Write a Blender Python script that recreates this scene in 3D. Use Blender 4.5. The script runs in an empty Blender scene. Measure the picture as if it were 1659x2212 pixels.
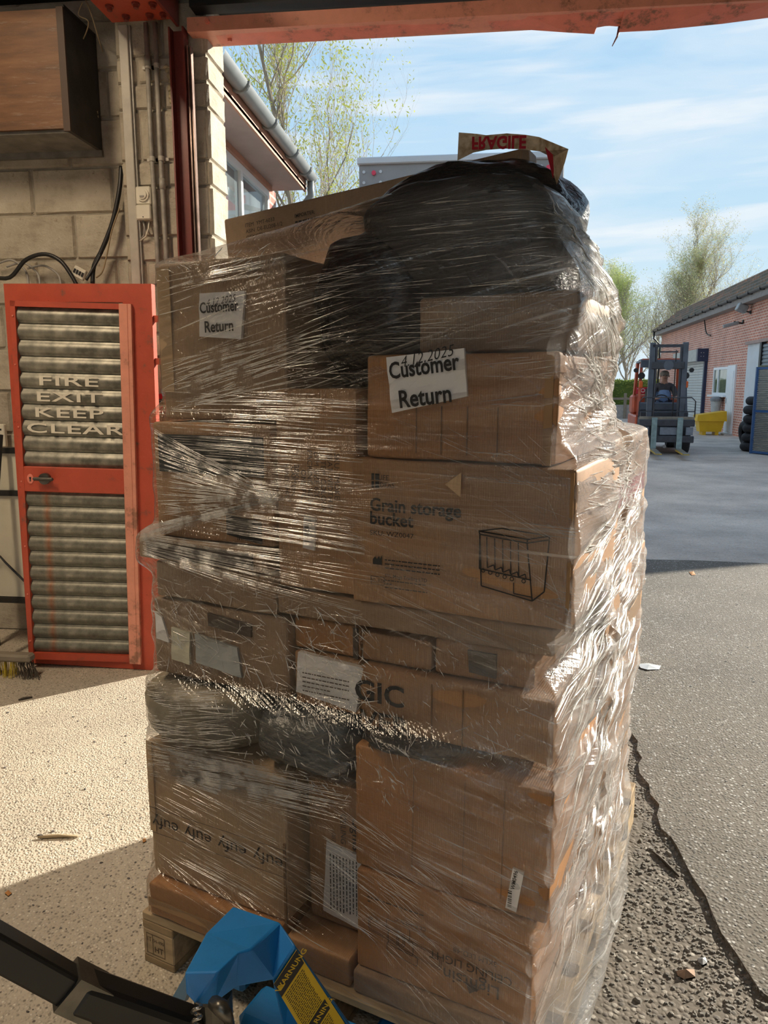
import bpy, math, random
import numpy as np
from mathutils import Vector, Matrix, noise as mnoise

scene = bpy.context.scene
COL = scene.collection
R = math.radians

# ------------------------------------------------------------------ camera
F_PX, CX, CY = 1600.0, 829.5, 1106.0
CAM_H, PITCH, YAW = 1.45, R(9.61), R(6.5)
cam_d = bpy.data.cameras.new('camera')
cam_d.sensor_fit = 'HORIZONTAL'
cam_d.sensor_width = 36.0
cam_d.lens = F_PX / 1659.0 * 36.0
cam_d.clip_start = 0.05
cam_d.clip_end = 500
cam = bpy.data.objects.new('camera', cam_d)
COL.objects.link(cam)
cam.location = (0, 0, CAM_H)
cam.rotation_euler = (math.pi / 2 - PITCH, 0, YAW)
scene.camera = cam

# ------------------------------------------------------------------ world
SUN_AZ, SUN_EL = R(41.0), R(21.5)
world = bpy.data.worlds.new('sky')
scene.world = world
world.use_nodes = True
wn, wl = world.node_tree.nodes, world.node_tree.links
wn.clear()
w_out = wn.new('ShaderNodeOutputWorld')
w_bg = wn.new('ShaderNodeBackground')
w_tc = wn.new('ShaderNodeTexCoord')
w_sep = wn.new('ShaderNodeSeparateXYZ')
wl.new(w_tc.outputs['Generated'], w_sep.inputs[0])
w_rmp = wn.new('ShaderNodeValToRGB')
w_rmp.color_ramp.elements[0].position = 0.0
w_rmp.color_ramp.elements[0].color = (0.74, 0.87, 0.94, 1)
w_rmp.color_ramp.elements[1].position = 1.0
w_rmp.color_ramp.elements[1].color = (0.34, 0.55, 0.86, 1)
for pos, c in ((0.12, (0.64, 0.83, 0.95)), (0.30, (0.47, 0.72, 0.94)), (0.50, (0.40, 0.65, 0.92))):
    e = w_rmp.color_ramp.elements.new(pos)
    e.color = (*c, 1)
wl.new(w_sep.outputs['Z'], w_rmp.inputs[0])
def w_noise(rot, scl, scale, detail, lo, hi, dist=0.0):
    mp = wn.new('ShaderNodeMapping')
    mp.inputs['Rotation'].default_value = rot
    mp.inputs['Scale'].default_value = scl
    nz = wn.new('ShaderNodeTexNoise')
    nz.inputs['Scale'].default_value = scale
    nz.inputs['Detail'].default_value = detail
    nz.inputs['Distortion'].default_value = dist
    mr = wn.new('ShaderNodeMapRange')
    mr.inputs[1].default_value = lo
    mr.inputs[2].default_value = hi
    wl.new(w_tc.outputs['Generated'], mp.inputs[0])
    wl.new(mp.outputs[0], nz.inputs['Vector'])
    wl.new(nz.outputs[0], mr.inputs[0])
    return mr.outputs[0]
c1 = w_noise((0, R(9), 0), (1.0, 1.0, 4.2), 2.3, 7, 0.46, 0.74, 0.5)
c2 = w_noise((0, R(-14), 0), (1.4, 1.0, 14.0), 2.6, 4, 0.52, 0.80, 0.3)
w_add = wn.new('ShaderNodeMath')
w_add.operation = 'ADD'
w_add.use_clamp = True
wl.new(c1, w_add.inputs[0])
wl.new(c2, w_add.inputs[1])
w_mul = wn.new('ShaderNodeMath')
w_mul.operation = 'MULTIPLY'
w_mul.inputs[1].default_value = 0.8
wl.new(w_add.outputs[0], w_mul.inputs[0])
w_mix = wn.new('ShaderNodeMix')
w_mix.data_type = 'RGBA'
wl.new(w_mul.outputs[0], w_mix.inputs[0])
wl.new(w_rmp.outputs[0], w_mix.inputs[6])
w_mix.inputs[7].default_value = (0.90, 0.95, 0.99, 1)
wl.new(w_mix.outputs[2], w_bg.inputs[0])
w_bg.inputs[1].default_value = 1.0
wl.new(w_bg.outputs[0], w_out.inputs[0])

# ------------------------------------------------------------------ sun and exposure
sun_d = bpy.data.lights.new('sun', 'SUN')
sun_d.energy = 10.8
sun_d.angle = R(0.55)
sun_d.color = (1.0, 0.92, 0.78)
sun = bpy.data.objects.new('sun', sun_d)
COL.objects.link(sun)
sun_dir = Vector((math.cos(SUN_AZ) * math.cos(SUN_EL), math.sin(SUN_AZ) * math.cos(SUN_EL), math.sin(SUN_EL)))
sun.rotation_euler = sun_dir.to_track_quat('Z', 'Y').to_euler()
sun.location = (12, 12, 14)
vs = scene.view_settings
vs.view_transform = 'Standard'
vs.look = 'None'
vs.exposure = 0.0
vs.gamma = 1.0
vs.use_curve_mapping = False

scene.cycles.max_bounces = 6
scene.cycles.use_light_tree = False
scene.cycles.adaptive_threshold = 0.03
scene.cycles.diffuse_bounces = 4
scene.cycles.glossy_bounces = 3
scene.cycles.transmission_bounces = 3
scene.cycles.transparent_max_bounces = 10

# ------------------------------------------------------------------ helpers: surveying
_Fh = Vector((-math.sin(YAW), math.cos(YAW), 0))
_R = Vector((math.cos(YAW), math.sin(YAW), 0))
_Z = Vector((0, 0, 1))
_f = _Fh * math.cos(PITCH) - _Z * math.sin(PITCH)
_U = _Fh * math.sin(PITCH) + _Z * math.cos(PITCH)
_C = Vector((0, 0, CAM_H))
def ray(x, y):
    return _f + _R * ((x - CX) / F_PX) - _U * ((y - CY) / F_PX)
def at_plane(x, y, p0, n):
    d = ray(x, y)
    return _C + d * ((Vector(p0) - _C).dot(n) / d.dot(n))
def at_y(x, y, Y):
    return at_plane(x, y, (0, Y, 0), Vector((0, 1, 0)))
def at_z(x, y, z=0.0):
    return at_plane(x, y, (0, 0, z), _Z)
def at_x(x, y, X):
    return at_plane(x, y, (X, 0, 0), Vector((1, 0, 0)))
# the pallet's own frame: s along its front, t away from the viewer
S_ANG = R(-20)
S_O = Vector((-0.80, 1.60, 0))
S_u = Vector((math.cos(S_ANG), math.sin(S_ANG), 0))
S_v = Vector((-math.sin(S_ANG), math.cos(S_ANG), 0))
def SW(s, t, z=0.0):
    return S_O + S_u * s + S_v * t + _Z * z
def FP(x, y, t):
    q = at_plane(x, y, S_O + S_v * t, S_v)
    return (q - S_O).dot(S_u), q.z

# ------------------------------------------------------------------ helpers: materials
def new_mat(name):
    m = bpy.data.materials.new(name)
    m.use_nodes = True
    nt = m.node_tree
    b = nt.nodes['Principled BSDF']
    return m, nt, b
def N(nt, typ, **kw):
    n = nt.nodes.new(typ)
    for k, v in kw.items():
        if k in n.inputs:
            n.inputs[k].default_value = v
        else:
            setattr(n, k, v)
    return n
def coords(nt, scale=(1, 1, 1), rot=(0, 0, 0), kind='Object'):
    tc = N(nt, 'ShaderNodeTexCoord')
    mp = N(nt, 'ShaderNodeMapping')
    mp.inputs['Scale'].default_value = scale
    mp.inputs['Rotation'].default_value = rot
    nt.links.new(tc.outputs[kind], mp.inputs[0])
    return mp.outputs[0]
def noise_n(nt, vec, scale, detail=4, rough=0.55):
    n = N(nt, 'ShaderNodeTexNoise', Scale=scale, Detail=detail, Roughness=rough)
    nt.links.new(vec, n.inputs['Vector'])
    return n.outputs[0]
def ramp(nt, fac, stops):
    r = N(nt, 'ShaderNodeValToRGB')
    el = r.color_ramp.elements
    while len(el) < len(stops):
        el.new(0.5)
    for e, (p, c) in zip(el, stops):
        e.position = p
        e.color = (*c, 1) if len(c) == 3 else c
    nt.links.new(fac, r.inputs[0])
    return r.outputs[0]
def mixc(nt, fac, a, b, typ='MIX'):
    m = N(nt, 'ShaderNodeMix', data_type='RGBA', blend_type=typ)
    for idx, val in ((0, fac), (6, a), (7, b)):
        if isinstance(val, (int, float)):
            m.inputs[idx].default_value = val
        elif isinstance(val, tuple):
            m.inputs[idx].default_value = (*val, 1)
        else:
            nt.links.new(val, m.inputs[idx])
    return m.outputs[2]
def bump(nt, b, h, strength=0.3, dist=0.002):
    bp = N(nt, 'ShaderNodeBump')
    bp.inputs['Strength'].default_value = strength
    bp.inputs['Distance'].default_value = dist
    nt.links.new(h, bp.inputs['Height'])
    nt.links.new(bp.outputs[0], b.inputs['Normal'])
MATS = {}
def mat(name, col, rough=0.6, metal=0.0, var=0.25, scale=8.0, stretch=(1, 1, 1), bmp=0.0, bscale=None, bdist=0.002, second=None, lo=0.35, hi=0.7, spec=0.5):
    """plain surface with a procedural mottling of its colour and optional fine relief"""
    if name in MATS:
        return MATS[name]
    m, nt, b = new_mat(name)
    v = coords(nt, stretch)
    n = noise_n(nt, v, scale, 5)
    c2 = second or tuple(x * (1 - var) for x in col)
    c = ramp(nt, n, [(lo, c2), (hi, col)])
    nt.links.new(c, b.inputs['Base Color'])
    b.inputs['Roughness'].default_value = rough
    b.inputs['Metallic'].default_value = metal
    b.inputs['Specular IOR Level'].default_value = spec
    if bmp:
        bump(nt, b, noise_n(nt, v, bscale or scale * 4, 4), bmp, bdist)
    MATS[name] = m
    return m

# ------------------------------------------------------------------ helpers: meshes
class MB:
    def __init__(self):
        self.v, self.f, self.marks = [], [], []
    def add(self, vs, fs):
        k = len(self.v)
        self.v += [tuple(p) for p in vs]
        self.f += [tuple(i + k for i in f) for f in fs]
        return self
    def box(self, x0, x1, y0, y1, z0, z1, ch=0.0):
        if ch <= 0:
            vs = [(x, y, z) for x in (x0, x1) for y in (y0, y1) for z in (z0, z1)]
            return self.add(vs, [(0, 1, 3, 2), (4, 6, 7, 5), (0, 4, 5, 1), (2, 3, 7, 6), (0, 2, 6, 4), (1, 5, 7, 3)])
        c = min(ch, 0.49 * abs(x1 - x0), 0.49 * abs(y1 - y0), 0.49 * abs(z1 - z0))
        vs, idx = [], {}
        for i, x in enumerate((x0, x1)):
            for j, y in enumerate((y0, y1)):
                for k, z in enumerate((z0, z1)):
                    sx, sy, sz = (1, -1)[i] * c, (1, -1)[j] * c, (1, -1)[k] * c
                    idx[i, j, k, 0] = len(vs); vs.append((x, y + sy, z + sz))
                    idx[i, j, k, 1] = len(vs); vs.append((x + sx, y, z + sz))
                    idx[i, j, k, 2] = len(vs); vs.append((x + sx, y + sy, z))
        fs = []
        for i in (0, 1):
            q = [idx[i, 0, 0, 0], idx[i, 0, 1, 0], idx[i, 1, 1, 0], idx[i, 1, 0, 0]]
            fs.append(q if i == 0 else q[::-1])
            q = [idx[0, i, 0, 1], idx[1, i, 0, 1], idx[1, i, 1, 1], idx[0, i, 1, 1]]
            fs.append(q if i == 0 else q[::-1])
            q = [idx[0, 0, i, 2], idx[0, 1, i, 2], idx[1, 1, i, 2], idx[1, 0, i, 2]]
            fs.append(q if i == 0 else q[::-1])
        for i in (0, 1):
            for j in (0, 1):
                fs.append([idx[i, j, 0, 0], idx[i, j, 0, 1], idx[i, j, 1, 1], idx[i, j, 1, 0]])
                fs.append([idx[i, 0, j, 0], idx[i, 0, j, 2], idx[i, 1, j, 2], idx[i, 1, j, 0]])
                fs.append([idx[0, i, j, 1], idx[0, i, j, 2], idx[1, i, j, 2], idx[1, i, j, 1]])
                for k in (0, 1):
                    fs.append([idx[i, j, k, 0], idx[i, j, k, 1], idx[i, j, k, 2]])
        return self.add(vs, fs)
    def obox(self, a, b, w, h, up=(0, 0, 1)):
        """square bar from a to b, w across, h along up"""
        a, b = Vector(a), Vector(b)
        d = (b - a).normalized()
        up = Vector(up)
        side = d.cross(up)
        if side.length < 1e-4:
            side = d.cross(Vector((1, 0, 0)))
        side.normalize()
        up = side.cross(d).normalized()
        vs = []
        for p in (a, b):
            for i, j in ((-1, -1), (1, -1), (1, 1), (-1, 1)):
                vs.append(p + side * (i * w / 2) + up * (j * h / 2))
        return self.add(vs, [(3, 2, 1, 0), (4, 5, 6, 7), (0, 1, 5, 4), (1, 2, 6, 5), (2, 3, 7, 6), (3, 0, 4, 7)])
    def tube(self, pts, r, n=8, cap=True):
        pts = [Vector(p) for p in pts]
        rs = r if isinstance(r, (list, tuple)) else [r] * len(pts)
        rings = []
        prev = None
        for i, p in enumerate(pts):
            d = (pts[min(i + 1, len(pts) - 1)] - pts[max(i - 1, 0)])
            if d.length < 1e-9:
                d = Vector((0, 0, 1))
            d.normalize()
            if prev is None:
                a = d.orthogonal().normalized()
            else:
                a = prev - d * prev.dot(d)
                a = a.normalized() if a.length > 1e-6 else d.orthogonal().normalized()
            prev = a
            b = d.cross(a)
            rings.append([p + (a * math.cos(2 * math.pi * k / n) + b * math.sin(2 * math.pi * k / n)) * rs[i] for k in range(n)])
        vs = [p for ring in rings for p in ring]
        fs = []
        for i in range(len(pts) - 1):
            for k in range(n):
                k2 = (k + 1) % n
                fs.append((i * n + k, i * n + k2, (i + 1) * n + k2, (i + 1) * n + k))
        if cap:
            fs.append(tuple(range(n))[::-1])
            fs.append(tuple(range((len(pts) - 1) * n, len(pts) * n)))
        return self.add(vs, fs)
    def cyl(self, c, r, h, axis='z', n=20, r2=None):
        c = Vector(c)
        d = {'x': Vector((1, 0, 0)), 'y': Vector((0, 1, 0)), 'z': Vector((0, 0, 1))}[axis] if isinstance(axis, str) else Vector(axis).normalized()
        return self.tube([c, c + d * h], [r, r if r2 is None else r2], n)
    def lathe(self, prof, n=24, c=(0, 0, 0)):
        vs = [(c[0] + r * math.cos(2 * math.pi * k / n), c[1] + r * math.sin(2 * math.pi * k / n), c[2] + z) for r, z in prof for k in range(n)]
        fs = [(i * n + k, i * n + (k + 1) % n, (i + 1) * n + (k + 1) % n, (i + 1) * n + k) for i in range(len(prof) - 1) for k in range(n)]
        return self.add(vs, fs)
    def prism(self, poly, off):
        """flat polygon (3-D points) thickened by the vector off"""
        n = len(poly)
        poly = [Vector(p) for p in poly]
        off = Vector(off)
        vs = poly + [p + off for p in poly]
        fs = [tuple(range(n))[::-1], tuple(range(n, 2 * n))]
        fs += [(i, (i + 1) % n, n + (i + 1) % n, n + i) for i in range(n)]
        return self.add(vs, fs)
    def mesh(self, name, mt=None, smooth=False):
        me = bpy.data.meshes.new(name)
        me.from_pydata([tuple(p) for p in self.v], [], [tuple(f) for f in self.f])
        if mt:
            me.materials.append(mt)
        if smooth:
            me.polygons.foreach_set('use_smooth', [True] * len(me.polygons))
        me.update()
        return me
    def build(self, name, mt, parent=None, smooth=False, loc=None, rot=None, label=None):
        if len(self.marks) > 1:                     # every line of lettering is a part of its own
            o = None
            ms = self.marks + [(len(self.v), len(self.f), '')]
            rest = MB()
            rest.v, rest.f = self.v[:ms[0][0]], self.f[:ms[0][1]]
            if rest.f:
                rest.build('printed_mark', mt, parent, smooth, loc, rot)
            for (v0, f0, nm), (v1, f1, _) in zip(ms, ms[1:]):
                q = MB()
                q.v = self.v[v0:v1]
                q.f = [tuple(i - v0 for i in f) for f in self.f[f0:f1]]
                if q.f:
                    o = link(nm or name, q.mesh(nm or name, mt, smooth), parent, loc, rot, label)
            return o
        return link(name, self.mesh(name, mt, smooth), parent, loc, rot, label)
def link(name, me, parent=None, loc=None, rot=None, label=None):
    o = bpy.data.objects.new(name, me)
    COL.objects.link(o)
    if parent:
        o.parent = parent
    if loc is not None:
        o.location = loc
    if rot is not None:
        o.rotation_euler = rot
    if label:
        o['label'] = label
    return o
def thing(name, label, cat, loc=(0, 0, 0), rotz=0.0, group=None):
    o = bpy.data.objects.new(name, None)
    o.empty_display_size = 0.1
    COL.objects.link(o)
    o.location = loc
    o.rotation_euler = (0, 0, rotz)
    return tag(o, label, cat, group)
def tag(o, label, cat, group=None, kind=None):
    o['label'] = label
    o['category'] = cat
    if group:
        o['group'] = group
    if kind:
        o['kind'] = kind
    return o
def struct(o):
    o['kind'] = 'structure'
    return o
def grid_mesh(name, P, mt, uv=None, smooth=True, closed_u=False):
    """P: array rows x cols x 3 -> mesh"""
    P = np.asarray(P, dtype=np.float64)
    nr, nc = P.shape[:2]
    idx = np.arange(nr * nc).reshape(nr, nc)
    if closed_u:
        nxt = np.roll(idx, -1, axis=1)
        a, b, c, d = idx[:-1], nxt[:-1], nxt[1:], idx[1:]
    else:
        a, b, c, d = idx[:-1, :-1], idx[:-1, 1:], idx[1:, 1:], idx[1:, :-1]
    quads = np.stack([a.ravel(), b.ravel(), c.ravel(), d.ravel()], 1)
    me = bpy.data.meshes.new(name)
    me.vertices.add(nr * nc)
    me.vertices.foreach_set('co', P.reshape(-1))
    nq = len(quads)
    me.loops.add(nq * 4)
    me.loops.foreach_set('vertex_index', quads.ravel().astype(np.int32))
    me.polygons.add(nq)
    me.polygons.foreach_set('loop_start', (np.arange(nq) * 4).astype(np.int32))
    if smooth:
        me.polygons.foreach_set('use_smooth', np.ones(nq, dtype=bool))
    me.update(calc_edges=True)
    if uv is not None:
        l = me.uv_layers.new(name='UVMap')
        l.data.foreach_set('uv', np.asarray(uv, dtype=np.float64).reshape(-1, 2)[quads.ravel()].ravel())
    if mt:
        me.materials.append(mt)
    return me
_txt = {}
def text_pts(s, size=1.0, bold=0.0, sx=1.0, shear=0.0, spacing=1.0):
    """lettering as flat triangles in its own x/y plane, centred"""
    key = (s, bold, shear, spacing)
    if key not in _txt:
        cu = bpy.data.curves.new('lettering', 'FONT')
        cu.body = s
        cu.size = 1.0
        cu.offset = bold
        cu.shear = shear
        cu.space_character = spacing
        cu.resolution_u = 3
        cu.align_x = 'CENTER'
        cu.align_y = 'CENTER'
        ob = bpy.data.objects.new('lettering_source', cu)
        me = bpy.data.meshes.new_from_object(ob)
        _txt[key] = ([tuple(v.co) for v in me.vertices], [tuple(p.vertices) for p in me.polygons])
        bpy.data.objects.remove(ob)
        bpy.data.curves.remove(cu)
        bpy.data.meshes.remove(me)
    vs, fs = _txt[key]
    return [(x * size * sx, y * size) for x, y, z in vs], fs
def text_on(mb, s, x, z, size, y=-0.0008, bold=0.0, sx=1.0, rot=0.0, flip=False, mirror=False, shear=0.0, spacing=1.0, anchor='c'):
    """lettering standing in the x/z plane (a front face), facing -y"""
    mb.marks.append((len(mb.v), len(mb.f), ''))
    vs, fs = text_pts(s, size, bold, sx, shear, spacing)
    if anchor == 'l':
        mx = min(p[0] for p in vs)
        vs = [(p[0] - mx, p[1]) for p in vs]
    c, si = math.cos(rot), math.sin(rot)
    out = []
    for a, b in vs:
        if flip:
            b = -b
        if mirror:
            a = -a
        out.append((x + a * c - b * si, y, z + a * si + b * c))
    mb.add(out, fs)
    return mb
def print_lines(mb, x0, x1, z1, n, dz, h, y=-0.0008, rng=None, words=True):
    """a block of small print: rows of short word-long bars"""
    mb.marks.append((len(mb.v), len(mb.f), 'small_print'))
    rng = rng or random.Random(3)
    for i in range(n):
        z = z1 - i * dz
        x = x0
        while x < x1 - h:
            w = rng.uniform(1.2, 4.5) * h
            e = min(x + w, x1)
            mb.add([(x, y, z), (e, y, z), (e, y, z - h), (x, y, z - h)], [(0, 1, 2, 3)])
            x = e + h * 0.7
            if rng.random() < 0.04:
                break
    return mb

# ================================================================== ground
def aggregate(name, base, dark, light, stone_scale, dens=0.5, rough=0.85, bmp=0.6, big=None):
    """worn concrete or asphalt: small stones of several tints set in a binder"""
    m, nt, b = new_mat(name)
    v = coords(nt)
    vo = N(nt, 'ShaderNodeTexVoronoi', Scale=stone_scale)
    nt.links.new(v, vo.inputs['Vector'])
    sep = N(nt, 'ShaderNodeSeparateColor')
    nt.links.new(vo.outputs['Color'], sep.inputs[0])
    stone = ramp(nt, sep.outputs[0], [(0.0, dark), (0.35, base), (0.75, base), (1.0, light)])
    edge = ramp(nt, vo.outputs['Distance'], [(0.25, (1, 1, 1)), (0.62, (0, 0, 0))])
    col = mixc(nt, edge, base, stone)
    patch = ramp(nt, noise_n(nt, v, 1.3, 4), [(0.35, (0.80, 0.79, 0.78)), (0.65, (1.08, 1.07, 1.05))])
    col = mixc(nt, 1.0, col, patch, 'MULTIPLY')
    if big:
        grime = ramp(nt, noise_n(nt, v, 0.6, 5, 0.65), [(0.42, (1, 1, 1)), (0.62, big)])
        col = mixc(nt, 1.0, col, grime, 'MULTIPLY')
    nt.links.new(col, b.inputs['Base Color'])
    b.inputs['Roughness'].default_value = rough
    h = mixc(nt, 0.5, edge, noise_n(nt, v, stone_scale * 0.8, 3))
    bump(nt, b, h, bmp, 0.004)
    return m
m_floor = aggregate('worn_concrete', (0.48, 0.42, 0.335), (0.13, 0.11, 0.09), (0.73, 0.67, 0.56), 125, bmp=0.9)
m_broken = aggregate('broken_concrete', (0.145, 0.122, 0.095), (0.075, 0.066, 0.058), (0.42, 0.39, 0.34), 70, bmp=0.9)
m_apron = aggregate('brown_apron', (0.150, 0.132, 0.108), (0.055, 0.055, 0.05), (0.55, 0.55, 0.54), 95, bmp=0.6, big=(0.85, 0.83, 0.8))
m_yard = aggregate('grey_asphalt', (0.55, 0.48, 0.42), (0.33, 0.30, 0.27), (0.62, 0.62, 0.62), 60, bmp=0.5, big=(0.8, 0.8, 0.8))

rng = random.Random(7)
# the edge where the concrete floor meets the slightly higher apron
crack = []
cy = -6.0
while cy < 4.6:
    bx = 0.74 + 0.05 * math.sin(cy * 2.1) - 0.04 * (cy - 2.0) + rng.uniform(-0.022, 0.022)
    crack.append((bx, cy))
    cy += rng.uniform(0.04, 0.09)
mb = MB()
mb.box(-6.0, 0.0, -6.0, 4.62, -0.10, 0.0)
floor = struct(mb.build('floor', m_floor))
mb = MB()
fl = [(0.0, -6.0)] + [(x + 0.05, y) for x, y in crack] + [(0.7, 4.62), (0.0, 4.62)]
mb.prism([(x, y, -0.10) for x, y in fl], (0, 0, 0.10))
struct(mb.build('floor_edge', m_broken))
mb = MB()
ap = [(x, y) for x, y in crack] + [(0.62, 4.6), (-6.0, 4.6), (-9.0, 6.2), (0.9, 6.3), (1.9, 6.32), (3.5, 6.2), (9, 6.25), (9, -6.0)]
mb.prism([(x, y, -0.10) for x, y in ap], (0, 0, 0.112))
apron = struct(mb.build('yard_apron', m_apron))
mb = MB()
mb.box(-60, 60, 6.15, 120, -0.2, 0.006)
yard = struct(mb.build('yard_ground', m_yard))

# loose and half-buried chips of stone on the floor by the pallet
def chips(name, label, n, place, mt, lo, hi, seed):
    r_ = random.Random(seed)
    b = MB()
    for _ in range(n):
        x, y, z = place(r_)
        q_ = Vector((x, y, 0)) - S_O
        while -0.03 < q_.dot(S_u) < 1.06 and -0.04 < q_.dot(S_v) < 1.24:      # none under the pallet
            x, y, z = place(r_)
            q_ = Vector((x, y, 0)) - S_O
        s = r_.uniform(lo, hi) * (1 if r_.random() < 0.9 else 1.7)
        a = r_.uniform(0, math.pi)
        ax, ay, h = s * r_.uniform(0.7, 1.3), s * r_.uniform(0.5, 0.9), s * r_.uniform(0.25, 0.6)
        ring = []
        for k in range(5):
            q = 2 * math.pi * k / 5 + r_.uniform(-0.3, 0.3)
            px, py = ax * math.cos(q), ay * math.sin(q)
            ring.append((x + px * math.cos(a) - py * math.sin(a), y + px * math.sin(a) + py * math.cos(a), z - 0.001))
        top = [(x + (p[0] - x) * 0.55, y + (p[1] - y) * 0.55, z + h) for p in ring]
        b.add(ring + top, [(0, 1, 6, 5), (1, 2, 7, 6), (2, 3, 8, 7), (3, 4, 9, 8), (4, 0, 5, 9), (5, 6, 7, 8, 9)])
    o = b.build(name, mt)
    return tag(o, label, 'gravel', kind='stuff')
def near_crack(y):
    for (x0, y0), (x1, y1) in zip(crack, crack[1:]):
        if y0 <= y <= y1:
            return x0
    return 0.7
def pl_right(r_):
    y = r_.uniform(0.9, 3.0)
    x = near_crack(y) - abs(r_.gauss(0, 0.22)) + 0.02
    return (x, y, 0.0)
def pl_left(r_):
    return (r_.uniform(-2.4, -0.4), r_.uniform(0.8, 3.2), 0.0)
def pl_apron(r_):
    y = r_.uniform(1.2, 5.8)
    return (near_crack(min(y, 4.4)) + 0.03 + r_.uniform(0, 1.0) ** 1.3 * 2.6, y, 0.012)
m_chip = mat('stone_chip', (0.30, 0.275, 0.235), 0.8, var=0.75, scale=38, lo=0.3, hi=0.75)
m_chip_w = mat('pale_chip', (0.62, 0.62, 0.62), 0.7, var=0.5, scale=30)
m_chip_d = mat('dark_chip', (0.20, 0.18, 0.165), 0.8, var=0.6, scale=40)
chips('stone_chips', 'crumbling brown and grey stone chips along the broken concrete edge', 3200, pl_right, m_chip, 0.003, 0.008, 1)
chips('flint_chips', 'dark flint chips showing in the sunlit concrete floor', 900, pl_left, m_chip_d, 0.002, 0.0055, 2)
chips('pale_chips', 'small pale stone chips set in the brown yard surface', 2600, pl_apron, m_chip_w, 0.002, 0.0045, 3)

# ================================================================== the building we stand in
m_paint = None
def block_paint():
    m, nt, b = new_mat('old_cream_paint')
    v = coords(nt)
    info = N(nt, 'ShaderNodeObjectInfo')
    n1 = noise_n(nt, v, 6, 6, 0.65)
    c = ramp(nt, n1, [(0.30, (0.30, 0.255, 0.19)), (0.50, (0.47, 0.42, 0.335)), (0.72, (0.57, 0.52, 0.43))])
    tint = ramp(nt, info.outputs['Random'], [(0.0, (0.86, 0.84, 0.82)), (1.0, (1.06, 1.05, 1.03))])
    c = mixc(nt, 1.0, c, tint, 'MULTIPLY')
    dirt = ramp(nt, noise_n(nt, v, 22, 6, 0.75), [(0.30, (0.35, 0.28, 0.2)), (0.40, (1, 1, 1))])
    c = mixc(nt, 0.8, c, dirt, 'MULTIPLY')
    nt.links.new(c, b.inputs['Base Color'])
    b.inputs['Roughness'].default_value = 0.75
    bump(nt, b, noise_n(nt, v, 40, 6, 0.7), 0.75, 0.012)
    return m
m_paint = block_paint()
m_mortar = mat('painted_mortar', (0.40, 0.355, 0.28), 0.85, var=0.35, scale=14, bmp=0.7, bscale=50, bdist=0.006)
m_dark = mat('near_black', (0.030, 0.026, 0.022), 0.9, var=0.4, scale=5)  # near-black base with random mottling
m_bare = mat('bare_blockwork', (0.33, 0.30, 0.26), 0.9, var=0.3, scale=10)

YW, YP = 4.02, 3.90          # faces of the left wall and of the doorway pillar
wall_front = struct(MB().box(-6.0, -1.80, YW + 0.012, YW + 0.26, 0, 4.3).build('wall_front', m_mortar))
def make_block(w, h, d, seed):
    """one painted concrete block with worn, uneven edges; faces -y, origin at its lower left front"""
    r_ = random.Random(seed)
    c = 0.008
    xs = [0, c, w * 0.34, w * 0.67, w - c, w]
    zs = [0, c, h * 0.5, h - c, h]
    vs, fs = [], []
    for j, z in enumerate(zs):
        for i, x in enumerate(xs):
            e = (i in (0, 5)) or (j in (0, 4))
            y = c * 1.3 if e else -0.003 * r_.random()
            vs.append((x + (r_.uniform(-0.003, 0.003) if e else 0), y + r_.uniform(-0.0015, 0.0015), z + (r_.uniform(-0.003, 0.003) if e else 0)))
    for j in range(4):
        for i in range(5):
            a = j * 6 + i
            fs.append((a, a + 1, a + 7, a + 6))
    b = MB().add(vs, fs)
    rim = [0, 1, 2, 3, 4, 5, 11, 17, 23, 29, 28, 27, 26, 25, 24, 18, 12, 6]
    k = len(b.v)
    b.v += [(vs[q][0], d, vs[q][2]) for q in rim]
    n = len(rim)
    b.f += [(rim[q], k + q, k + (q + 1) % n, rim[(q + 1) % n]) for q in range(n)]
    return b.mesh('block', m_paint)
_blk = {}
def block(parent, x, y, z, w, h, d=0.06, rotz=0.0):
    key = (round(w, 3), round(h, 3), rng.randint(0, 2))
    if key not in _blk:
        _blk[key] = make_block(w, h, d, hash(key) & 0xffff)
    link('block', _blk[key], parent, (x, y, z), (0, 0, rotz))
# left wall: running bond (only the stretch that can be seen)
BH, BL, J = 0.238, 0.46, 0.011
rowz = 0.0
row = 0
while rowz < 3.75:
    x = -3.3 - (BL / 2 if row % 2 else 0)
    while x < -1.80:
        w = min(BL, -1.805 - x)
        if w > 0.05:
            block(wall_front, x, YW, rowz, w - J, BH - J)
        x += BL
    rowz += BH
    row += 1
# pillar beside the doorway, with alternating course heights
wall_pillar = struct(MB().box(-1.808, -1.345, YP + 0.012, YP + 0.262, 0, 3.9).build('wall_pillar', m_mortar))
hs = []
z = 0.0
k = 0
pat = [0.247, 0.124, 0.124, 0.247, 0.124]
while z < 3.6:
    h = pat[k % 5]
    if k % 2 == 0:
        cuts = [(-1.812, -1.56), (-1.56, -1.340)]
    else:
        cuts = [(-1.812, -1.70), (-1.70, -1.44), (-1.44, -1.340)]
    for a, b_ in cuts:
        block(wall_pillar, a, YP, z, (b_ - a) - J, h - J)
    # faces in the sunlit reveal
    block(wall_pillar, -1.335, YP + 0.006, z, 0.256, h - J, 0.03, R(90))
    z += h
    k += 1
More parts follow.
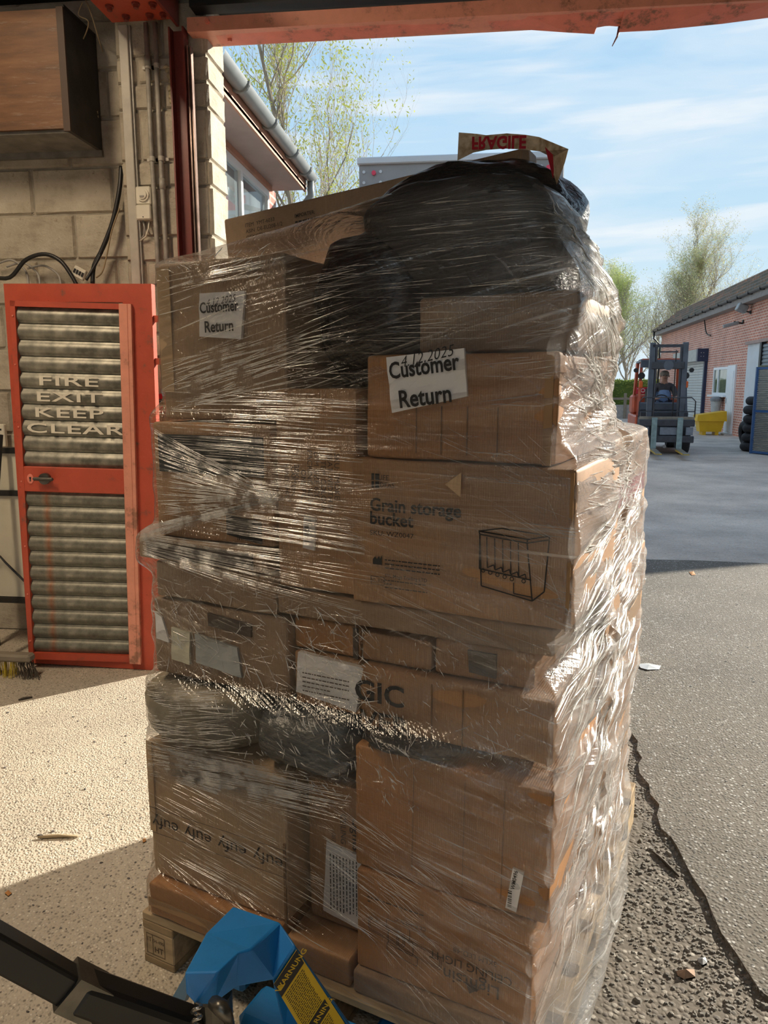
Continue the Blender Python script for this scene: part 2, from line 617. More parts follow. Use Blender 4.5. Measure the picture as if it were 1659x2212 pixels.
# rough bare strip between wall and pillar, with lumps of old foam
m_foam = mat('old_foam', (0.62, 0.52, 0.33), 0.8, var=0.35, scale=25, bmp=0.8, bscale=60, bdist=0.006)
def lumps(name, label, path, rmin, rmax, seed, mt, cat):
    r_ = random.Random(seed)
    b = MB()
    pts, rad = [], []
    n = 40
    for i in range(n):
        f = i / (n - 1) * (len(path) - 1)
        k_ = min(int(f), len(path) - 2)
        p = Vector(path[k_]).lerp(Vector(path[k_ + 1]), f - k_)
        pts.append(p + Vector((r_.uniform(-1, 1), r_.uniform(-1, 1), 0)) * rmin * 0.6)
        rad.append(r_.uniform(rmin, rmax) * (0.4 if i in (0, n - 1) else 1))
    b.tube(pts, rad, 9)
    return tag(b.build(name, mt, smooth=True), label, cat)
lumps('expanding_foam', 'hardened cream expanding foam bead beside the plywood fronted box', [(-2.005, 4.0, 3.03), (-2.0, 3.99, 2.92), (-1.975, 3.98, 2.86), (-1.99, 3.99, 2.72)], 0.008, 0.017, 4, m_foam, 'foam')
lumps('expanding_foam', 'crumbly cream foam lump behind the red door post', [(-1.535, 3.88, 3.03), (-1.515, 3.88, 2.97), (-1.52, 3.88, 2.86)], 0.008, 0.02, 5, m_foam, 'foam')

# the rest of the shed (behind and above the viewer)
m_shed = mat('shed_wall', (0.46, 0.42, 0.35), 0.85, var=0.3, scale=2)
m_roof = mat('shed_roof', (0.20, 0.19, 0.18), 0.9, var=0.3, scale=2)
struct(MB().box(-6.2, -6.0, -8, 4.3, 0, 4.3).build('wall_left', m_shed))
struct(MB().box(6.4, 6.6, -8, 3.9, 0, 4.3).build('wall_right', m_shed))
struct(MB().box(5.6, 6.4, 3.72, 3.98, 0, 4.3).build('wall_right_return', m_shed))
mb = MB()
mb.box(-6.2, -2.6, -8.2, -8, 0, 4.3).box(2.6, 6.6, -8.2, -8, 0, 4.3).box(-2.6, 2.6, -8.2, -8, 3.4, 4.3)  # middle gap is an invented doorway that admits sky light
struct(mb.build('wall_back', m_shed))
struct(MB().box(-6.2, 6.6, -8.2, -6.0, -0.1, 0.0).build('floor_rear', m_floor))
# roof with an opening added behind the viewer to let in sky light
mb = MB()
mb.box(-6.2, 6.6, -0.6, 4.5, 4.3, 4.42)
mb.box(-6.2, 6.6, -8.2, -6.6, 4.3, 4.42)
mb.box(-6.2, -1.2, -6.6, -0.6, 4.3, 4.42).box(0.4, 6.6, -6.6, -0.6, 4.3, 4.42).box(-1.2, 0.4, -1.6, -0.6, 4.3, 4.42)
struct(mb.build('ceiling', m_roof))
# wall over the doorway
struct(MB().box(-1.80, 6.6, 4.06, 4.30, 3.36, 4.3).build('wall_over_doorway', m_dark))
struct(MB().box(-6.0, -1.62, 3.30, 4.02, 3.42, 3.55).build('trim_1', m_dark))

# ================================================================== red steelwork of the doorway
def red_paint(name, col, dirt=(0.16, 0.07, 0.045), amount=0.42, rough=0.5):
    m, nt, b = new_mat(name)
    v = coords(nt)
    n = noise_n(nt, v, 9, 7, 0.7)
    c = ramp(nt, n, [(amount - 0.10, dirt), (amount, tuple(x * 0.82 for x in col)), (0.75, col)])
    chip = ramp(nt, noise_n(nt, v, 34, 4, 0.6), [(0.25, (0.20, 0.13, 0.10)), (0.30, (1, 1, 1))])
    c = mixc(nt, 0.75, c, chip, 'MULTIPLY')
    nt.links.new(c, b.inputs['Base Color'])
    b.inputs['Roughness'].default_value = rough
    bump(nt, b, noise_n(nt, v, 60, 4), 0.2, 0.002)
    return m
m_red = red_paint('red_oxide', (0.50, 0.075, 0.035))
m_red_old = red_paint('faded_red', (0.78, 0.23, 0.16), (0.22, 0.10, 0.06), 0.46)
m_red_dk = red_paint('maroon_paint', (0.20, 0.035, 0.025), (0.07, 0.03, 0.025), 0.4, 0.4)
m_red_lt = red_paint('salmon_paint', (0.76, 0.30, 0.20), (0.30, 0.13, 0.08), 0.45)

post = thing('door_post', 'maroon steel channel post standing in front of the cream block pillar', 'post', (-1.45, 3.86, 0))
MB().box(-0.045, 0.032, 0.0, 0.012, 0, 3.18).build('web', m_red_dk, post)
MB().box(-0.045, -0.037, -0.05, 0.0, 0, 3.18).build('flange', m_red_dk, post)
MB().box(0.024, 0.032, -0.05, 0.0, 0, 3.18).build('flange', m_red_dk, post)
MB().box(0.040, 0.047, -0.035, 0.0, 0, 3.10).box(0.054, 0.059, -0.03, 0.0, 0, 3.10).build('guide_rail', mat('rail_steel', (0.42, 0.30, 0.26), 0.28, 0.7, var=0.5, scale=12), post)

lin = thing('lintel_beam', 'faded red steel lintel across the top of the doorway', 'beam', (0, 3.9, 3.1))
MB().box(-1.405, 5.6, -0.07, -0.055, 0.075, 0.125).build('front_lip', m_red_lt, lin)
MB().box(-1.405, 5.6, -0.07, 0.10, 0.060, 0.075).build('bottom_flange', m_red_lt, lin)
# thin bent edging strip that hangs below, torn open at one place
def lz(px, py):
    p = at_y(px, py, 3.97)
    return p.x, p.z - 3.1
top = [(-1.36, 0.075)]
bot = [lz(478, 97), lz(700, 87), lz(900, 74), lz(1020, 64), lz(1130, 62), lz(1230, 69), lz(1284, 72), lz(1290, 58), lz(1312, 54), lz(1341, 56), lz(1337, 68), lz(1420, 64), lz(1560, 50), lz(1659, 37)]
xr, zr = bot[-1]
bot += [(2.2, zr + 0.03), (5.6, zr + 0.05)]
poly = [(x, 0.07, z) for x, z in bot] + [(3.3, 0.07, 0.12), (-1.36, 0.07, 0.12)]
mb = MB()
n = len(bot)
tops = [(x, -0.056, 0.062) for x, z in bot]
vs = [(x, 0.07, z) for x, z in bot] + tops
vs2 = [(x, y + 0.008, z) for x, y, z in vs]
fs = []
for i in range(n - 1):
    fs += [(i, i + 1, n + i + 1, n + i), (2 * n + i + 1, 2 * n + i, 3 * n + i, 3 * n + i + 1), (i + 1, i, 2 * n + i, 2 * n + i + 1)]
mb.add(vs + vs2, fs)
mb.build('torn_edging', m_red_old, lin)
a, b_ = lz(1339, 57), lz(1323, 98)
m_, = [((a[0] + b_[0]) / 2 + 0.006, (a[1] + b_[1]) / 2)]
mb = MB()
mb.tube([(a[0], 0.074, a[1]), (m_[0], 0.075, m_[1]), (b_[0], 0.08, b_[1])], [0.009, 0.005, 0.002], 5)
mb.build('torn_strip', m_red_dk, lin)
MB().cyl((-1.30, -0.085, 0.10), 0.012, 0.02, 'y', 6).build('bolt', m_red_old, lin)
MB().cyl((-1.22, 0.02, 0.045), 0.012, 0.02, 'z', 6).build('bolt', m_red_old, lin)

drum = thing('roller_shutter_drum', 'dark rolled shutter curtain above the doorway lintel', 'shutter', (0, 3.70, 3.53))
mb = MB()
prof = [(0.13 + 0.006 * (i % 2), 0) for i in range(40)]
n = 40
vs, fs = [], []
for x in (-1.38, 5.6):
    for i in range(n):
        q = 2 * math.pi * i / n
        r_ = prof[i][0]
        vs.append((x, r_ * math.cos(q), r_ * math.sin(q)))
fs = [(i, (i + 1) % n, n + (i + 1) % n, n + i) for i in range(n)] + [tuple(range(n)), tuple(range(n, 2 * n))[::-1]]
mb.add(vs, fs)
mb.build('curtain_roll', mat('shutter_black', (0.025, 0.023, 0.022), 0.5, 0.3, scale=6), drum)
MB().box(-1.41, -1.38, -0.16, 0.16, -0.2, 0.2, 0.01).build('end_plate', m_red_dk, drum)
MB().box(-1.38, 5.6, 0.10, 0.19, -0.27, -0.20).build('bottom_rail', mat('shutter_black', (0.02, 0.02, 0.02)), drum)
MB().box(-1.38, 5.6, -0.05, 0.17, -0.205, -0.185).build('guide_shelf', m_dark, drum)

bm = thing('roof_beam', 'bright red steel roof beam with bolted bottom plate over the pillar', 'beam', (0, 0, 0))
MB().box(-1.80, -1.47, -0.4, 3.86, 3.235, 3.250).build('bottom_plate', m_red, bm)
MB().box(-1.65, -1.63, -0.4, 3.86, 3.25, 3.60).build('web', m_red_dk, bm)
MB().box(-1.47, -1.455, 3.2, 3.86, 3.20, 3.60).build('stiffener', m_red_dk, bm)
for (x, y) in [(-1.735, 3.70), (-1.60, 3.69), (-1.52, 3.70), (-1.70, 3.80), (-1.58, 3.80), (-1.51, 3.80)]:
    o = MB().cyl((x, y, 3.212), 0.013, 0.024, 'z', 6).build('bolt', m_red_dk, bm)
    MB().cyl((x, y, 3.226), 0.019, 0.009, 'z', 14).build('washer', m_red_dk, o)

# ================================================================== lamps added out of view to brighten and warm the interior
def fill_lamp(label, x, y, z, l, watts, col, rotz=0.0):
    o = thing('fill_light', label, 'lamp', (x, y, z), rotz, 'added ceiling fill lights')
    MB().box(-l / 2, l / 2, -0.16, 0.16, 0.0, 0.06, 0.01).build('housing', mat('lamp_white', (0.7, 0.7, 0.68), 0.4, var=0.05), o)
    m, nt, b = new_mat('fill_diffuser')
    b.inputs['Emission Color'].default_value = (*col, 1)
    b.inputs['Emission Strength'].default_value = 4.0
    MB().box(-l / 2 + 0.03, l / 2 - 0.03, -0.13, 0.13, -0.012, 0.0).build('diffuser', m, o)
    MB().box(-0.01, 0.01, -0.01, 0.01, 0.06, 4.3 - z).build('hanger', m_dark, o)
    ld = bpy.data.lights.new('fill_light_area', 'AREA')
    ld.shape = 'RECTANGLE'
    ld.size, ld.size_y = l - 0.06, 0.26
    ld.energy = watts
    ld.color = col
    lo_ = bpy.data.objects.new('tube', ld)
    COL.objects.link(lo_)
    lo_.parent = o
    lo_.location = (0, 0, -0.02)
    return o
fill_lamp('unseen warm fill lamp added over the floor left of the load', -2.5, 1.3, 4.12, 2.0, 100, (1.0, 0.80, 0.56), R(90))
fill_lamp('unseen warm fill lamp added behind the viewer', 0.3, -2.2, 4.12, 2.0, 12, (1.0, 0.82, 0.60))

# ================================================================== things on the front wall
m_ply = None
def plywood():
    m, nt, b = new_mat('old_plywood')
    v = coords(nt, (1.0, 1.0, 7.0))
    n = noise_n(nt, v, 3.2, 6, 0.6)
    c = ramp(nt, n, [(0.30, (0.085, 0.036, 0.013)), (0.5, (0.15, 0.064, 0.023)), (0.72, (0.21, 0.098, 0.04))])
    scuff = ramp(nt, noise_n(nt, coords(nt, (1, 1, 9)), 5, 6, 0.8), [(0.56, (0, 0, 0)), (0.75, (1, 1, 1))])
    c = mixc(nt, scuff, c, (0.26, 0.20, 0.15))
    nt.links.new(c, b.inputs['Base Color'])
    b.inputs['Roughness'].default_value = 0.55
    return m
m_ply = plywood()
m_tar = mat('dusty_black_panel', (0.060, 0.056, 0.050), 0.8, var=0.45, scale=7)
m_sill = mat('dusty_grey_sill', (0.25, 0.235, 0.205), 0.85, var=0.4, scale=12)
pb = thing('plywood_box', 'plywood fronted box projecting from the cream block wall', 'wall box', (0, 0, 0))
MB().box(-2.95, -1.985, 3.695, 3.712, 2.70, 3.235).build('plywood_panel', m_ply, pb)
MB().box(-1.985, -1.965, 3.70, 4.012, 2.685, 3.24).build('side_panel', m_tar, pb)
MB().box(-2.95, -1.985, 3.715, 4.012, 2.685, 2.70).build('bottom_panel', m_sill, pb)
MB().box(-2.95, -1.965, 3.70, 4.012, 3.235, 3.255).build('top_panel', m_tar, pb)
MB().box(-2.0, -1.965, 3.688, 3.70, 2.685, 3.24).build('corner_batten', mat('dark_oak', (0.07, 0.035, 0.018), 0.6), pb)
MB().box(-2.95, -1.96, 3.99, 4.012, 2.655, 2.685).build('sill_strip', m_sill, pb)

m_pvc = mat('aged_white_plastic', (0.50, 0.46, 0.39), 0.5, var=0.25, scale=9)
m_galv = mat('painted_conduit', (0.40, 0.37, 0.32), 0.45, var=0.4, scale=16)
m_white = mat('cream_plastic', (0.72, 0.67, 0.55), 0.4, var=0.1, scale=9)
m_blk = mat('black_cable', (0.014, 0.013, 0.013), 0.45, var=0.3, scale=10)
m_grey_cable = mat('grey_cable', (0.33, 0.31, 0.28), 0.5, var=0.25, scale=20)
tr = thing('cable_trunking', 'flat cream cable trunking running down the pillar', 'trunking', (-1.752, 3.87, 0))
MB().box(-0.026, 0.022, 0, 0.03, 1.0, 3.23, 0.003).build('cover', m_pvc, tr)
MB().box(0.023, 0.032, 0.012, 0.03, 1.0, 3.23).build('edge_strip', m_galv, tr)
for nm, x, lab in (('conduit_pipe', -1.632, 'grey painted conduit pipe on the pillar, beside the round timer'), ('conduit_pipe', -1.585, 'grey painted conduit pipe on the pillar, nearest the maroon post')):
    t_ = thing(nm, lab, 'pipe', (x, 3.872, 0), group='conduit pipes on the pillar')
    MB().tube([(0, 0, 1.0), (0.004, 0, 2.0), (-0.003, 0, 2.7), (0.0, 0, 3.23)], 0.012, 12).build('tube', m_galv, t_, True)
    for zz in (2.585, 3.02):
        MB().cyl((0, 0, zz), 0.0155, 0.022, 'z', 14).box(-0.034, 0.034, 0.012, 0.022, zz + 0.004, zz + 0.018).build('clip', m_pvc, t_)
    MB().cyl((0, 0, 3.03 if x < -1.6 else 2.45), 0.016, 0.05, 'z', 14).build('coupler', m_galv, t_, True)
tm = thing('time_switch', 'cream plug-in dial timer on the pillar with cables below', 'timer', (-1.688, 3.862, 2.30))
MB().box(-0.040, 0.040, 0, 0.04, 0.075, 0.165, 0.006).build('upper_case', m_white, tm)
MB().box(-0.038, 0.040, -0.012, 0.04, 0.0, 0.072, 0.005).build('lower_case', m_white, tm)
d_ = MB().cyl((0, -0.008, 0.122), 0.033, 0.012, 'y', 28).build('dial', m_white, tm, False)
MB().cyl((0, -0.0145, 0.122), 0.023, 0.008, 'y', 24).build('dial_knob', m_white, d_)
MB().box(-0.011, 0.011, -0.018, -0.014, 0.108, 0.116).build('dial_window', m_grey_cable, d_)
MB().cyl((0.0, -0.014, 0.012), 0.003, 0.004, 'y', 8).build('screw', m_blk, tm)
MB().tube([(-0.015, 0.02, 0.0), (0.0, 0.0, -0.04), (-0.01, 0.01, -0.075), (-0.04, 0.022, -0.095)], 0.0045, 7).build('cable', m_grey_cable, tm, True)
MB().tube([(0.018, 0.02, 0.0), (0.02, 0.0, -0.045), (0.0, 0.01, -0.08), (-0.04, 0.022, -0.10)], 0.004, 7).build('cable', m_white, tm, True)

def cable(name, label, pts, r, mt, n=30, cat='cable', group=None):
    P = [Vector(p) for p in pts]
    out = []
    for i in range(n):
        f = i / (n - 1) * (len(P) - 1)
        k_ = min(int(f), len(P) - 2)
        u_ = f - k_
        p0, p1, p2, p3 = P[max(k_ - 1, 0)], P[k_], P[k_ + 1], P[min(k_ + 2, len(P) - 1)]
        out.append(0.5 * ((2 * p1) + (p2 - p0) * u_ + (2 * p0 - 5 * p1 + 4 * p2 - p3) * u_ ** 2 + (3 * p1 - p0 - 3 * p2 + p3) * u_ ** 3))
    return tag(MB().tube(out, r, 8).build(name, mt, smooth=True), label, cat, group)
def wp(x, y, Y=3.96):
    return at_y(x, y, Y)
cable('power_cable', 'thick black cable arching above the red door frame', [wp(-30, 595, 3.9), wp(20, 600, 3.9), wp(55, 562, 3.9), wp(95, 549, 3.9), wp(130, 563, 3.9), wp(155, 596, 3.9), wp(170, 625, 3.9)], 0.011, m_blk)
cable('power_cable', 'thick black cable running down the corner beside the pillar', [wp(262, 360, 3.98), wp(258, 410, 3.96), wp(243, 480, 3.95), wp(220, 540, 3.94), wp(203, 575, 3.93), wp(200, 612, 3.92)], 0.012, m_blk)
cable('power_cable', 'second black cable bent from the corner towards the door frame', [wp(255, 420, 3.97), wp(238, 500, 3.96), wp(212, 560, 3.93), wp(186, 605, 3.9)], 0.008, m_blk)
cable('thin_cable', 'thin tan cable hanging beside the black cables in the corner', [wp(258, 450, 3.955), wp(241, 500, 3.94), wp(233, 540, 3.93), wp(222, 585, 3.92), wp(208, 600, 3.92)], 0.004, mat('tan_cable', (0.30, 0.22, 0.12), 0.5))
for i, (x0, lab) in enumerate(((0, 'looped grey cable at the left edge above the red door'), (25, 'looped grey cable under the black arch above the red door'), (70, 'looped pale cable right of the black arch above the red door'))):
    cable('flex_cable', lab, [wp(x0 - 10, 572 + 4 * i, 3.97), wp(x0 + 25, 562 + 6 * i, 3.96), wp(x0 + 55, 585 + 4 * i, 3.95), wp(x0 + 62, 618, 3.93)], 0.006, m_grey_cable, group='loops of grey cable above the red door')
cable('cobweb_wire', 'thin brown wire hanging from the roof beam', [wp(185, 0, 3.8), wp(200, 40, 3.8), wp(215, 90, 3.85), wp(222, 112, 3.9)], 0.003, mat('tan_cable', (0.30, 0.22, 0.12), 0.5))
cable('cobweb_wire', 'curled brown wire hanging near the plywood box', [wp(178, 5, 3.8), wp(170, 32, 3.8), wp(190, 45, 3.8), wp(188, 65, 3.82), wp(180, 84, 3.84)], 0.003, mat('tan_cable', (0.30, 0.22, 0.12), 0.5))
tb = thing('connector_block', 'cream multi way connector block above the red door', 'connector', wp(172, 590, 3.93), 0.0)
MB().box(-0.035, 0.035, -0.012, 0.012, -0.028, 0.028, 0.004).build('housing', m_white, tb, rot=(0, R(28), 0))
for i in range(4):
    MB().box(-0.029 + i * 0.016, -0.019 + i * 0.016, -0.016, -0.0115, -0.01, 0.012).build('terminal', m_blk, tb, rot=(0, R(28), 0))

# fire alarm box and notice beside the frame
fa = thing('fire_alarm_box', 'small red fire call box with black instruction plate on the pillar', 'fire alarm', (-1.672, 3.862, 1.312))
MB().box(-0.055, 0.055, 0, 0.03, 0, 0.10, 0.006).build('case', mat('signal_red', (0.50, 0.012, 0.03), 0.35, var=0.15), fa)
pl = MB().box(-0.040, 0.040, -0.003, 0, 0.038, 0.072).build('instruction_plate', m_blk, fa)
t_ = text_on(MB(), 'BREAK GLASS', 0.0, 0.066, 0.009, -0.0036)
text_on(t_, 'PRESS HERE', 0.0, 0.046, 0.007, -0.0036)
t_.build('lettering', m_white, pl)
text_on(MB(), 'FIRE', 0.0, 0.086, 0.015, -0.0008, 0.01).build('lettering', m_blk, fa)
bs = thing('safety_notice', 'blue and white notice on the pillar below the red call box', 'notice', (-1.706, 3.885, 1.03))
MB().box(-0.03, 0.05, 0, 0.004, 0, 0.21).build('board', m_white, bs)
MB().box(-0.03, 0.05, -0.001, 0, 0.09, 0.21).build('blue_field', mat('sign_blue', (0.015, 0.06, 0.30), 0.4, var=0.1), bs)

# ================================================================== fire exit door in its frame
fd = thing('fire_exit_door', 'red framed fire exit door with grey ribbed panels and white lettering', 'door', (-2.282, 3.50, 0.012), 0)
fd.rotation_euler = (0, R(0.9), 0)
W_, H_ = 0.745, 1.93
MB().box(0, W_, -0.012, 0.03, H_ - 0.085, H_).build('frame_top', m_red, fd)
MB().box(0, 0.035, -0.012, 0.03, 0, H_ - 0.085).build('frame_side', m_red, fd)
MB().box(0.60, W_, -0.012, 0.03, 0, H_ - 0.085).build('frame_side', m_red, fd)
MB().box(0.035, 0.60, -0.012, 0.03, 0, 0.055).build('frame_bottom', m_red, fd)
MB().box(W_, W_ + 0.07, 0.0, 0.02, 1.755, 1.785).build('bracket', m_red, fd)
MB().box(W_, W_ + 0.07, 0.0, 0.02, 1.555, 1.585).build('bracket', m_red, fd)
# the leaf, a little ajar
leaf_rot = (0, R(0.8), R(6))
def leaf(mb, name, mt, **kw):
    return mb.build(name, mt, fd, loc=(0.035, -0.052, 0.045), rot=leaf_rot, **kw)
LW, LH = 0.585, 1.80
leaf(MB().box(0, 0.024, -0.02, 0.02, 0, LH).box(0, LW, -0.02, 0.02, LH - 0.026, LH).box(0, LW, -0.02, 0.02, 0, 0.035), 'leaf_frame', m_red_old if False else m_red)
leaf(MB().box(0.024, LW, -0.022, 0.012, 0.880, 1.005, 0.003), 'lock_rail', m_red)
def ribbed():
    m, nt, b = new_mat('galvanised_slat')
    v = coords(nt)
    n = noise_n(nt, v, 14, 6, 0.7)
    c = ramp(nt, n, [(0.32, (0.10, 0.095, 0.075)), (0.55, (0.20, 0.19, 0.15)), (0.75, (0.33, 0.31, 0.25))])
    mx = N(nt, 'ShaderNodeTexCoord')
    sp_ = N(nt, 'ShaderNodeSeparateXYZ')
    nt.links.new(mx.outputs['Object'], sp_.inputs[0])
    band = ramp(nt, sp_.outputs[0], [(0.10, (0, 0, 0)), (0.125, (1, 1, 1)), (0.15, (0, 0, 0))])
    rust = mixc(nt, 1.0, band, ramp(nt, noise_n(nt, v, 8, 4), [(0.35, (0, 0, 0)), (0.6, (0.9, 0.9, 0.9))]), 'MULTIPLY')
    m2 = nt
    c = mixc(nt, rust, c, (0.27, 0.085, 0.025)) if True else c
    nt.links.new(c, b.inputs['Base Color'])
    b.inputs['Metallic'].default_value = 0.35
    b.inputs['Roughness'].default_value = 0.42
    return m
m_slat = mat('galvanised_slat', (0.33, 0.31, 0.25), 0.42, 0.35, second=(0.10, 0.095, 0.075), scale=14)
m_slat_r = ribbed()
def slat_mesh(mt, h):
    prof = []
    for i in range(11):
        a_ = math.pi * i / 10
        prof.append((-0.016 * math.sin(a_) ** 0.8 + 0.004, 0.006 + (h - 0.012) * i / 10))
    prof = [(0.010, 0.0), (0.004, 0.003)] + prof + [(0.004, h - 0.003), (0.010, h)]
    vs = [(x, y, z) for x in (0.024, LW - 0.02) for y, z in prof]
    n_ = len(prof)
    return MB().add(vs, [(i, n_ + i, n_ + i + 1, i + 1) for i in range(n_ - 1)]).mesh('slat', mt, True)
SH = 0.0772
sm_u, sm_l = slat_mesh(m_slat, SH), slat_mesh(m_slat_r, SH)
lm = Matrix.Rotation(leaf_rot[2], 4, 'Z') @ Matrix.Rotation(leaf_rot[1], 4, 'Y')
def leaf_at(x, y, z):
    return Vector((0.035, -0.052, 0.045)) + lm @ Vector((x, y, z))
for i in range(10):
    link('slat', sm_u, fd, leaf_at(0, 0, LH - 0.026 - SH * (i + 1)), leaf_rot)
for i in range(11):
    h = SH if i < 10 else None
    link('slat', sm_l, fd, leaf_at(0, 0, 0.880 - SH * (i + 1)), leaf_rot)
m_paintw = mat('white_stencil_paint', (0.72, 0.66, 0.54), 0.7, var=0.12, scale=20)
for word, cx, row, sx in (('FIRE', 0.262, 4, 2.30), ('EXIT', 0.262, 5, 2.25), ('KEEP', 0.258, 6, 2.25), ('CLEAR', 0.285, 7, 2.30)):
    zc = LH - 0.026 - SH * (row + 0.5)
    t_ = text_on(MB(), word, cx, zc - 0.001, 0.066, -0.0155, 0.014, sx, spacing=1.10)
    leaf(t_, 'lettering', m_paintw)
m_steel = mat('dull_steel', (0.16, 0.15, 0.13), 0.35, 0.8, var=0.4, scale=20)
hd = leaf(MB().cyl((0.135, -0.045, 0.948), 0.028, 0.025, 'y', 24), 'handle', m_steel, smooth=False)
MB().box(0.085, 0.185, -0.062, -0.045, 0.940, 0.957, 0.005).build('lever', m_steel, hd)
kh = leaf(MB().lathe([(0.0, 0.0), (0.019, 0.0), (0.019, 0.003), (0.0, 0.003)], 20), 'keyhole_plate', m_red_old)
kh.data.transform(Matrix.Translation((0.058, -0.0225, 0.945)) @ Matrix.Rotation(R(90), 4, 'X') @ Matrix.Diagonal((0.85, 1.3, 1, 1)))
MB().cyl((0.058, -0.027, 0.949), 0.005, 0.002, 'y', 12).box(0.0555, 0.0605, -0.027, -0.025, 0.932, 0.949).build('keyhole', m_blk, kh)
leaf(MB().box(LW - 0.055, LW - 0.012, -0.046, -0.022, 0.0, LH - 0.002, 0.003).box(LW - 0.012, LW + 0.004, -0.046, 0.02, 0.0, LH - 0.002), 'edge_channel', m_red_lt)
for z in (0.10, 0.35, 0.6, 0.93, 1.2, 1.5, 1.73):
    leaf(MB().cyl((0.012, -0.024, z), 0.004, 0.005, 'y', 8), 'rivet', m_red_old)

# ================================================================== clutter left of the door
m_cream = mat('cream_board', (0.58, 0.54, 0.43), 0.55, var=0.12, scale=6)
cp = thing('leaning_panel', 'cream panel with black edge bars leaning behind the red door', 'panel', (0, 3.72, 0))
pa, pb_ = at_y(-60, 985, 3.72), at_y(60, 1345, 3.72)
MB().box(pa.x, pb_.x + 0.12, 0, 0.03, 0.30, 1.12).build('board', m_cream, cp)
for zz in (1.115, 0.885, 0.285):
    MB().box(pa.x, pb_.x + 0.12, -0.015, 0.04, zz - 0.018, zz + 0.012).build('edge_bar', m_blk, cp)
for dx in (0.02, 0.30):
    MB().box(pa.x + dx, pa.x + dx + 0.025, 0.0, 0.03, 0.0, 0.28).build('leg', m_blk, cp)
MB().tube([(pa.x + 0.05, -0.02, 0.30), (pa.x + 0.10, -0.03, 0.52), (pa.x + 0.13, -0.03, 0.535), (pa.x + 0.16, -0.03, 0.50), (pa.x + 0.30, -0.02, 0.35)], 0.006, 6).build('wire_hook', m_blk, cp)
sb = thing('switch_box', 'small white switch box on the wall left of the red door', 'switch', at_y(8, 965, 3.98))
MB().box(-0.055, 0.03, -0.03, 0.0, 0, 0.13, 0.005).build('case', m_white, sb)
MB().box(0.005, 0.015, -0.032, -0.03, 0.095, 0.105).build('button', m_blk, sb)
br = thing('yard_broom', 'yard broom with yellow bristles standing beside the red door', 'broom', (-2.36, 3.33, 0.0))
MB().box(-0.28, 0.20, -0.03, 0.03, 0.085, 0.125, 0.01).build('head', mat('grey_wood', (0.24, 0.20, 0.15), 0.7), br)
m_br = mat('yellow_bristle', (0.55, 0.40, 0.02), 0.6, var=0.4, scale=60)
r_ = random.Random(5)
for i in range(9):
    b = MB()
    for k in range(14):
        x = -0.265 + i * 0.045 + r_.uniform(-0.011, 0.011)
        y = r_.uniform(-0.018, 0.018)
        b.tube([(x, y, 0.09), (x + r_.uniform(-0.012, 0.012), y * 1.9, 0.002)], 0.0018, 3)
    b.build('bristle_tuft', m_br, br)
b = MB()
for k in range(60):
    x = 0.14 + r_.uniform(-0.02, 0.06)
    b.tube([(x, r_.uniform(-0.02, 0.02), 0.09), (x + r_.uniform(0, 0.06), r_.uniform(-0.04, 0.03), 0.004)], 0.0015, 3)
b.build('bristle_tuft', mat('dark_bristle', (0.05, 0.035, 0.02)), br, label='frayed dark bristles')
MB().tube([(-0.12, 0.0, 0.12), (-0.10, 0.20, 0.62), (-0.09, 0.33, 1.2)], 0.014, 10).build('handle', m_blk, br, True)

# ================================================================== pallet
m_wood = mat('pallet_wood', (0.40, 0.28, 0.15), 0.8, var=0.5, scale=5, stretch=(1, 6, 6), bmp=0.3, bscale=30)
m_wood2 = mat('pallet_wood_pale', (0.52, 0.38, 0.22), 0.8, var=0.45, scale=5, stretch=(1, 6, 6), bmp=0.3, bscale=30)
PW, PD = 1.03, 1.20
pal = thing('pallet', 'worn wooden pallet under the wrapped boxes', 'pallet', S_O, S_ANG)
for i in range(8):
    t0 = i * (PD - 0.115) / 7
    MB().box(0, PW, t0, t0 + 0.115, 0.120, 0.142, 0.003).build('deck_board', m_wood2 if i % 3 == 0 else m_wood, pal)
for s0 in (0, 0.465, 0.93):
    MB().box(s0, s0 + 0.10, 0, PD, 0.098, 0.120, 0.002).build('stringer_board', m_wood, pal)
    MB().box(s0, s0 + 0.10, 0, PD, 0, 0.020, 0.002).build('skid_board', m_wood, pal)
    for t0 in (0.0, 0.53, 1.055):
        b = MB().box(s0, s0 + 0.10, t0, t0 + 0.145, 0.020, 0.098, 0.003).build('spacer_block', m_wood2, pal)
        if s0 == 0 and t0 == 0:
            t_ = MB()
            for x0_, x1_, z0_, z1_ in ((0.012, 0.072, 0.030, 0.0315), (0.012, 0.072, 0.085, 0.0865), (0.012, 0.0135, 0.030, 0.0865), (0.0705, 0.072, 0.030, 0.0865), (0.032, 0.0335, 0.030, 0.0865)):
                t_.add([(x0_, -0.001, z0_), (x1_, -0.001, z0_), (x1_, -0.001, z1_), (x0_, -0.001, z1_)], [(0, 1, 2, 3)])
            text_on(t_, 'IT', 0.022, 0.07, 0.018, -0.001)
            text_on(t_, '04-490', 0.052, 0.070, 0.013, -0.001)
            text_on(t_, 'HT', 0.052, 0.046, 0.022, -0.001, 0.01)
            t_.build('stamp', mat('scorched_brown', (0.08, 0.05, 0.03)), b, label='scorched treatment stamp')

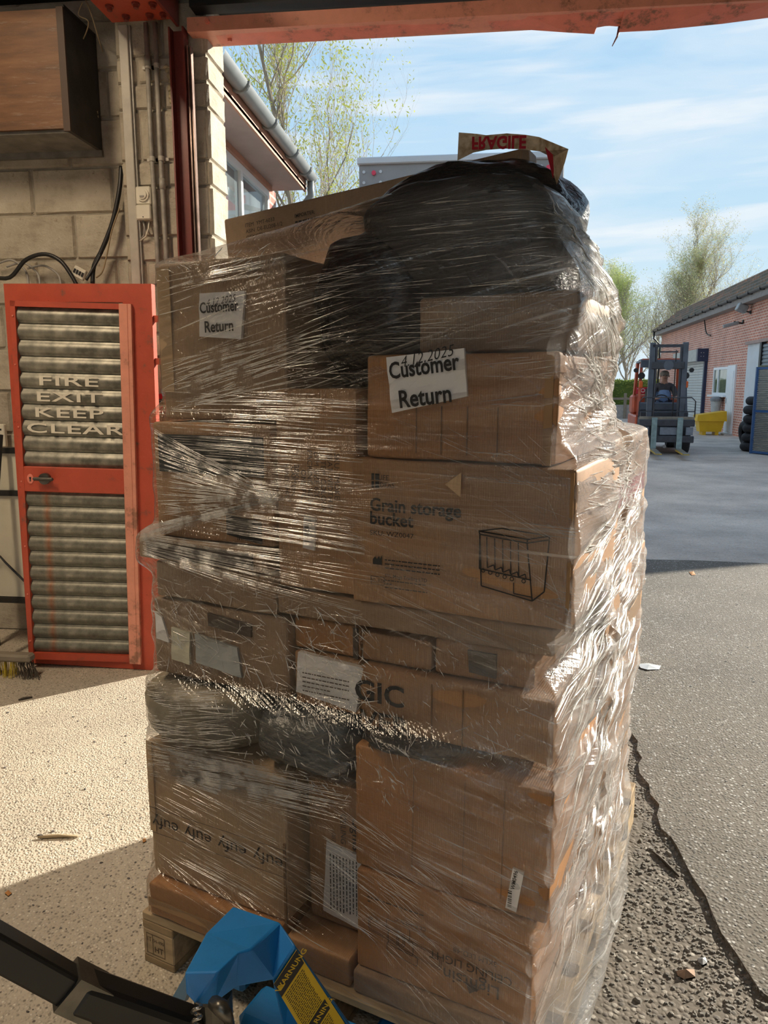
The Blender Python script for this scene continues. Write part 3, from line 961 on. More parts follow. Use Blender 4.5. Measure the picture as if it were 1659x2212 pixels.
# ================================================================== cardboard boxes on the pallet
def cardboard(name, base, dark=0.72, crease=0.35):
    m, nt, b = new_mat(name)
    v = coords(nt)
    info = N(nt, 'ShaderNodeObjectInfo')
    n1 = noise_n(nt, v, 5.0, 5, 0.6)
    c = ramp(nt, n1, [(0.30, tuple(x * dark for x in base)), (0.65, base)])
    tint = ramp(nt, info.outputs['Random'], [(0.0, (0.88, 0.85, 0.82)), (1.0, (1.06, 1.05, 1.03))])
    c = mixc(nt, 1.0, c, tint, 'MULTIPLY')
    fib = ramp(nt, noise_n(nt, coords(nt, (1, 1, 6)), 70, 3), [(0.35, (0.90, 0.90, 0.90)), (0.6, (1, 1, 1))])
    c = mixc(nt, 1.0, c, fib, 'MULTIPLY')
    nt.links.new(c, b.inputs['Base Color'])
    b.inputs['Roughness'].default_value = 0.62
    wv = N(nt, 'ShaderNodeTexWave', Scale=70.0, Distortion=0.6)
    wv.bands_direction = 'X'
    nt.links.new(v, wv.inputs['Vector'])
    h = mixc(nt, 0.82, wv.outputs[1], noise_n(nt, coords(nt, (2.2, 1, 0.7)), 14, 3, 0.5))
    bump(nt, b, h, crease, 0.005)
    return m
m_card = cardboard('brown_cardboard', (0.42, 0.235, 0.115))
m_card2 = cardboard('warm_cardboard', (0.42, 0.205, 0.080))
m_card3 = cardboard('grey_cardboard', (0.35, 0.235, 0.145))
m_card_w = cardboard('pale_cardboard', (0.50, 0.35, 0.215))
m_ink = mat('black_print', (0.020, 0.018, 0.018), 0.7, var=0.3, scale=40)
m_ink_soft = mat('faded_print', (0.075, 0.055, 0.042), 0.7, var=0.3, scale=40)
m_crease = mat('board_crease', (0.20, 0.115, 0.055), 0.7)
m_paper = mat('white_label_paper', (0.74, 0.71, 0.68), 0.6, var=0.1, scale=14, bmp=0.5, bscale=22, bdist=0.004)
m_tape = mat('brown_parcel_tape', (0.33, 0.19, 0.09), 0.22, var=0.15, scale=10)
m_clear_tape = mat('shiny_tape', (0.45, 0.31, 0.18), 0.18, var=0.1, scale=10)

def soft_box_mesh(w, d, h, mt, r=0.007, noise=0.003, seed=0, n=7):
    def axis(L):
        return [0, r * 0.35, r] + [r + (L - 2 * r) * k / n for k in range(1, n)] + [L - r, L - r * 0.35, L]
    X, Y, Z = axis(w), axis(d), axis(h)
    verts, index, faces = [], {}, []
    off = Vector((seed * 3.1, seed * 1.7, seed * 2.3))
    def vert(p):
        key = (round(p[0], 5), round(p[1], 5), round(p[2], 5))
        if key in index:
            return index[key]
        P = Vector(p)
        inner = Vector((min(max(p[0], r), w - r), min(max(p[1], r), d - r), min(max(p[2], r), h - r)))
        dv = P - inner
        if dv.length > 1e-9:
            P = inner + dv.normalized() * r
        edge = min(sorted((min(p[0], w - p[0]), min(p[1], d - p[1]), min(p[2], h - p[2])))[1] / 0.05, 1.0)
        nv = mnoise.noise_vector((P + off) * 7.0) * noise * (0.5 + 0.5 * edge) + mnoise.noise_vector((P + off) * 22.0) * noise * 0.35
        index[key] = len(verts)
        verts.append(P + nv)
        return index[key]
    def face(A, B, fn, flip):
        for i in range(len(A) - 1):
            for j in range(len(B) - 1):
                q = [vert(fn(A[i], B[j])), vert(fn(A[i + 1], B[j])), vert(fn(A[i + 1], B[j + 1])), vert(fn(A[i], B[j + 1]))]
                faces.append(q[::-1] if flip else q)
    face(X, Z, lambda a, b: (a, 0, b), False)
    face(X, Z, lambda a, b: (a, d, b), True)
    face(Y, Z, lambda a, b: (0, a, b), True)
    face(Y, Z, lambda a, b: (w, a, b), False)
    face(X, Y, lambda a, b: (a, b, 0), True)
    face(X, Y, lambda a, b: (a, b, h), False)
    b = MB().add(verts, faces)
    return b.mesh('body', mt, True)
BOXES = []          # stack-frame extents, for the film
def carton(label, s0, s1, t0, t1, z0, z1, mt=None, seed=0, noise=0.003, yaw=0.0, hull=True, name='cardboard_box', roll=0.0, group='cardboard boxes stacked on the pallet', gap=0.002):
    o = thing(name, label, 'box', SW(s0, t0, z0), S_ANG + yaw, group)
    o.rotation_euler = (0, -roll, S_ANG + yaw)
    link('body', soft_box_mesh(s1 - s0, t1 - t0, z1 - z0, mt or m_card, seed=seed, noise=noise), o)
    if hull:
        BOXES.append((s0, s1, t0, t1, z0, z1, yaw))
    return o
def strip(o, x0, x1, z0, z1, mt, y=-0.0035, name='tape'):
    return MB().box(x0, x1, y, y + 0.003, z0, z1).build(name, mt, o)
def seam(o, w, d, h, mt=None, wd=0.05):
    """tape over the lid seam, folding down the front"""
    c = w / 2
    return MB().box(c - wd / 2, c + wd / 2, -0.004, -0.001, h - 0.06, h + 0.003).box(c - wd / 2, c + wd / 2, -0.004, d, h + 0.001, h + 0.004).build('tape', mt or m_tape, o)
def paper(o, pts, name='label', mt=None, y=-0.006, label=None, nx=8, nz=8, wob=0.002, seed=1):
    """a sheet stuck on the front; pts = corners TL TR BR BL in face x/z"""
    P = np.zeros((nz + 1, nx + 1, 3))
    tl, tr, br_, bl = [np.array(p) for p in pts]
    for j in range(nz + 1):
        for i in range(nx + 1):
            a_, b_2 = i / nx, j / nz
            q = (bl * (1 - a_) + br_ * a_) * (1 - b_2) + (tl * (1 - a_) + tr * a_) * b_2
            P[j, i] = (q[0], y + wob * mnoise.noise(Vector((q[0] * 40, q[1] * 40, seed))), q[1])
    n_ = nx + 1
    vs = [tuple(p) for p in P.reshape(-1, 3)]
    fs = [(j * n_ + i, j * n_ + i + 1, (j + 1) * n_ + i + 1, (j + 1) * n_ + i) for j in range(nz) for i in range(nx)]
    k_ = len(vs)
    b = MB().add(vs, fs)
    rim = [i for i in range(n_)] + [j * n_ + nx for j in range(1, nz + 1)] + [nz * n_ + i for i in range(nx - 1, -1, -1)] + [j * n_ for j in range(nz - 1, 0, -1)]
    b.v += [(vs[q][0], 0.0, vs[q][2]) for q in rim]
    m_ = len(rim)
    b.f += [(rim[(q + 1) % m_], rim[q], k_ + q, k_ + (q + 1) % m_) for q in range(m_)]
    return b.build(name, mt or m_paper, o, label=label)
def bars(mb, x0, x1, z0, z1, seed=1, vertical=True, y=-0.0095):
    r_ = random.Random(seed)
    a = x0 if vertical else z0
    end = x1 if vertical else z1
    while a < end:
        w = r_.choice((0.0012, 0.0018, 0.003))
        e = min(a + w, end)
        q = [(a, y, z0), (e, y, z0), (e, y, z1), (a, y, z1)] if vertical else [(x0, y, a), (x1, y, a), (x1, y, e), (x0, y, e)]
        mb.add(q, [(0, 1, 2, 3)])
        a = e + r_.choice((0.0012, 0.002, 0.003))
    return mb
def outline(mb, pts, w=0.0018, y=-0.004, closed=True):
    """line drawing: thin strokes between points of a face"""
    n_ = len(pts)
    for i in range(n_ if closed else n_ - 1):
        a, b = Vector(pts[i]), Vector(pts[(i + 1) % n_])
        d = (b - a)
        if d.length < 1e-6:
            continue
        nrm = Vector((-d.y, d.x)).normalized() * w / 2
        mb.add([(*(a - nrm), 0), (*(b - nrm), 0), (*(b + nrm), 0), (*(a + nrm), 0)], [(0, 1, 2, 3)])
        k_ = len(mb.v) - 4
        for q in range(4):
            x_, z_, _ = mb.v[k_ + q]
            mb.v[k_ + q] = (x_, y, z_)
    return mb
YF = -0.0052         # lettering sits just proud of the uneven board

# --- lowest layer
c = carton('crushed low carton under the upside-down printed box at the left corner', 0.03, 0.415, 0.0, 0.46, 0.143, 0.232, m_card2, 1, 0.007)
strip(c, 0.0, 0.38, 0.028, 0.05, m_tape)
c = carton('flat low carton between the pallet deck and the paper-labelled upright box', 0.425, 0.592, 0.02, 0.47, 0.143, 0.212, m_card, 2, 0.004)
c = carton('long flat carton lying on the pallet under the ceiling light box', 0.602, 1.0, 0.015, 0.48, 0.143, 0.196, m_card3, 3, 0.003)
# eufy box, printed upside down
c = carton('upside-down brown box with one short word repeated along its side', 0.02, 0.428, 0.03, 0.46, 0.236, 0.597, m_card_w, 4, 0.006)
t_ = MB()
for i in range(4):
    x = 0.052 + i * 0.102
    text_on(t_, 'eufy', x, 0.150, 0.044, YF, 0.0, 1.15, R(180))
t_.build('lettering', m_ink, c)
b = MB()
for zz in (0.118, 0.185):
    b.add([(0.0, YF, zz), (0.405, YF, zz), (0.405, YF, zz + 0.0015), (0.0, YF, zz + 0.0015)], [(0, 1, 2, 3)])
b.build('crease_line', m_ink_soft, c)
strip(c, 0.0, 0.018, 0.12, 0.36, m_clear_tape)
strip(c, 0.398, 0.404, 0.0, 0.2, m_crease, name='torn_edge')
# upright box with the paper instruction sheet
c = carton('narrow upright lamp box with a white paper notice stuck on it', 0.440, 0.592, 0.10, 0.46, 0.214, 0.572, m_card, 5, 0.004)
t_ = MB()
text_on(t_, 'Lightsin', 0.130, 0.235, 0.034, YF, 0.008, 1.0, R(-90))
text_on(t_, 'CEILING LAMP', 0.095, 0.225, 0.020, YF, 0.004, 1.0, R(-90))
text_on(t_, '083', 0.070, 0.225, 0.016, YF, 0.0, 1.0, R(-90))
t_.build('lettering', m_ink_soft, c)
p_ = paper(c, [(0.052, 0.210), (0.150, 0.196), (0.150, 0.012), (0.040, 0.030)], 'paper_notice', label='white paper notice')
t_ = MB()
r_ = random.Random(8)
for i in range(9):
    x = 0.062 + i * 0.0085
    z = 0.185
    while z > 0.05:
        l = r_.uniform(0.004, 0.013)
        t_.add([(x, -0.0095, z), (x + 0.0028, -0.0095, z), (x + 0.0028, -0.0095, z - l), (x, -0.0095, z - l)], [(0, 1, 2, 3)])
        z -= l + 0.003
t_.build('small_print', m_ink, p_)
# ceiling light box (upside down print)
c = carton('low wide box with an upside-down ceiling light drawing', 0.604, 0.990, 0.03, 0.48, 0.198, 0.432, m_card2, 6, 0.003)
t_ = MB()
text_on(t_, 'Lightsin', 0.265, 0.066, 0.040, YF, 0.006, 1.0, R(180))
text_on(t_, 'CEILING LIGHT', 0.262, 0.100, 0.026, YF, 0.004, 1.0, R(180))
text_on(t_, '3KLM LED-48', 0.272, 0.128, 0.016, YF, 0.0, 1.0, R(180))
text_on(t_, 'CE RoHS FCC', 0.130, 0.150, 0.012, YF, 0.0, 1.0, R(180))
print_lines(t_, 0.03, 0.16, 0.182, 2, 0.010, 0.003, YF)
t_.add([(0.262, YF, 0.040), (0.285, YF, 0.058), (0.255, YF, 0.062)], [(0, 1, 2)])
t_.build('lettering', m_ink_soft, c)
t_ = MB()
def rrect(cx, cz, w, h, sk=-0.16):
    return [(cx + w / 2 * a, cz + h / 2 * b + sk * (w / 2 * a)) for a, b in ((-1, -0.6), (-0.93, -1), (0.93, -1), (1, -0.6), (1, 0.6), (0.93, 1), (-0.93, 1), (-1, 0.6))]
for (cx, cz, w, h) in ((0.075, 0.112, 0.085, 0.032), (0.075, 0.112, 0.078, 0.025), (0.150, 0.092, 0.100, 0.032), (0.150, 0.092, 0.093, 0.025), (0.102, 0.128, 0.055, 0.026), (0.108, 0.098, 0.058, 0.034), (0.112, 0.074, 0.070, 0.024)):
    outline(t_, rrect(cx, cz, w, h), 0.0014, YF)
t_.build('line_drawing', m_ink_soft, c, label='printed drawing of a ceiling light')
# large plain box with barcode sticker
c = carton('large plain brown box with a small barcode sticker, right of the lower stack', 0.597, 1.016, 0.04, 0.48, 0.434, 0.712, m_card2, 7, 0.0045)
b = MB()
for x in (0.135, 0.245, 0.325):
    b.add([(x, YF, 0.03), (x + 0.0016, YF, 0.03), (x + 0.004, YF, 0.26), (x + 0.0024, YF, 0.26)], [(0, 1, 2, 3)])
b.build('crease_line', m_crease, c)
a = R(-78)
def rq(x, z, cx=0.352, cz=0.058, q=R(-8)):
    return (cx + x * math.cos(q) - z * math.sin(q), cz + x * math.sin(q) + z * math.cos(q))
p_ = paper(c, [rq(-0.010, 0.045), rq(0.012, 0.045), rq(0.012, -0.045), rq(-0.010, -0.045)], 'barcode_sticker', nx=3, nz=4, wob=0.0006)
t_ = MB()
text_on(t_, 'WM0496', *rq(-0.002, 0.024), 0.011, -0.0095, 0.01, 1.0, R(82))
bars(t_, rq(-0.008, 0)[0] - 0.003, rq(0.0, 0)[0] - 0.003, 0.022, 0.058, 4, False)
t_.build('lettering', m_ink, p_)

# --- middle layers
m_blkbag = None
def polybag(name, col, rough=0.32, bscale=9, strength=0.9):
    m, nt, b = new_mat(name)
    v = coords(nt)
    n = noise_n(nt, v, bscale, 5, 0.55)
    n2 = noise_n(nt, coords(nt, (1, 1, 3)), bscale * 3, 3, 0.5)
    c = ramp(nt, n, [(0.3, tuple(x * 0.6 for x in col)), (0.7, col)])
    nt.links.new(c, b.inputs['Base Color'])
    b.inputs['Roughness'].default_value = rough
    bump(nt, b, mixc(nt, 0.4, n, n2), strength, 0.02)
    return m
m_blkbag = polybag('black_polythene', (0.020, 0.019, 0.020))
m_greybag = polybag('charcoal_polythene', (0.055, 0.052, 0.050), 0.45)
m_slate = polybag('slate_grey_polythene', (0.085, 0.092, 0.095), 0.35)
HULL_PTS = []
def bag(label, c, rad, mt, seed=1, power=0.7, amp=0.06, hull=True, name='polythene_bag', cat='bag', yaw=0.0, group=None, tilt=0.0):
    """a stuffed bag: squared ellipsoid with creases. c, rad in the pallet frame"""
    nu, nv = 40, 26
    P = np.zeros((nv, nu, 3))
    for j in range(nv):
        ph = -math.pi / 2 + math.pi * j / (nv - 1)
        for i in range(nu):
            th = 2 * math.pi * i / nu
            def sp_(x):
                return math.copysign(abs(x) ** power, x)
            d = Vector((sp_(math.cos(ph)) * sp_(math.cos(th)), sp_(math.cos(ph)) * sp_(math.sin(th)), sp_(math.sin(ph))))
            k_ = 1 + amp * mnoise.noise(d * 2.2 + Vector((seed, seed, 0))) + amp * 0.5 * mnoise.noise(Vector((d.x * 6, d.y * 6, d.z * 2)) + Vector((seed, 0, seed)))
            P[j, i] = (d.x * rad[0] * k_, d.y * rad[1] * k_, d.z * rad[2] * k_)
    o = link(name, grid_mesh(name, P, mt, closed_u=True), None, SW(*c), (0, tilt, S_ANG + yaw))
    if hull:
        for p in P[::3, ::2].reshape(-1, 3):
            HULL_PTS.append((c[0] + p[0], c[1] + p[1], c[2] + p[2]))
    return tag(o, label, cat, group)
BULGE = []
def side_bag(*a, **k):
    n0 = len(HULL_PTS)
    o = bag(*a, **k)
    BULGE.extend(HULL_PTS[n0:])
    del HULL_PTS[n0:]
    return o
side_bag('bulging grey bag at the left edge above the upside-down printed box', (0.155, 0.22, 0.682), (0.165, 0.22, 0.083), mat('dull_bag', (0.30, 0.26, 0.19), 0.5, var=0.5, scale=9, bmp=0.6, bscale=20, bdist=0.01), 3, 0.55, 0.05)
side_bag('slate grey parcel bag squeezed in the middle of the stack', (0.455, 0.24, 0.675), (0.135, 0.225, 0.085), m_slate, 5, 0.6, 0.08)
side_bag('dark folded bag pinched over the large plain box', (0.715, 0.10, 0.733), (0.11, 0.09, 0.018), m_blkbag, 6, 0.7, 0.1)
c = carton('dented brown box with large faded letters above the large plain box', 0.606, 1.010, 0.05, 0.48, 0.752, 0.884, m_card, 8, 0.006)
t_ = MB()
text_on(t_, 'GIC', 0.046, 0.078, 0.062, YF, 0.02, 1.1)
text_on(t_, 'VER', 0.058, 0.018, 0.05, YF, 0.02, 1.3)
t_.build('lettering', m_ink, c)
for x in (0.16, 0.225):
    strip(c, x, x + 0.0020, 0.0, 0.12, m_crease, name='crease_line')
c = carton('small brown box behind the white paper sheet in the middle', 0.438, 0.600, 0.06, 0.47, 0.766, 0.885, m_card, 9, 0.003)
p_ = paper(c, [(0.018, 0.122), (0.176, 0.112), (0.158, 0.012), (0.010, 0.030)], 'paper_sheet', wob=0.004, label='white paper sheet', y=-0.012)
print_lines(MB(), 0.03, 0.145, 0.080, 5, 0.010, 0.0025, -0.0165).build('small_print', m_ink_soft, p_)
c = carton('brown box with torn labels at the left, above the bulging grey bag', 0.045, 0.430, 0.05, 0.47, 0.772, 0.955, m_card3, 10, 0.006)
paper(c, [(0.06, 0.12), (0.115, 0.115), (0.11, 0.035), (0.055, 0.04)], 'label', mt=mat('yellowed_label', (0.50, 0.47, 0.36), 0.6))
paper(c, [(0.012, 0.15), (0.03, 0.14), (0.05, 0.08), (0.012, 0.085)], 'label')
paper(c, [(0.17, 0.17), (0.29, 0.16), (0.29, 0.13), (0.17, 0.14)], 'label', mt=m_ink_soft)
paper(c, [(0.13, 0.115), (0.25, 0.10), (0.26, 0.03), (0.13, 0.045)], 'label', mt=mat('grey_label', (0.30, 0.31, 0.30), 0.5))
c = carton('small brown carton end above the white paper sheet', 0.432, 0.594, 0.07, 0.45, 0.888, 0.958, m_card2, 11)
strip(c, 0.148, 0.160, 0.0, 0.066, m_ink_soft, name='gap_shade_strip')  # shade of the gap alongside, drawn as a dark strip
c = carton('small brown carton end, middle of the three in a row', 0.600, 0.756, 0.07, 0.45, 0.888, 0.950, m_card, 12)
c = carton('small brown carton with a grey tape patch, last of the three in a row', 0.764, 0.965, 0.07, 0.45, 0.888, 0.962, m_card, 13)
paper(c, [(0.070, 0.060), (0.128, 0.060), (0.128, 0.012), (0.074, 0.016)], 'grey_patch', mt=mat('grey_tape', (0.10, 0.095, 0.085), 0.4))
c = carton('long dark flat carton under the grain storage box', 0.405, 1.005, 0.05, 0.48, 0.966, 1.020, m_card3, 14, 0.005)
c = carton('thin sagging carton at the left below the dark flat one', 0.06, 0.398, 0.05, 0.46, 0.960, 1.050, m_card3, 15, 0.007)
c = carton('dark flat carton whose end pokes out at the left edge', 0.028, 0.392, 0.03, 0.46, 1.056, 1.106, m_card3, 16, 0.003)
strip(c, 0.03, 0.33, 0.006, 0.040, mat('dark_print_band', (0.05, 0.036, 0.028), 0.6), name='printed_band')

# --- grain storage box
c = carton('brown box printed Grain storage bucket with a line drawing', 0.600, 1.036, 0.03, 0.48, 1.026, 1.312, m_card, 17, 0.003)
W_ = 0.436
def gx(px, py):
    s, z = FP(px, py, 0.026)
    return s - 0.600, z - 1.026
t_ = MB()
x, z = gx(800, 1090)
text_on(t_, 'Grain storage', x, z, 0.0350, YF, 0.022, 0.97, 0, anchor='l')
x, z = gx(800, 1117)
text_on(t_, 'bucket', x, z - 0.002, 0.0350, YF, 0.022, 0.97, 0, anchor='l')
x, z = gx(822, 1043)
text_on(t_, 'LIFE', x - 0.004, z + 0.010, 0.0135, YF, 0.0, 1.0, anchor='l')
text_on(t_, 'IDEAS', x - 0.004, z - 0.004, 0.0135, YF, 0.0, 1.0, anchor='l')
x, z = gx(800, 1150)
text_on(t_, 'SKU: WZ0047', x, z, 0.013, YF, 0.0, 1.2, anchor='l')
x, z = gx(802, 1252)
outline(t_, [(x, z - 0.008), (x + 0.029, z - 0.008), (x + 0.029, z + 0.008), (x, z + 0.008)], 0.0012, YF)
text_on(t_, 'EC  REP', x + 0.0145, z, 0.0095, YF, 0.0)
x, z = gx(832, 1243)
text_on(t_, 'SYL Mega Trading LTD', x, z, 0.0095, YF, 0.01, anchor='l')
print_lines(t_, x, x + 0.09, z - 0.008, 3, 0.007, 0.0022, YF)
x, z = gx(832, 1212)
print_lines(t_, x, x + 0.115, z + 0.004, 3, 0.008, 0.0025, YF)
t_.build('lettering', m_ink, c)
x, z = gx(803, 1041)
b = MB()
for dx, dz, w, h in ((0, 0.004, 0.006, 0.013), (0, -0.011, 0.006, 0.013), (0.008, 0.004, 0.009, 0.013), (0.008, -0.011, 0.009, 0.013)):
    b.add([(x + dx, YF, z + dz), (x + dx + w, YF, z + dz), (x + dx + w, YF, z + dz + h), (x + dx, YF, z + dz + h)], [(0, 1, 2, 3)])
b.build('printed_logo', m_ink, c)
b = MB()
x, z = gx(806, 1218)
b.add([(x, YF, z), (x + 0.020, YF, z), (x + 0.020, YF, z + 0.020), (x + 0.016, YF, z + 0.012), (x + 0.013, YF, z + 0.017), (x + 0.009, YF, z + 0.011), (x + 0.005, YF, z + 0.016), (x, YF, z + 0.010)], [(0, 1, 2, 3, 4, 5, 6, 7)])
b.build('printed_symbol', m_ink, c)
# hanging torn scrap beside the logo
x, z = gx(985, 1045)
b = MB().add([(x - 0.02, YF - 0.002, z - 0.002), (x + 0.012, YF - 0.004, z + 0.022), (x + 0.014, YF - 0.012, z - 0.022)], [(0, 1, 2)])
b.build('torn_flap', m_card_w, c)
# bucket drawing
D_ = [gx(*p) for p in ((1035, 1147), (1085, 1141), (1187, 1158), (1140, 1165), (1037, 1154), (1139, 1173), (1187, 1166), (1040, 1265), (1150, 1298), (1176, 1278), (1036, 1228), (1148, 1253))]
t_ = MB()
for idx in ((0, 1, 2, 3), (0, 3, 5, 4), (3, 2, 6, 5), (4, 7), (5, 8), (6, 9), (7, 8), (8, 9), (10, 11), (4, 10)):
    outline(t_, [D_[i] for i in idx], 0.0024, YF, len(idx) > 2)
for k_ in range(5):
    a, b_ = gx(1052 + k_ * 17, 1160 + k_ * 3), gx(1053 + k_ * 17, 1226 + k_ * 5)
    outline(t_, [a, b_], 0.002, YF, False)
    outline(t_, [b_, gx(1067 + k_ * 17, 1220 + k_ * 5), gx(1069 + k_ * 17, 1230 + k_ * 5)], 0.002, YF, False)
for k_ in range(6):
    cx, cz = gx(1044 + k_ * 15.5 + (10 if k_ == 5 else 0), 1232 + k_ * 4.6)
    outline(t_, [(cx + 0.0035 * math.cos(q * 0.785), cz + 0.0035 * math.sin(q * 0.785)) for q in range(8)], 0.0016, YF)
outline(t_, [gx(1110, 1258), gx(1110, 1282), gx(1150, 1290)], 0.002, YF, False)
t_.build('line_drawing', m_ink, c, label='printed drawing of a bucket rack')
strip(c, 0.426, 0.432, 0.0, 0.28, m_tape, name='edge_crease')  # thin brown strip drawn along the edge crease

# tall narrow box and its printed neighbour
c = carton('tall narrow brown box with sideways print and a barcode label', 0.402, 0.594, 0.06, 0.47, 1.026, 1.446, m_card, 18, 0.003)
t_ = MB()
for i, s_ in enumerate(('SKU: SMOKE', 'SEAT WIDTH S', 'ITEM COLOUR', 'DIM SIZE 620', 'PACKING SIZE 1', 'ONE PC', '38KG')):
    text_on(t_, s_, 0.150 - i * 0.016, 0.245 - (i % 3) * 0.01, 0.017, YF, 0.0, 1.0, R(-90))
for i, s_ in enumerate(('CARTON', 'READ THIS')):
    text_on(t_, s_, 0.045 - i * 0.016, 0.23, 0.015, YF, 0.0, 1.0, R(-90))
t_.build('lettering', m_ink_soft, c)
x, z = FP(668, 1150, 0.055)
x -= 0.402
z -= 1.026
p_ = paper(c, [(x - 0.012, z + 0.036), (x + 0.016, z + 0.030), (x + 0.012, z - 0.038), (x - 0.016, z - 0.034)], 'barcode_label', nx=3, nz=5, wob=0.001)
t_ = bars(MB(), x - 0.009, x + 0.002, z - 0.024, z + 0.016, 9, False)
print_lines(t_, x - 0.008, x + 0.010, z + 0.026, 2, 0.005, 0.0018, -0.0095)
t_.build('barcode', m_ink, p_)
c = carton('brown box with a dark printed band and barcode, left of the tall narrow box', 0.072, 0.396, 0.05, 0.46, 1.110, 1.372, m_card, 19, 0.003)
b = MB()
b.add([(0.02, YF, 0.150), (0.31, YF, 0.150), (0.31, YF, 0.235), (0.02, YF, 0.235)], [(0, 1, 2, 3)])
b.build('printed_panel', mat('teal_black_print', (0.03, 0.033, 0.034), 0.6), c)
b = MB()
b.add([(0.205, YF, 0.02), (0.30, YF, 0.005), (0.30, YF, 0.055), (0.205, YF, 0.065)], [(0, 1, 2, 3)])
bars(b, 0.235, 0.29, 0.01, 0.06, 12, True, -0.006)
b.build('barcode', m_ink, c)
# box with Customer Return label at the top left
def customer_label(o, pts, rot, k, seed, y=-0.007):
    p_ = paper(o, pts, 'return_label', wob=0.003, seed=seed, label='white customer return label', y=y)
    cx = sum(p[0] for p in pts) / 4
    cz = sum(p[1] for p in pts) / 4
    def q(dx, dz):
        return cx + dx * math.cos(rot) - dz * math.sin(rot), cz + dx * math.sin(rot) + dz * math.cos(rot)
    t_ = MB()
    yy = y - 0.0035
    text_on(t_, 'Customer', *q(-0.002 * k, 0.016 * k), 0.031 * k, yy, 0.022, 0.80, rot)
    text_on(t_, 'Return', *q(-0.004 * k, -0.024 * k), 0.033 * k, yy, 0.022, 0.85, rot)
    t_.build('lettering', m_ink, p_)
    t_ = text_on(MB(), '4.12.2025', *q(0.004 * k, 0.0285 * k), 0.021 * k, yy - 0.0006, -0.004, 0.9, rot + R(4), shear=0.35, spacing=1.05)
    t_.build('handwriting', m_ink, p_)
c = carton('box with a Customer Return label at the top left corner of the load', 0.092, 0.428, 0.07, 0.47, 1.378, 1.716, m_card3, 20, 0.005)
def ax(px, py, s0, z0, t):
    s, z = FP(px, py, t)
    return s - s0, z - z0
customer_label(c, [ax(432, 634, 0.092, 1.378, 0.065), ax(529, 628, 0.092, 1.378, 0.065), ax(522, 733, 0.092, 1.378, 0.065), ax(432, 727, 0.092, 1.378, 0.065)], R(1), 1.0, 2)
strip(c, 0.0, 0.035, 0.06, 0.33, m_clear_tape)
# box with the large tilted Customer Return label
c = carton('brown box with a large tilted Customer Return label on its front', 0.628, 0.996, 0.04, 0.48, 1.315, 1.508, m_card2, 21, 0.004, gap=0)
customer_label(c, [ax(835, 772, 0.628, 1.315, 0.035), ax(1003, 752, 0.628, 1.315, 0.035), ax(1010, 856, 0.628, 1.315, 0.035), ax(847, 892, 0.628, 1.315, 0.035)], R(7), 1.36, 5)
for x in (0.105, 0.155, 0.205, 0.262):
    strip(c, x, x + 0.0016, 0.012, 0.10, m_crease, -0.0028, name='crease_line')
strip(c, 0.345, 0.360, 0.0, 0.19, m_tape)
# upper right box
c = carton('grey-brown box at the upper right under the charcoal roll', 0.715, 1.012, 0.09, 0.47, 1.514, 1.614, m_card3, 22, 0.004)

# --- rows behind, seen from the side through the film
for lab, a_ in (('large brown box low on the side of the load', (0.545, 1.005, 0.50, 1.13, 0.143, 0.575)),
                ('low brown box at the far left corner of the pallet', (0.03, 0.535, 0.49, 1.12, 0.143, 0.60)),
                ('wide brown box half way up the side of the load', (0.54, 1.02, 0.50, 1.14, 0.578, 0.985)),
                ('wide brown box half way up the hidden far side', (0.04, 0.53, 0.49, 1.10, 0.603, 1.02)),
                ('brown box with red tape in the upper side of the load', (0.55, 1.015, 0.50, 1.10, 0.988, 1.33)),
                ('plain brown box behind the printed left boxes', (0.07, 0.54, 0.49, 1.05, 1.023, 1.40)),
                ('brown box near the top of the side of the load', (0.52, 0.965, 0.49, 0.74, 1.333, 1.60)),
                ('plain box under the leaning long carton', (0.09, 0.51, 0.49, 0.95, 1.403, 1.70))):
    c = carton(lab, *a_, mt=m_card3 if 'left' in lab else m_card, seed=len(lab), noise=0.005)
    d_, h_ = a_[3] - a_[2], a_[5] - a_[4]
    MB().box(a_[1] - a_[0] - 0.001, a_[1] - a_[0] + 0.004, 0.08, d_ - 0.06, h_ * 0.5, h_ * 0.5 + 0.05).build('side_tape', mat('red_tape', (0.45, 0.02, 0.03), 0.3) if 'red' in lab else m_tape, c)

# long thin carton leaning behind the top
TA = math.atan2(0.075, 0.6)
lc = thing('long_carton', 'long thin carton leaning up behind the black bag with small print', 'box', SW(-0.045, 0.50, 1.735), S_ANG)
lc.rotation_euler = (0, -R(5.0), S_ANG)
link('body', soft_box_mesh(0.86, 0.075, 0.172, m_card3, seed=31, noise=0.002), lc)
t_ = MB()
for i, s_ in enumerate(('ITEM  YMT-6033', 'ASIN  DE-EU208-1/2', 'QTY/CTN:   1   PC', 'N.W.:   4   KG', 'G.W.:')):
    text_on(t_, s_, 0.075, 0.140 - i * 0.016, 0.014, YF, 0.0, 1.0, anchor='l')
text_on(t_, 'IMPORTER:', 0.235, 0.135, 0.013, YF, 0.01, anchor='l')
print_lines(t_, 0.235, 0.37, 0.122, 3, 0.011, 0.004, YF)
t_.build('lettering', m_ink, lc)

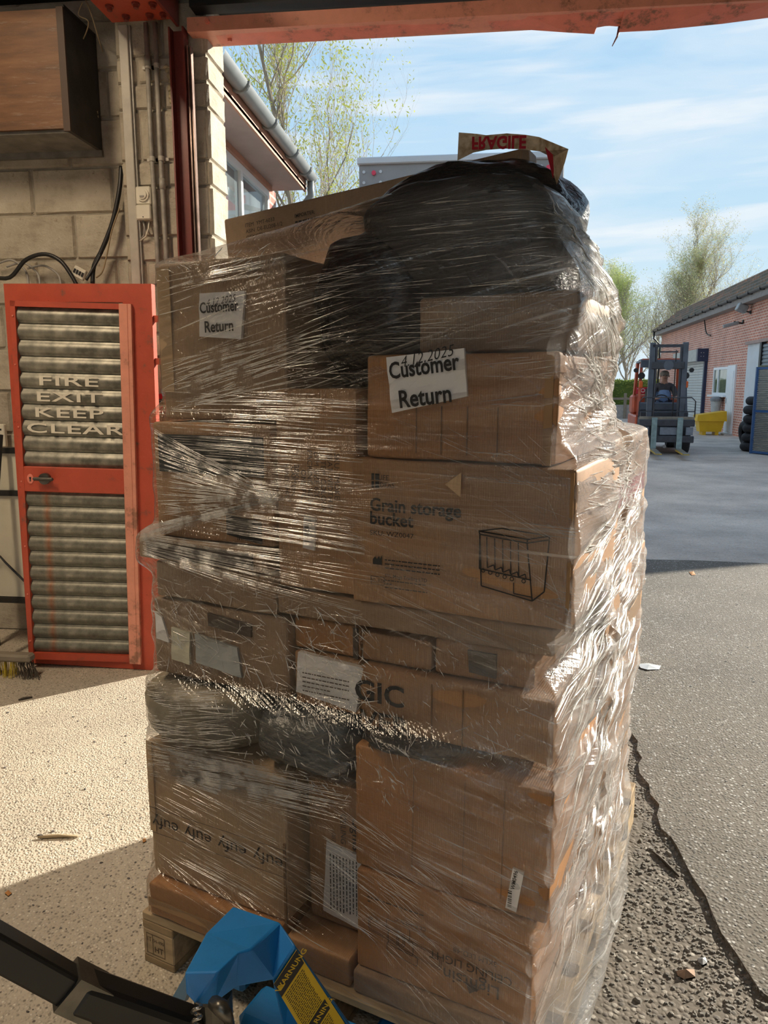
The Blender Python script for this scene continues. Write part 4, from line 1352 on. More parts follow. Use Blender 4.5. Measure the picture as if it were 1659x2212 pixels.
# black bags and rolls on top
bag('black stuffed bag bulging between the top left box and the tilted label box', (0.575, 0.27, 1.615), (0.150, 0.17, 0.165), m_blkbag, 11, 0.75, 0.07, tilt=R(-6))
o = bag('charcoal rolled bag lying along the top with its crumpled end showing', (0.74, 0.27, 1.735), (0.21, 0.145, 0.118), m_greybag, 12, 0.62, 0.05, name='rolled_bag')
e_ = MB()
prof = [(0.0, 0.0), (0.012, 0.012), (0.026, 0.004), (0.040, 0.014), (0.052, 0.006), (0.062, 0.010), (0.066, -0.012)]
e_.lathe(prof, 26)
me = e_.mesh('crumpled_end', m_greybag, True)
for v_ in me.vertices:
    v_.co += mnoise.noise_vector(v_.co * 60) * 0.006
me.transform(Matrix.Translation((0.105, -0.128, -0.040)) @ Matrix.Rotation(R(78), 4, 'X'))
link('crumpled_end', me, o)
bag('glossy black bag on the very top behind the FRAGILE tape', (0.675, 0.52, 1.80), (0.25, 0.20, 0.155), m_blkbag, 14, 0.8, 0.08, hull=False)
bag('crinkled silver grey bag at the top right edge of the load', (0.905, 0.42, 1.685), (0.05, 0.17, 0.125), polybag('silver_grey_film', (0.16, 0.16, 0.165), 0.18, 26, 1.0), 15, 0.8, 0.12)

# loose strip of FRAGILE tape standing on top
def tp(px, py, t):
    s, z = FP(px, py, t)
    return SW(s, t, z)
def thin_tape():
    m, nt, b = new_mat('fragile_tape')
    c = ramp(nt, noise_n(nt, coords(nt), 60, 4), [(0.35, (0.40, 0.25, 0.12)), (0.65, (0.70, 0.52, 0.32))])
    nt.links.new(c, b.inputs['Base Color'])
    b.inputs['Roughness'].default_value = 0.3
    tl = N(nt, 'ShaderNodeBsdfTranslucent')
    nt.links.new(c, tl.inputs[0])
    mx = N(nt, 'ShaderNodeMixShader')
    mx.inputs[0].default_value = 0.5
    nt.links.new(b.outputs[0], mx.inputs[1])
    nt.links.new(tl.outputs[0], mx.inputs[2])
    nt.links.new(mx.outputs[0], nt.nodes['Material Output'].inputs[0])
    return m
m_tape_f = thin_tape()
m_red_ink = mat('red_print', (0.50, 0.01, 0.025), 0.4, var=0.2, scale=30)
ft = thing('fragile_tape', 'loose brown tape strip printed FRAGILE in red standing on the black bag', 'tape', SW(0.645, 0.43, 1.95))
TT = 0.43
tops = [(991, 286, 0), (1030, 289, .01), (1050, 292, .015), (1095, 288, .01), (1135, 291, 0), (1165, 296, 0)]
bots = [(988, 347, .0), (1022, 330, .0), (1050, 324, .01), (1090, 321, .01), (1130, 323, 0), (1166, 327, 0)]
A_ = [tp(x, y, TT + t) - ft.location for x, y, t in tops]
B_ = [tp(x, y, TT + t) - ft.location for x, y, t in bots]
n = len(A_)
mb = MB()
dn = S_v * 0.0015
mb.add(A_ + B_, [(n + i, n + i + 1, i + 1, i) for i in range(n - 1)])
st = mb.build('strip', m_tape_f, ft)
q = [tp(1165, 296, TT), tp(1228, 322, TT - 0.07), tp(1220, 352, TT - 0.06), tp(1197, 414, TT - 0.02), tp(1187, 392, TT), tp(1192, 340, TT), tp(1166, 327, TT)]
q = [p - ft.location for p in q]
mb = MB().add(q, [(6, 5, 1, 0), (5, 2, 1), (5, 4, 3, 2)])
fo = mb.build('folded_end', m_tape_f, ft)
vs, fs = text_pts('FRAGILE', 0.036, 0.035, 0.95)
o0 = (A_[1] + B_[1]) / 2
ux = (((A_[4] + B_[4]) / 2) - o0)
cen = o0 + ux * 0.5
ux.normalize()
uz = _Z
vv = [cen + ux * x - uz * y - S_v * 0.0022 + S_v * 0.012 * 0 for x, y in vs]
MB().add([p - S_v * 0.004 for p in vv], fs).build('lettering', m_red_ink, st)
pa_ = tp(1178, 318, TT - 0.02) - ft.location - S_v * 0.004
pb2 = tp(1196, 388, TT - 0.03) - ft.location - S_v * 0.004
sd = tp(1200, 340, TT - 0.03) - ft.location - S_v * 0.004
MB().add([pa_, pa_.lerp(sd, 0.8), pb2.lerp(sd, 0.35), pb2], [(0, 1, 2, 3)]).build('red_panel', m_red_ink, fo)

# ================================================================== stretch film round the load
def hull2(pts):
    pts = sorted(set((round(x, 4), round(y, 4)) for x, y in pts))
    def half(it):
        h = []
        for p in it:
            while len(h) > 1 and (h[-1][0] - h[-2][0]) * (p[1] - h[-2][1]) - (h[-1][1] - h[-2][1]) * (p[0] - h[-2][0]) <= 0:
                h.pop()
            h.append(p)
        return h[:-1]
    return half(pts) + half(pts[::-1])
FC = (0.52, 0.56)
NZ, NA = 260, 420
ang_ = np.linspace(0, 2 * math.pi, NA, endpoint=False)
dirs = np.stack([np.cos(ang_), np.sin(ang_)], 1)
UP = [p for p in HULL_PTS]
for s0, s1, t0, t1, z0, z1, yw in BOXES:
    if z1 > 1.45:
        for s in (s0, s1):
            for t in (t0, t1):
                UP += [(s, t, max(z0, 1.40)), (s, t, z1)]
UP = np.array(UP)
Z0, Z1 = 0.145, float(UP[:, 2].max()) - 0.003
zs_ = np.linspace(Z0, Z1, NZ)
RR = np.zeros((NZ, NA))
for i, z in enumerate(zs_):
    pts = []
    for s0, s1, t0, t1, z0, z1, yw in BOXES:
        if z0 - 0.028 <= z <= z1 + 0.028:
            pts += [(s0, t0), (s1, t0), (s0, t1), (s1, t1)]
    for p in BULGE:
        if abs(p[2] - z) < 0.035:
            pts.append((p[0], p[1]))
    if z > 1.40:
        lo = UP[UP[:, 2] <= z]
        hi = UP[UP[:, 2] >= z]
        if len(lo) and len(hi):
            lo_ = lo[np.argsort(-lo[:, 2])][:260]
            k_ = (z - lo_[:, None, 2]) / np.maximum(hi[None, :, 2] - lo_[:, None, 2], 1e-6)
            xs = lo_[:, None, 0] + (hi[None, :, 0] - lo_[:, None, 0]) * k_
            ys = lo_[:, None, 1] + (hi[None, :, 1] - lo_[:, None, 1]) * k_
            q = np.stack([xs.ravel(), ys.ravel()], 1)
            aa = np.round((np.arctan2(q[:, 1] - FC[1], q[:, 0] - FC[0])) * 30).astype(int)
            rr = (q[:, 0] - FC[0]) ** 2 + (q[:, 1] - FC[1]) ** 2
            for a in np.unique(aa):
                w_ = np.where(aa == a)[0]
                j = w_[np.argmax(rr[w_])]
                pts.append((q[j, 0], q[j, 1]))
    h = hull2(pts)
    hp = np.array(h)
    e = np.roll(hp, -1, 0) - hp
    nrm = np.stack([e[:, 1], -e[:, 0]], 1)
    num = ((hp - np.array(FC)) * nrm).sum(1)
    den = dirs @ nrm.T
    with np.errstate(divide='ignore', invalid='ignore'):
        r = np.where(den > 1e-9, num[None, :] / den, 1e9)
    r = r.min(1)
    RR[i] = np.clip(r, 0.02, 1.2)
def smooth_z(a, n):
    k_ = np.exp(-0.5 * (np.arange(-n, n + 1) / (n / 2.0)) ** 2)
    k_ /= k_.sum()
    p = np.pad(a, ((n, n), (0, 0)), mode='edge')
    return sum(k_[j] * p[j:j + a.shape[0]] for j in range(2 * n + 1))
RR = smooth_z(RR, 4) + 0.006
# finer rows and columns
FZ, FA = 620, 900
fz = np.linspace(0, NZ - 1, FZ)
fa = np.linspace(0, NA, FA, endpoint=False)
i0 = np.minimum(fz.astype(int), NZ - 2)
w0 = (fz - i0)[:, None]
RZ = RR[i0] * (1 - w0) + RR[i0 + 1] * w0
j0 = fa.astype(int) % NA
w1 = fa - fa.astype(int)
RF = RZ[:, j0] * (1 - w1) + RZ[:, (j0 + 1) % NA] * w1
zf = np.linspace(Z0, Z1, FZ)
af = 2 * math.pi * np.arange(FA) / FA
# the film stops above the pallet at the front left and hangs lower along the right side
side = np.clip((np.cos(af - R(-5)) - 0.35) / 0.5, 0, 1)
zbot = 0.150 - 0.135 * side
vfr = (zf - Z0) / (Z1 - Z0)
ZZ = zbot[None, :] * (1 - vfr[:, None]) ** 8 + (zf[:, None] - (zf[:, None] * 0 + Z0) * (1 - vfr[:, None]) ** 8)
ZZ = np.where(vfr[:, None] < 1e-9, zbot[None, :], ZZ)
SS = FC[0] + RF * np.cos(af)[None, :]
TT_ = FC[1] + RF * np.sin(af)[None, :]
# flare and sag along the right side
fl = side[None, :] * (0.060 * np.exp(-((ZZ - 0.04) / 0.17) ** 2))
# coarse folds running round the load
rs = np.random.RandomState(4)
def folds(U, V, seed, n, amp, ang):
    r_ = np.random.RandomState(seed)
    out = np.zeros_like(U)
    for _ in range(n):
        f = r_.uniform(25, 140)
        a = R(ang) + r_.normal(0, 0.05)
        ph = r_.uniform(0, 6.28)
        w = -U * math.sin(a) + V * math.cos(a)
        env = np.sin(U * r_.uniform(2, 7) + r_.uniform(0, 6)) * np.sin(V * r_.uniform(3, 9) + r_.uniform(0, 6))
        out += np.sin(w * f + ph + 1.5 * np.sin(U * 3 + ph)) * np.clip(env, 0, 1) / math.sqrt(f / 25)
    return out * amp
arc = np.cumsum(np.hypot(np.diff(SS, axis=1, append=SS[:, :1]), np.diff(TT_, axis=1, append=TT_[:, :1])), axis=1)
UU = arc - arc[:, :1]
# front is around angle -90 deg; measure along s there so the pattern reads left to right
band = folds(UU, ZZ, 1, 22, 0.0014, 3) * 1.0 + folds(UU, ZZ, 2, 18, 0.0013, -14) * (ZZ < 1.1) + folds(UU, ZZ, 3, 18, 0.0013, 16) * (ZZ > 1.35)
right = np.clip(np.cos(af - R(0)), 0, 1)[None, :]
band = band * (1 + 3.0 * right)
crn = np.array([[mnoise.noise(Vector((UU[i, j] * 6, (ZZ[i, j] - (0.30 if ZZ[i, j] < 1.0 else -0.1) * UU[i, j]) * 24, 3.0))) for j in range(0, FA, 6)] for i in range(0, FZ, 6)])
crn = np.repeat(np.repeat(crn, 6, 0), 6, 1)[:FZ, :FA]
crn = smooth_z(smooth_z(crn, 6).T, 6).T
off = band + fl + crn * (0.004 + 0.012 * right)
SS = SS + np.cos(af)[None, :] * off
TT_ = TT_ + np.sin(af)[None, :] * off
FILM_S, FILM_T, FILM_Z = SS, TT_, ZZ

def film_material():
    m = bpy.data.materials.new('stretch_film')
    m.use_nodes = True
    nt = m.node_tree
    nt.nodes.clear()
    out = N(nt, 'ShaderNodeOutputMaterial')
    uv = N(nt, 'ShaderNodeUVMap')
    uv.uv_map = 'UVMap'
    sep = N(nt, 'ShaderNodeSeparateXYZ')
    nt.links.new(uv.outputs[0], sep.inputs[0])
    def streak(ang, fu, fv, lo, hi, seed, distort=0.0):
        mp = N(nt, 'ShaderNodeMapping')
        mp.vector_type = 'TEXTURE'
        mp.inputs['Rotation'].default_value = (0, 0, R(ang))
        mp.inputs['Location'].default_value = (seed, seed * 0.7, seed)
        mp.inputs['Scale'].default_value = (1 / fu, 1 / fv, 1)
        nt.links.new(uv.outputs[0], mp.inputs[0])
        nz = N(nt, 'ShaderNodeTexNoise', Scale=1.0, Detail=2.0, Roughness=0.6, Distortion=distort)
        nt.links.new(mp.outputs[0], nz.inputs['Vector'])
        mr = N(nt, 'ShaderNodeMapRange')
        mr.inputs[1].default_value = lo
        mr.inputs[2].default_value = hi
        nt.links.new(nz.outputs[0], mr.inputs[0])
        return mr.outputs[0], nz.outputs[0]
    def mth(op, a, b=None, clamp=False):
        n_ = N(nt, 'ShaderNodeMath', operation=op)
        n_.use_clamp = clamp
        for i, val in ((0, a), (1, b)):
            if val is None:
                continue
            if isinstance(val, (int, float)):
                n_.inputs[i].default_value = val
            else:
                nt.links.new(val, n_.inputs[i])
        return n_.outputs[0]
    def zband(lo, hi, soft=0.06):
        a = N(nt, 'ShaderNodeMapRange', interpolation_type='SMOOTHSTEP')
        a.inputs[1].default_value = lo - soft
        a.inputs[2].default_value = lo + soft
        nt.links.new(sep.outputs[1], a.inputs[0])
        b = N(nt, 'ShaderNodeMapRange', interpolation_type='SMOOTHSTEP')
        b.inputs[1].default_value = hi + soft
        b.inputs[2].default_value = hi - soft
        nt.links.new(sep.outputs[1], b.inputs[0])
        return mth('MULTIPLY', a.outputs[0], b.outputs[0])
    s1, h1 = streak(16, 2.0, 110, 0.56, 0.72, 1.3)
    s2, h2 = streak(-1.5, 2.2, 130, 0.56, 0.72, 4.1)
    s3, h3 = streak(-13, 2.2, 120, 0.58, 0.74, 7.7)
    s4, h4 = streak(-30, 3.0, 150, 0.62, 0.76, 9.2)
    s5, h5 = streak(35, 14, 60, 0.60, 0.78, 2.9, 0.6)
    b1, b2, b3 = zband(1.42, 3.0), zband(1.08, 1.46), zband(-1, 1.1)
    m1, m2, m3 = mth('MULTIPLY', s1, b1), mth('MULTIPLY', s2, b2), mth('MULTIPLY', s3, b3)
    crinkle = mth('MULTIPLY', s5, zband(0.62, 1.0))
    tot = mth('ADD', mth('ADD', m1, m2), mth('ADD', m3, mth('MULTIPLY', s4, 0.5)))
    tot = mth('ADD', tot, crinkle, True)
    hh = mth('ADD', mth('ADD', mth('MULTIPLY', h1, b1), mth('MULTIPLY', h2, b2)), mth('ADD', mth('MULTIPLY', h3, b3), mth('MULTIPLY', mth('ADD', h4, mth('MULTIPLY', h5, 0.5)), 0.5)))
    layers = noise_n(nt, uv.outputs[0], 2.4, 4, 0.6)
    lay = N(nt, 'ShaderNodeMapRange')
    lay.inputs[1].default_value = 0.35
    lay.inputs[2].default_value = 0.75
    nt.links.new(layers, lay.inputs[0])
    bp = N(nt, 'ShaderNodeBump')
    bp.inputs['Strength'].default_value = 0.85
    bp.inputs['Distance'].default_value = 0.006
    nt.links.new(hh, bp.inputs['Height'])
    tr = N(nt, 'ShaderNodeBsdfTransparent')
    tr.inputs[0].default_value = (0.97, 0.965, 0.955, 1)
    gl = N(nt, 'ShaderNodeBsdfGlossy')
    gl.inputs['Roughness'].default_value = 0.16
    gl.inputs['Color'].default_value = (0.95, 0.94, 0.92, 1)
    nt.links.new(bp.outputs[0], gl.inputs['Normal'])
    df = N(nt, 'ShaderNodeBsdfDiffuse')
    df.inputs[0].default_value = (0.76, 0.765, 0.77, 1)
    tl = N(nt, 'ShaderNodeBsdfTranslucent')
    tl.inputs[0].default_value = (0.76, 0.765, 0.77, 1)
    mxs = N(nt, 'ShaderNodeMixShader')
    mxs.inputs[0].default_value = 0.5
    nt.links.new(df.outputs[0], mxs.inputs[1])
    nt.links.new(tl.outputs[0], mxs.inputs[2])
    # sheen: fresnel plus streak glints painted along the wrinkles
    lw = N(nt, 'ShaderNodeLayerWeight', Blend=0.22)
    nt.links.new(bp.outputs[0], lw.inputs['Normal'])
    fg = mth('ADD', mth('MULTIPLY', lw.outputs['Fresnel'], 0.55), mth('ADD', mth('MULTIPLY', tot, 0.13), 0.035), True)
    ga = N(nt, 'ShaderNodeAttribute')
    ga.attribute_name = 'side_haze'
    fd_ = mth('ADD', mth('MULTIPLY', tot, 0.12), mth('MULTIPLY', lay.outputs[0], 0.025), True)
    fd_ = mth('ADD', fd_, mth('MULTIPLY', ga.outputs['Fac'], mth('ADD', mth('MULTIPLY', tot, 0.45), 0.38)), True)
    a = N(nt, 'ShaderNodeMixShader')
    nt.links.new(fd_, a.inputs[0])
    nt.links.new(tr.outputs[0], a.inputs[1])
    nt.links.new(mxs.outputs[0], a.inputs[2])
    b = N(nt, 'ShaderNodeMixShader')
    nt.links.new(fg, b.inputs[0])
    nt.links.new(a.outputs[0], b.inputs[1])
    nt.links.new(gl.outputs[0], b.inputs[2])
    nt.links.new(b.outputs[0], out.inputs[0])
    return m
m_film = film_material()
def fold_material():
    m = bpy.data.materials.new('film_pleat')
    m.use_nodes = True
    nt = m.node_tree
    nt.nodes.clear()
    out = N(nt, 'ShaderNodeOutputMaterial')
    tr = N(nt, 'ShaderNodeBsdfTransparent')
    gl = N(nt, 'ShaderNodeBsdfGlossy')
    gl.inputs['Roughness'].default_value = 0.12
    df = N(nt, 'ShaderNodeBsdfDiffuse')
    df.inputs[0].default_value = (0.80, 0.77, 0.72, 1)
    a = N(nt, 'ShaderNodeMixShader')
    a.inputs[0].default_value = 0.40
    nt.links.new(df.outputs[0], a.inputs[1])
    nt.links.new(gl.outputs[0], a.inputs[2])
    b = N(nt, 'ShaderNodeMixShader')
    n_ = noise_n(nt, coords(nt, (1, 1, 1)), 18, 3)
    r_ = ramp(nt, n_, [(0.40, (0.05, 0.05, 0.05)), (0.62, (0.78, 0.78, 0.78))])
    nt.links.new(r_, b.inputs[0])
    nt.links.new(tr.outputs[0], b.inputs[1])
    nt.links.new(a.outputs[0], b.inputs[2])
    nt.links.new(b.outputs[0], out.inputs[0])
    return m
m_pleat = fold_material()
sf = thing('stretch_film', 'clear stretch film wound round the stacked boxes', 'plastic film', S_O, S_ANG)
P = np.stack([SS, TT_, ZZ], 2)
# the pattern runs left to right across the front, so start the seam at the back
film_me = grid_mesh('film_sheet', P, m_film, np.stack([UU, ZZ], 2), True, True)
# haze painted into the film to whiten its sunlit right side
side_haze = np.clip(np.cos(af[None, :] - R(8)) * 1.25 - 0.05, 0, 1) * (0.35 + 0.65 * np.clip(0.5 + 1.4 * crn, 0, 1))
at_ = film_me.attributes.new('side_haze', 'FLOAT', 'POINT')
at_.data.foreach_set('value', np.broadcast_to(side_haze, ZZ.shape).ravel().astype(np.float32))
link('film_sheet', film_me, sf)

# pleats: pulled cords of film lying on the sheet
def row_of(z):
    return int(np.clip((z - Z0) / (Z1 - Z0) * (FZ - 1), 0, FZ - 1))
front_cols = [j for j in range(FA) if R(205) < af[j] < R(335)]
right_cols = [j for j in range(FA) if af[j] > R(318) or af[j] < R(60)]
right_cols = sorted(right_cols, key=lambda j: (af[j] + math.pi) % (2 * math.pi))
SF = FILM_S[:, front_cols]
TF = FILM_T[:, front_cols]
SR = FILM_S[:, right_cols]
TR_ = FILM_T[:, right_cols]
def front_pt(s, z, lift):
    i = row_of(z)
    s = min(max(s, float(SF[i].min()) + 0.01), float(SF[i].max()) - 0.01)
    t = float(np.interp(s, SF[i], TF[i]))
    return (s, t - lift, z)
def right_pt(t, z, lift):
    i = row_of(z)
    s = float(np.interp(t, TR_[i], SR[i]))
    return (s + lift, t, z)
rp_ = random.Random(21)
PLEAT_F, PLEAT_R = MB(), MB()
def pleat(mb, fn, a, b, r, n=16, sag=0.0, lift=0.0012):
    if fn is front_pt:
        for f in (0.1, 0.3, 0.5, 0.7, 0.9):      # the film lies smooth over the glued labels
            s_, z_ = a[0] + (b[0] - a[0]) * f, a[1] + (b[1] - a[1]) * f
            if 0.195 < s_ < 0.335 and 1.54 < z_ < 1.66 and rp_.random() < 0.8:
                return
            if 0.66 < s_ < 0.85 and 1.39 < z_ < 1.53:
                return
    pts, rad = [], []
    for i in range(n + 1):
        f = i / n
        s = a[0] + (b[0] - a[0]) * f
        z = a[1] + (b[1] - a[1]) * f + sag * math.sin(math.pi * f)
        pts.append(fn(s, z, lift))
        rad.append(r * max(0.12, math.sin(math.pi * min(max(f, 0.03), 0.97)) ** 0.5) * rp_.uniform(0.8, 1.2))
    mb.tube(pts, rad, 4, False)
U = rp_.uniform
G = rp_.gauss
# upper left: streaks climbing to the right
for _ in range(150):
    z = U(1.39, 1.69)
    s = U(0.09, 0.22)
    l = U(0.10, 0.45)
    sl = U(0.12, 0.34) if z < 1.6 else U(0.05, 0.16)
    pleat(PLEAT_F, front_pt, (s, z), (s + l, min(z + l * sl, 1.80)), U(0.0006, 0.0016))
for _ in range(60):
    pleat(PLEAT_F, front_pt, (U(0.10, 0.42), U(1.40, 1.70)), (0, 0), 0.0) if False else None
    s, z, l = U(0.10, 0.55), U(1.40, 1.70), U(0.03, 0.14)
    pleat(PLEAT_F, front_pt, (s, z), (s + l, z + l * U(0.1, 0.3)), U(0.0005, 0.0013), 6)
# crinkles along the top left rim
for _ in range(70):
    s, z, l = U(0.09, 0.40), 1.70 + G(0, 0.012), U(0.008, 0.03)
    a = U(-1.0, 1.0)
    pleat(PLEAT_F, front_pt, (s, z), (s + l * math.cos(a), z + l * math.sin(a)), U(0.0006, 0.0013), 4)
# level streaks across the printed left boxes
for _ in range(200):
    z = U(1.13, 1.445)
    s = U(0.09, 0.45)
    l = U(0.08, 0.40)
    pleat(PLEAT_F, front_pt, (s, z), (min(s + l, 0.63), z - l * U(-0.01, 0.05)), U(0.0005, 0.0015))
# two fans crossing over the tall narrow box
NODE = FP(598, 1076, 0.05)
for k_ in range(70):
    z = 1.155 + 0.205 * k_ / 69
    pleat(PLEAT_F, front_pt, (0.083, z + G(0, 0.003)), (NODE[0] + U(-0.02, 0.05), NODE[1] + G(0, 0.006)), U(0.0005, 0.0013), 18, sag=U(-0.004, 0.004))
for k_ in range(20):
    f = k_ / 19
    pleat(PLEAT_F, front_pt, (NODE[0] + U(-0.03, 0.02), NODE[1] + G(0, 0.004)), (U(0.70, 1.0), 1.05 + 0.15 * f + G(0, 0.01)), U(0.0002, 0.0004), 14)
for k_ in range(34):
    pleat(PLEAT_F, front_pt, (0.040, 1.095 + 0.035 * k_ / 33), (NODE[0] + U(0.0, 0.05), NODE[1] + 0.006 + G(0, 0.004)), U(0.0006, 0.0013), 16)
for k_ in range(10):
    pleat(PLEAT_F, front_pt, (NODE[0], NODE[1] + 0.004), (U(0.72, 1.02), 1.20 + 0.10 * k_ / 9), U(0.0002, 0.00035), 14)
for k_ in range(70):
    f = k_ / 69
    pleat(PLEAT_F, front_pt, (0.045 + U(0, 0.01), 1.065 + 0.05 * f), (U(0.30, 0.66), 1.00 + 0.115 * f + G(0, 0.008)), U(0.0005, 0.0014), 16)
# tangled crinkles round the middle
for _ in range(420):
    s, z = U(0.03, 0.62), U(0.76, 1.01)
    a = G(-0.25, 0.7)
    l = U(0.01, 0.07)
    pleat(PLEAT_F, front_pt, (s, z), (s + l * math.cos(a), z + l * math.sin(a)), U(0.0004, 0.0011), 5)
for _ in range(230):
    s, z = U(0.30, 0.75), U(0.60, 0.80)
    a = G(-1.2, 0.5)
    l = U(0.006, 0.03)
    pleat(PLEAT_F, front_pt, (s, z), (s + l * math.cos(a), z + l * math.sin(a)), U(0.0005, 0.0014), 4)
for _ in range(180):
    s, z = U(0.60, 1.0), U(0.74, 0.97)
    a = G(-1.1, 0.5)
    l = U(0.005, 0.022)
    pleat(PLEAT_F, front_pt, (s, z), (s + l * math.cos(a), z + l * math.sin(a)), U(0.0004, 0.0009), 4)
# streaks over the bulging bag
for _ in range(130):
    s, z, l = U(0.0, 0.20), U(0.61, 0.755), U(0.05, 0.20)
    pleat(PLEAT_F, front_pt, (s, z), (s + l, z + l * U(0.08, 0.36)), U(0.0005, 0.0014), 8)
# tight level band under the bag
for _ in range(130):
    z = U(0.505, 0.60)
    s = U(0.02, 0.12)
    pleat(PLEAT_F, front_pt, (s, z), (s + U(0.2, 0.55), z + U(0.0, 0.05)), U(0.0005, 0.0014), 14)
# fine streaks falling to the right over the upside-down box
for _ in range(150):
    s, z, l = U(0.02, 0.40), U(0.24, 0.53), U(0.04, 0.22)
    pleat(PLEAT_F, front_pt, (s, z), (s + l, z - l * U(0.12, 0.26)), U(0.0003, 0.0009), 8)
for k_ in range(60):
    s, z = U(0.42, 0.60), U(0.36, 0.60)
    pleat(PLEAT_F, front_pt, (s, z), (U(0.8, 1.0), z - U(0.08, 0.22)), U(0.0002, 0.0006), 14)
# dark upper right: fine level threads
for _ in range(150):
    s, z, l = U(0.42, 0.95), U(1.46, 1.80), U(0.03, 0.22)
    pleat(PLEAT_F, front_pt, (s, z), (min(s + l, 1.0), z + l * U(-0.06, 0.10)), U(0.0003, 0.0008), 8)
for _ in range(60):
    s, z, l = U(0.62, 0.98), U(1.03, 1.50), U(0.03, 0.3)
    pleat(PLEAT_F, front_pt, (s, z), (min(s + l, 1.02), z - l * U(0.1, 0.5)), U(0.0002, 0.0005), 10)
# right side: bold pleats pulled round the corner
for _ in range(170):
    z = U(0.20, 0.80)
    t = U(0.02, 0.6)
    l = U(0.15, 0.6)
    pleat(PLEAT_R, right_pt, (t, z), (min(t + l, 1.12), z + l * U(0.15, 0.5)), U(0.0007, 0.0026), 12)
for _ in range(150):
    z = U(0.78, 1.15)
    t = U(0.02, 0.7)
    l = U(0.10, 0.5)
    pleat(PLEAT_R, right_pt, (t, z), (min(t + l, 1.12), z + l * U(0.0, 0.4)), U(0.0007, 0.0024), 12)
for _ in range(200):
    z = U(1.12, 1.52)
    t = U(0.05, 0.7)
    l = U(0.08, 0.4)
    pleat(PLEAT_R, right_pt, (t, z), (min(t + l, 1.05), z - l * U(-0.1, 0.22)), U(0.0008, 0.0026), 10)
for _ in range(140):
    z = U(1.50, 1.80)
    t = U(0.10, 0.55)
    l = U(0.06, 0.3)
    pleat(PLEAT_R, right_pt, (t, z), (t + l, z - l * U(0.2, 0.9)), U(0.0007, 0.0022), 10)
for nm, b_ in (('front_pleats', PLEAT_F), ('side_pleats', PLEAT_R)):
    o = b_.build(nm, m_pleat, sf, True)
    o['kind'] = 'stuff'

# ================================================================== outside, left: office with gutter
def bricks(name, c1, c2, mortar, scale=1.0, bw=0.225, bh=0.075):
    m, nt, b = new_mat(name)
    tc = N(nt, 'ShaderNodeTexCoord')
    sp_ = N(nt, 'ShaderNodeSeparateXYZ')
    cb = N(nt, 'ShaderNodeCombineXYZ')
    nt.links.new(tc.outputs['Object'], sp_.inputs[0])
    ad = N(nt, 'ShaderNodeMath', operation='ADD')
    nt.links.new(sp_.outputs[0], ad.inputs[0])
    nt.links.new(sp_.outputs[1], ad.inputs[1])
    nt.links.new(ad.outputs[0], cb.inputs[0])
    nt.links.new(sp_.outputs[2], cb.inputs[1])
    br_ = N(nt, 'ShaderNodeTexBrick', Scale=1.0)
    br_.inputs['Color1'].default_value = (*c1, 1)
    br_.inputs['Color2'].default_value = (*c2, 1)
    br_.inputs['Mortar'].default_value = (*mortar, 1)
    br_.inputs['Mortar Size'].default_value = 0.012
    br_.inputs['Brick Width'].default_value = bw
    br_.inputs['Row Height'].default_value = bh
    br_.inputs['Bias'].default_value = 0.0
    nt.links.new(cb.outputs[0], br_.inputs['Vector'])
    v = ramp(nt, noise_n(nt, tc.outputs['Object'], 1.5, 5), [(0.3, (0.8, 0.8, 0.8)), (0.7, (1.1, 1.1, 1.1))])
    nt.links.new(mixc(nt, 1.0, br_.outputs['Color'], v, 'MULTIPLY'), b.inputs['Base Color'])
    b.inputs['Roughness'].default_value = 0.85
    return m
m_brick = bricks('red_brick', (0.62, 0.255, 0.175), (0.46, 0.185, 0.135), (0.70, 0.54, 0.45))
m_brick2 = bricks('office_brick', (0.40, 0.17, 0.12), (0.28, 0.11, 0.09), (0.42, 0.36, 0.32))
m_upvc = mat('white_upvc', (0.80, 0.82, 0.84), 0.35, var=0.05)
m_gutter = mat('grey_gutter', (0.26, 0.29, 0.30), 0.4, var=0.2, scale=5)
m_fascia = mat('brown_fascia', (0.50, 0.24, 0.15), 0.6, var=0.35, scale=5, stretch=(3, 1, 1))
m_soffit = mat('brown_soffit', (0.36, 0.25, 0.22), 0.6, var=0.2, scale=3)
m_tile = mat('roof_tile', (0.22, 0.16, 0.13), 0.85, var=0.5, scale=4)
def glass(name, tint=(0.55, 0.68, 0.74), refl=0.5):
    m = bpy.data.materials.new(name)
    m.use_nodes = True
    nt = m.node_tree
    b = nt.nodes['Principled BSDF']
    n = noise_n(nt, coords(nt), 1.2, 3)
    nt.links.new(ramp(nt, n, [(0.35, tuple(x * 0.55 for x in tint)), (0.65, tint)]), b.inputs['Base Color'])
    b.inputs['Roughness'].default_value = 0.05
    b.inputs['Metallic'].default_value = refl
    return m
m_glass = glass('window_glass', (0.62, 0.74, 0.80), 0.75)
off_ = thing('brick_office', 'brick office wing with brown eaves and grey gutter outside the doorway', 'building', (0, 0, 0))
XW, XG, YE = -2.05, -1.72, 7.75
MB().box(-6.0, XW, 4.9, YE + 0.25, 0, 3.44).build('wall', m_brick2, off_)
MB().box(-6.2, XG + 0.05, 4.9, YE, 3.40, 3.425).build('soffit', m_soffit, off_)
MB().box(XG + 0.03, XG + 0.05, 4.9, YE, 3.38, 3.55).build('fascia', m_fascia, off_)
MB().box(-6.2, XG + 0.03, YE - 0.02, YE, 3.42, 3.56).build('end_board', m_fascia, off_)
mb = MB()
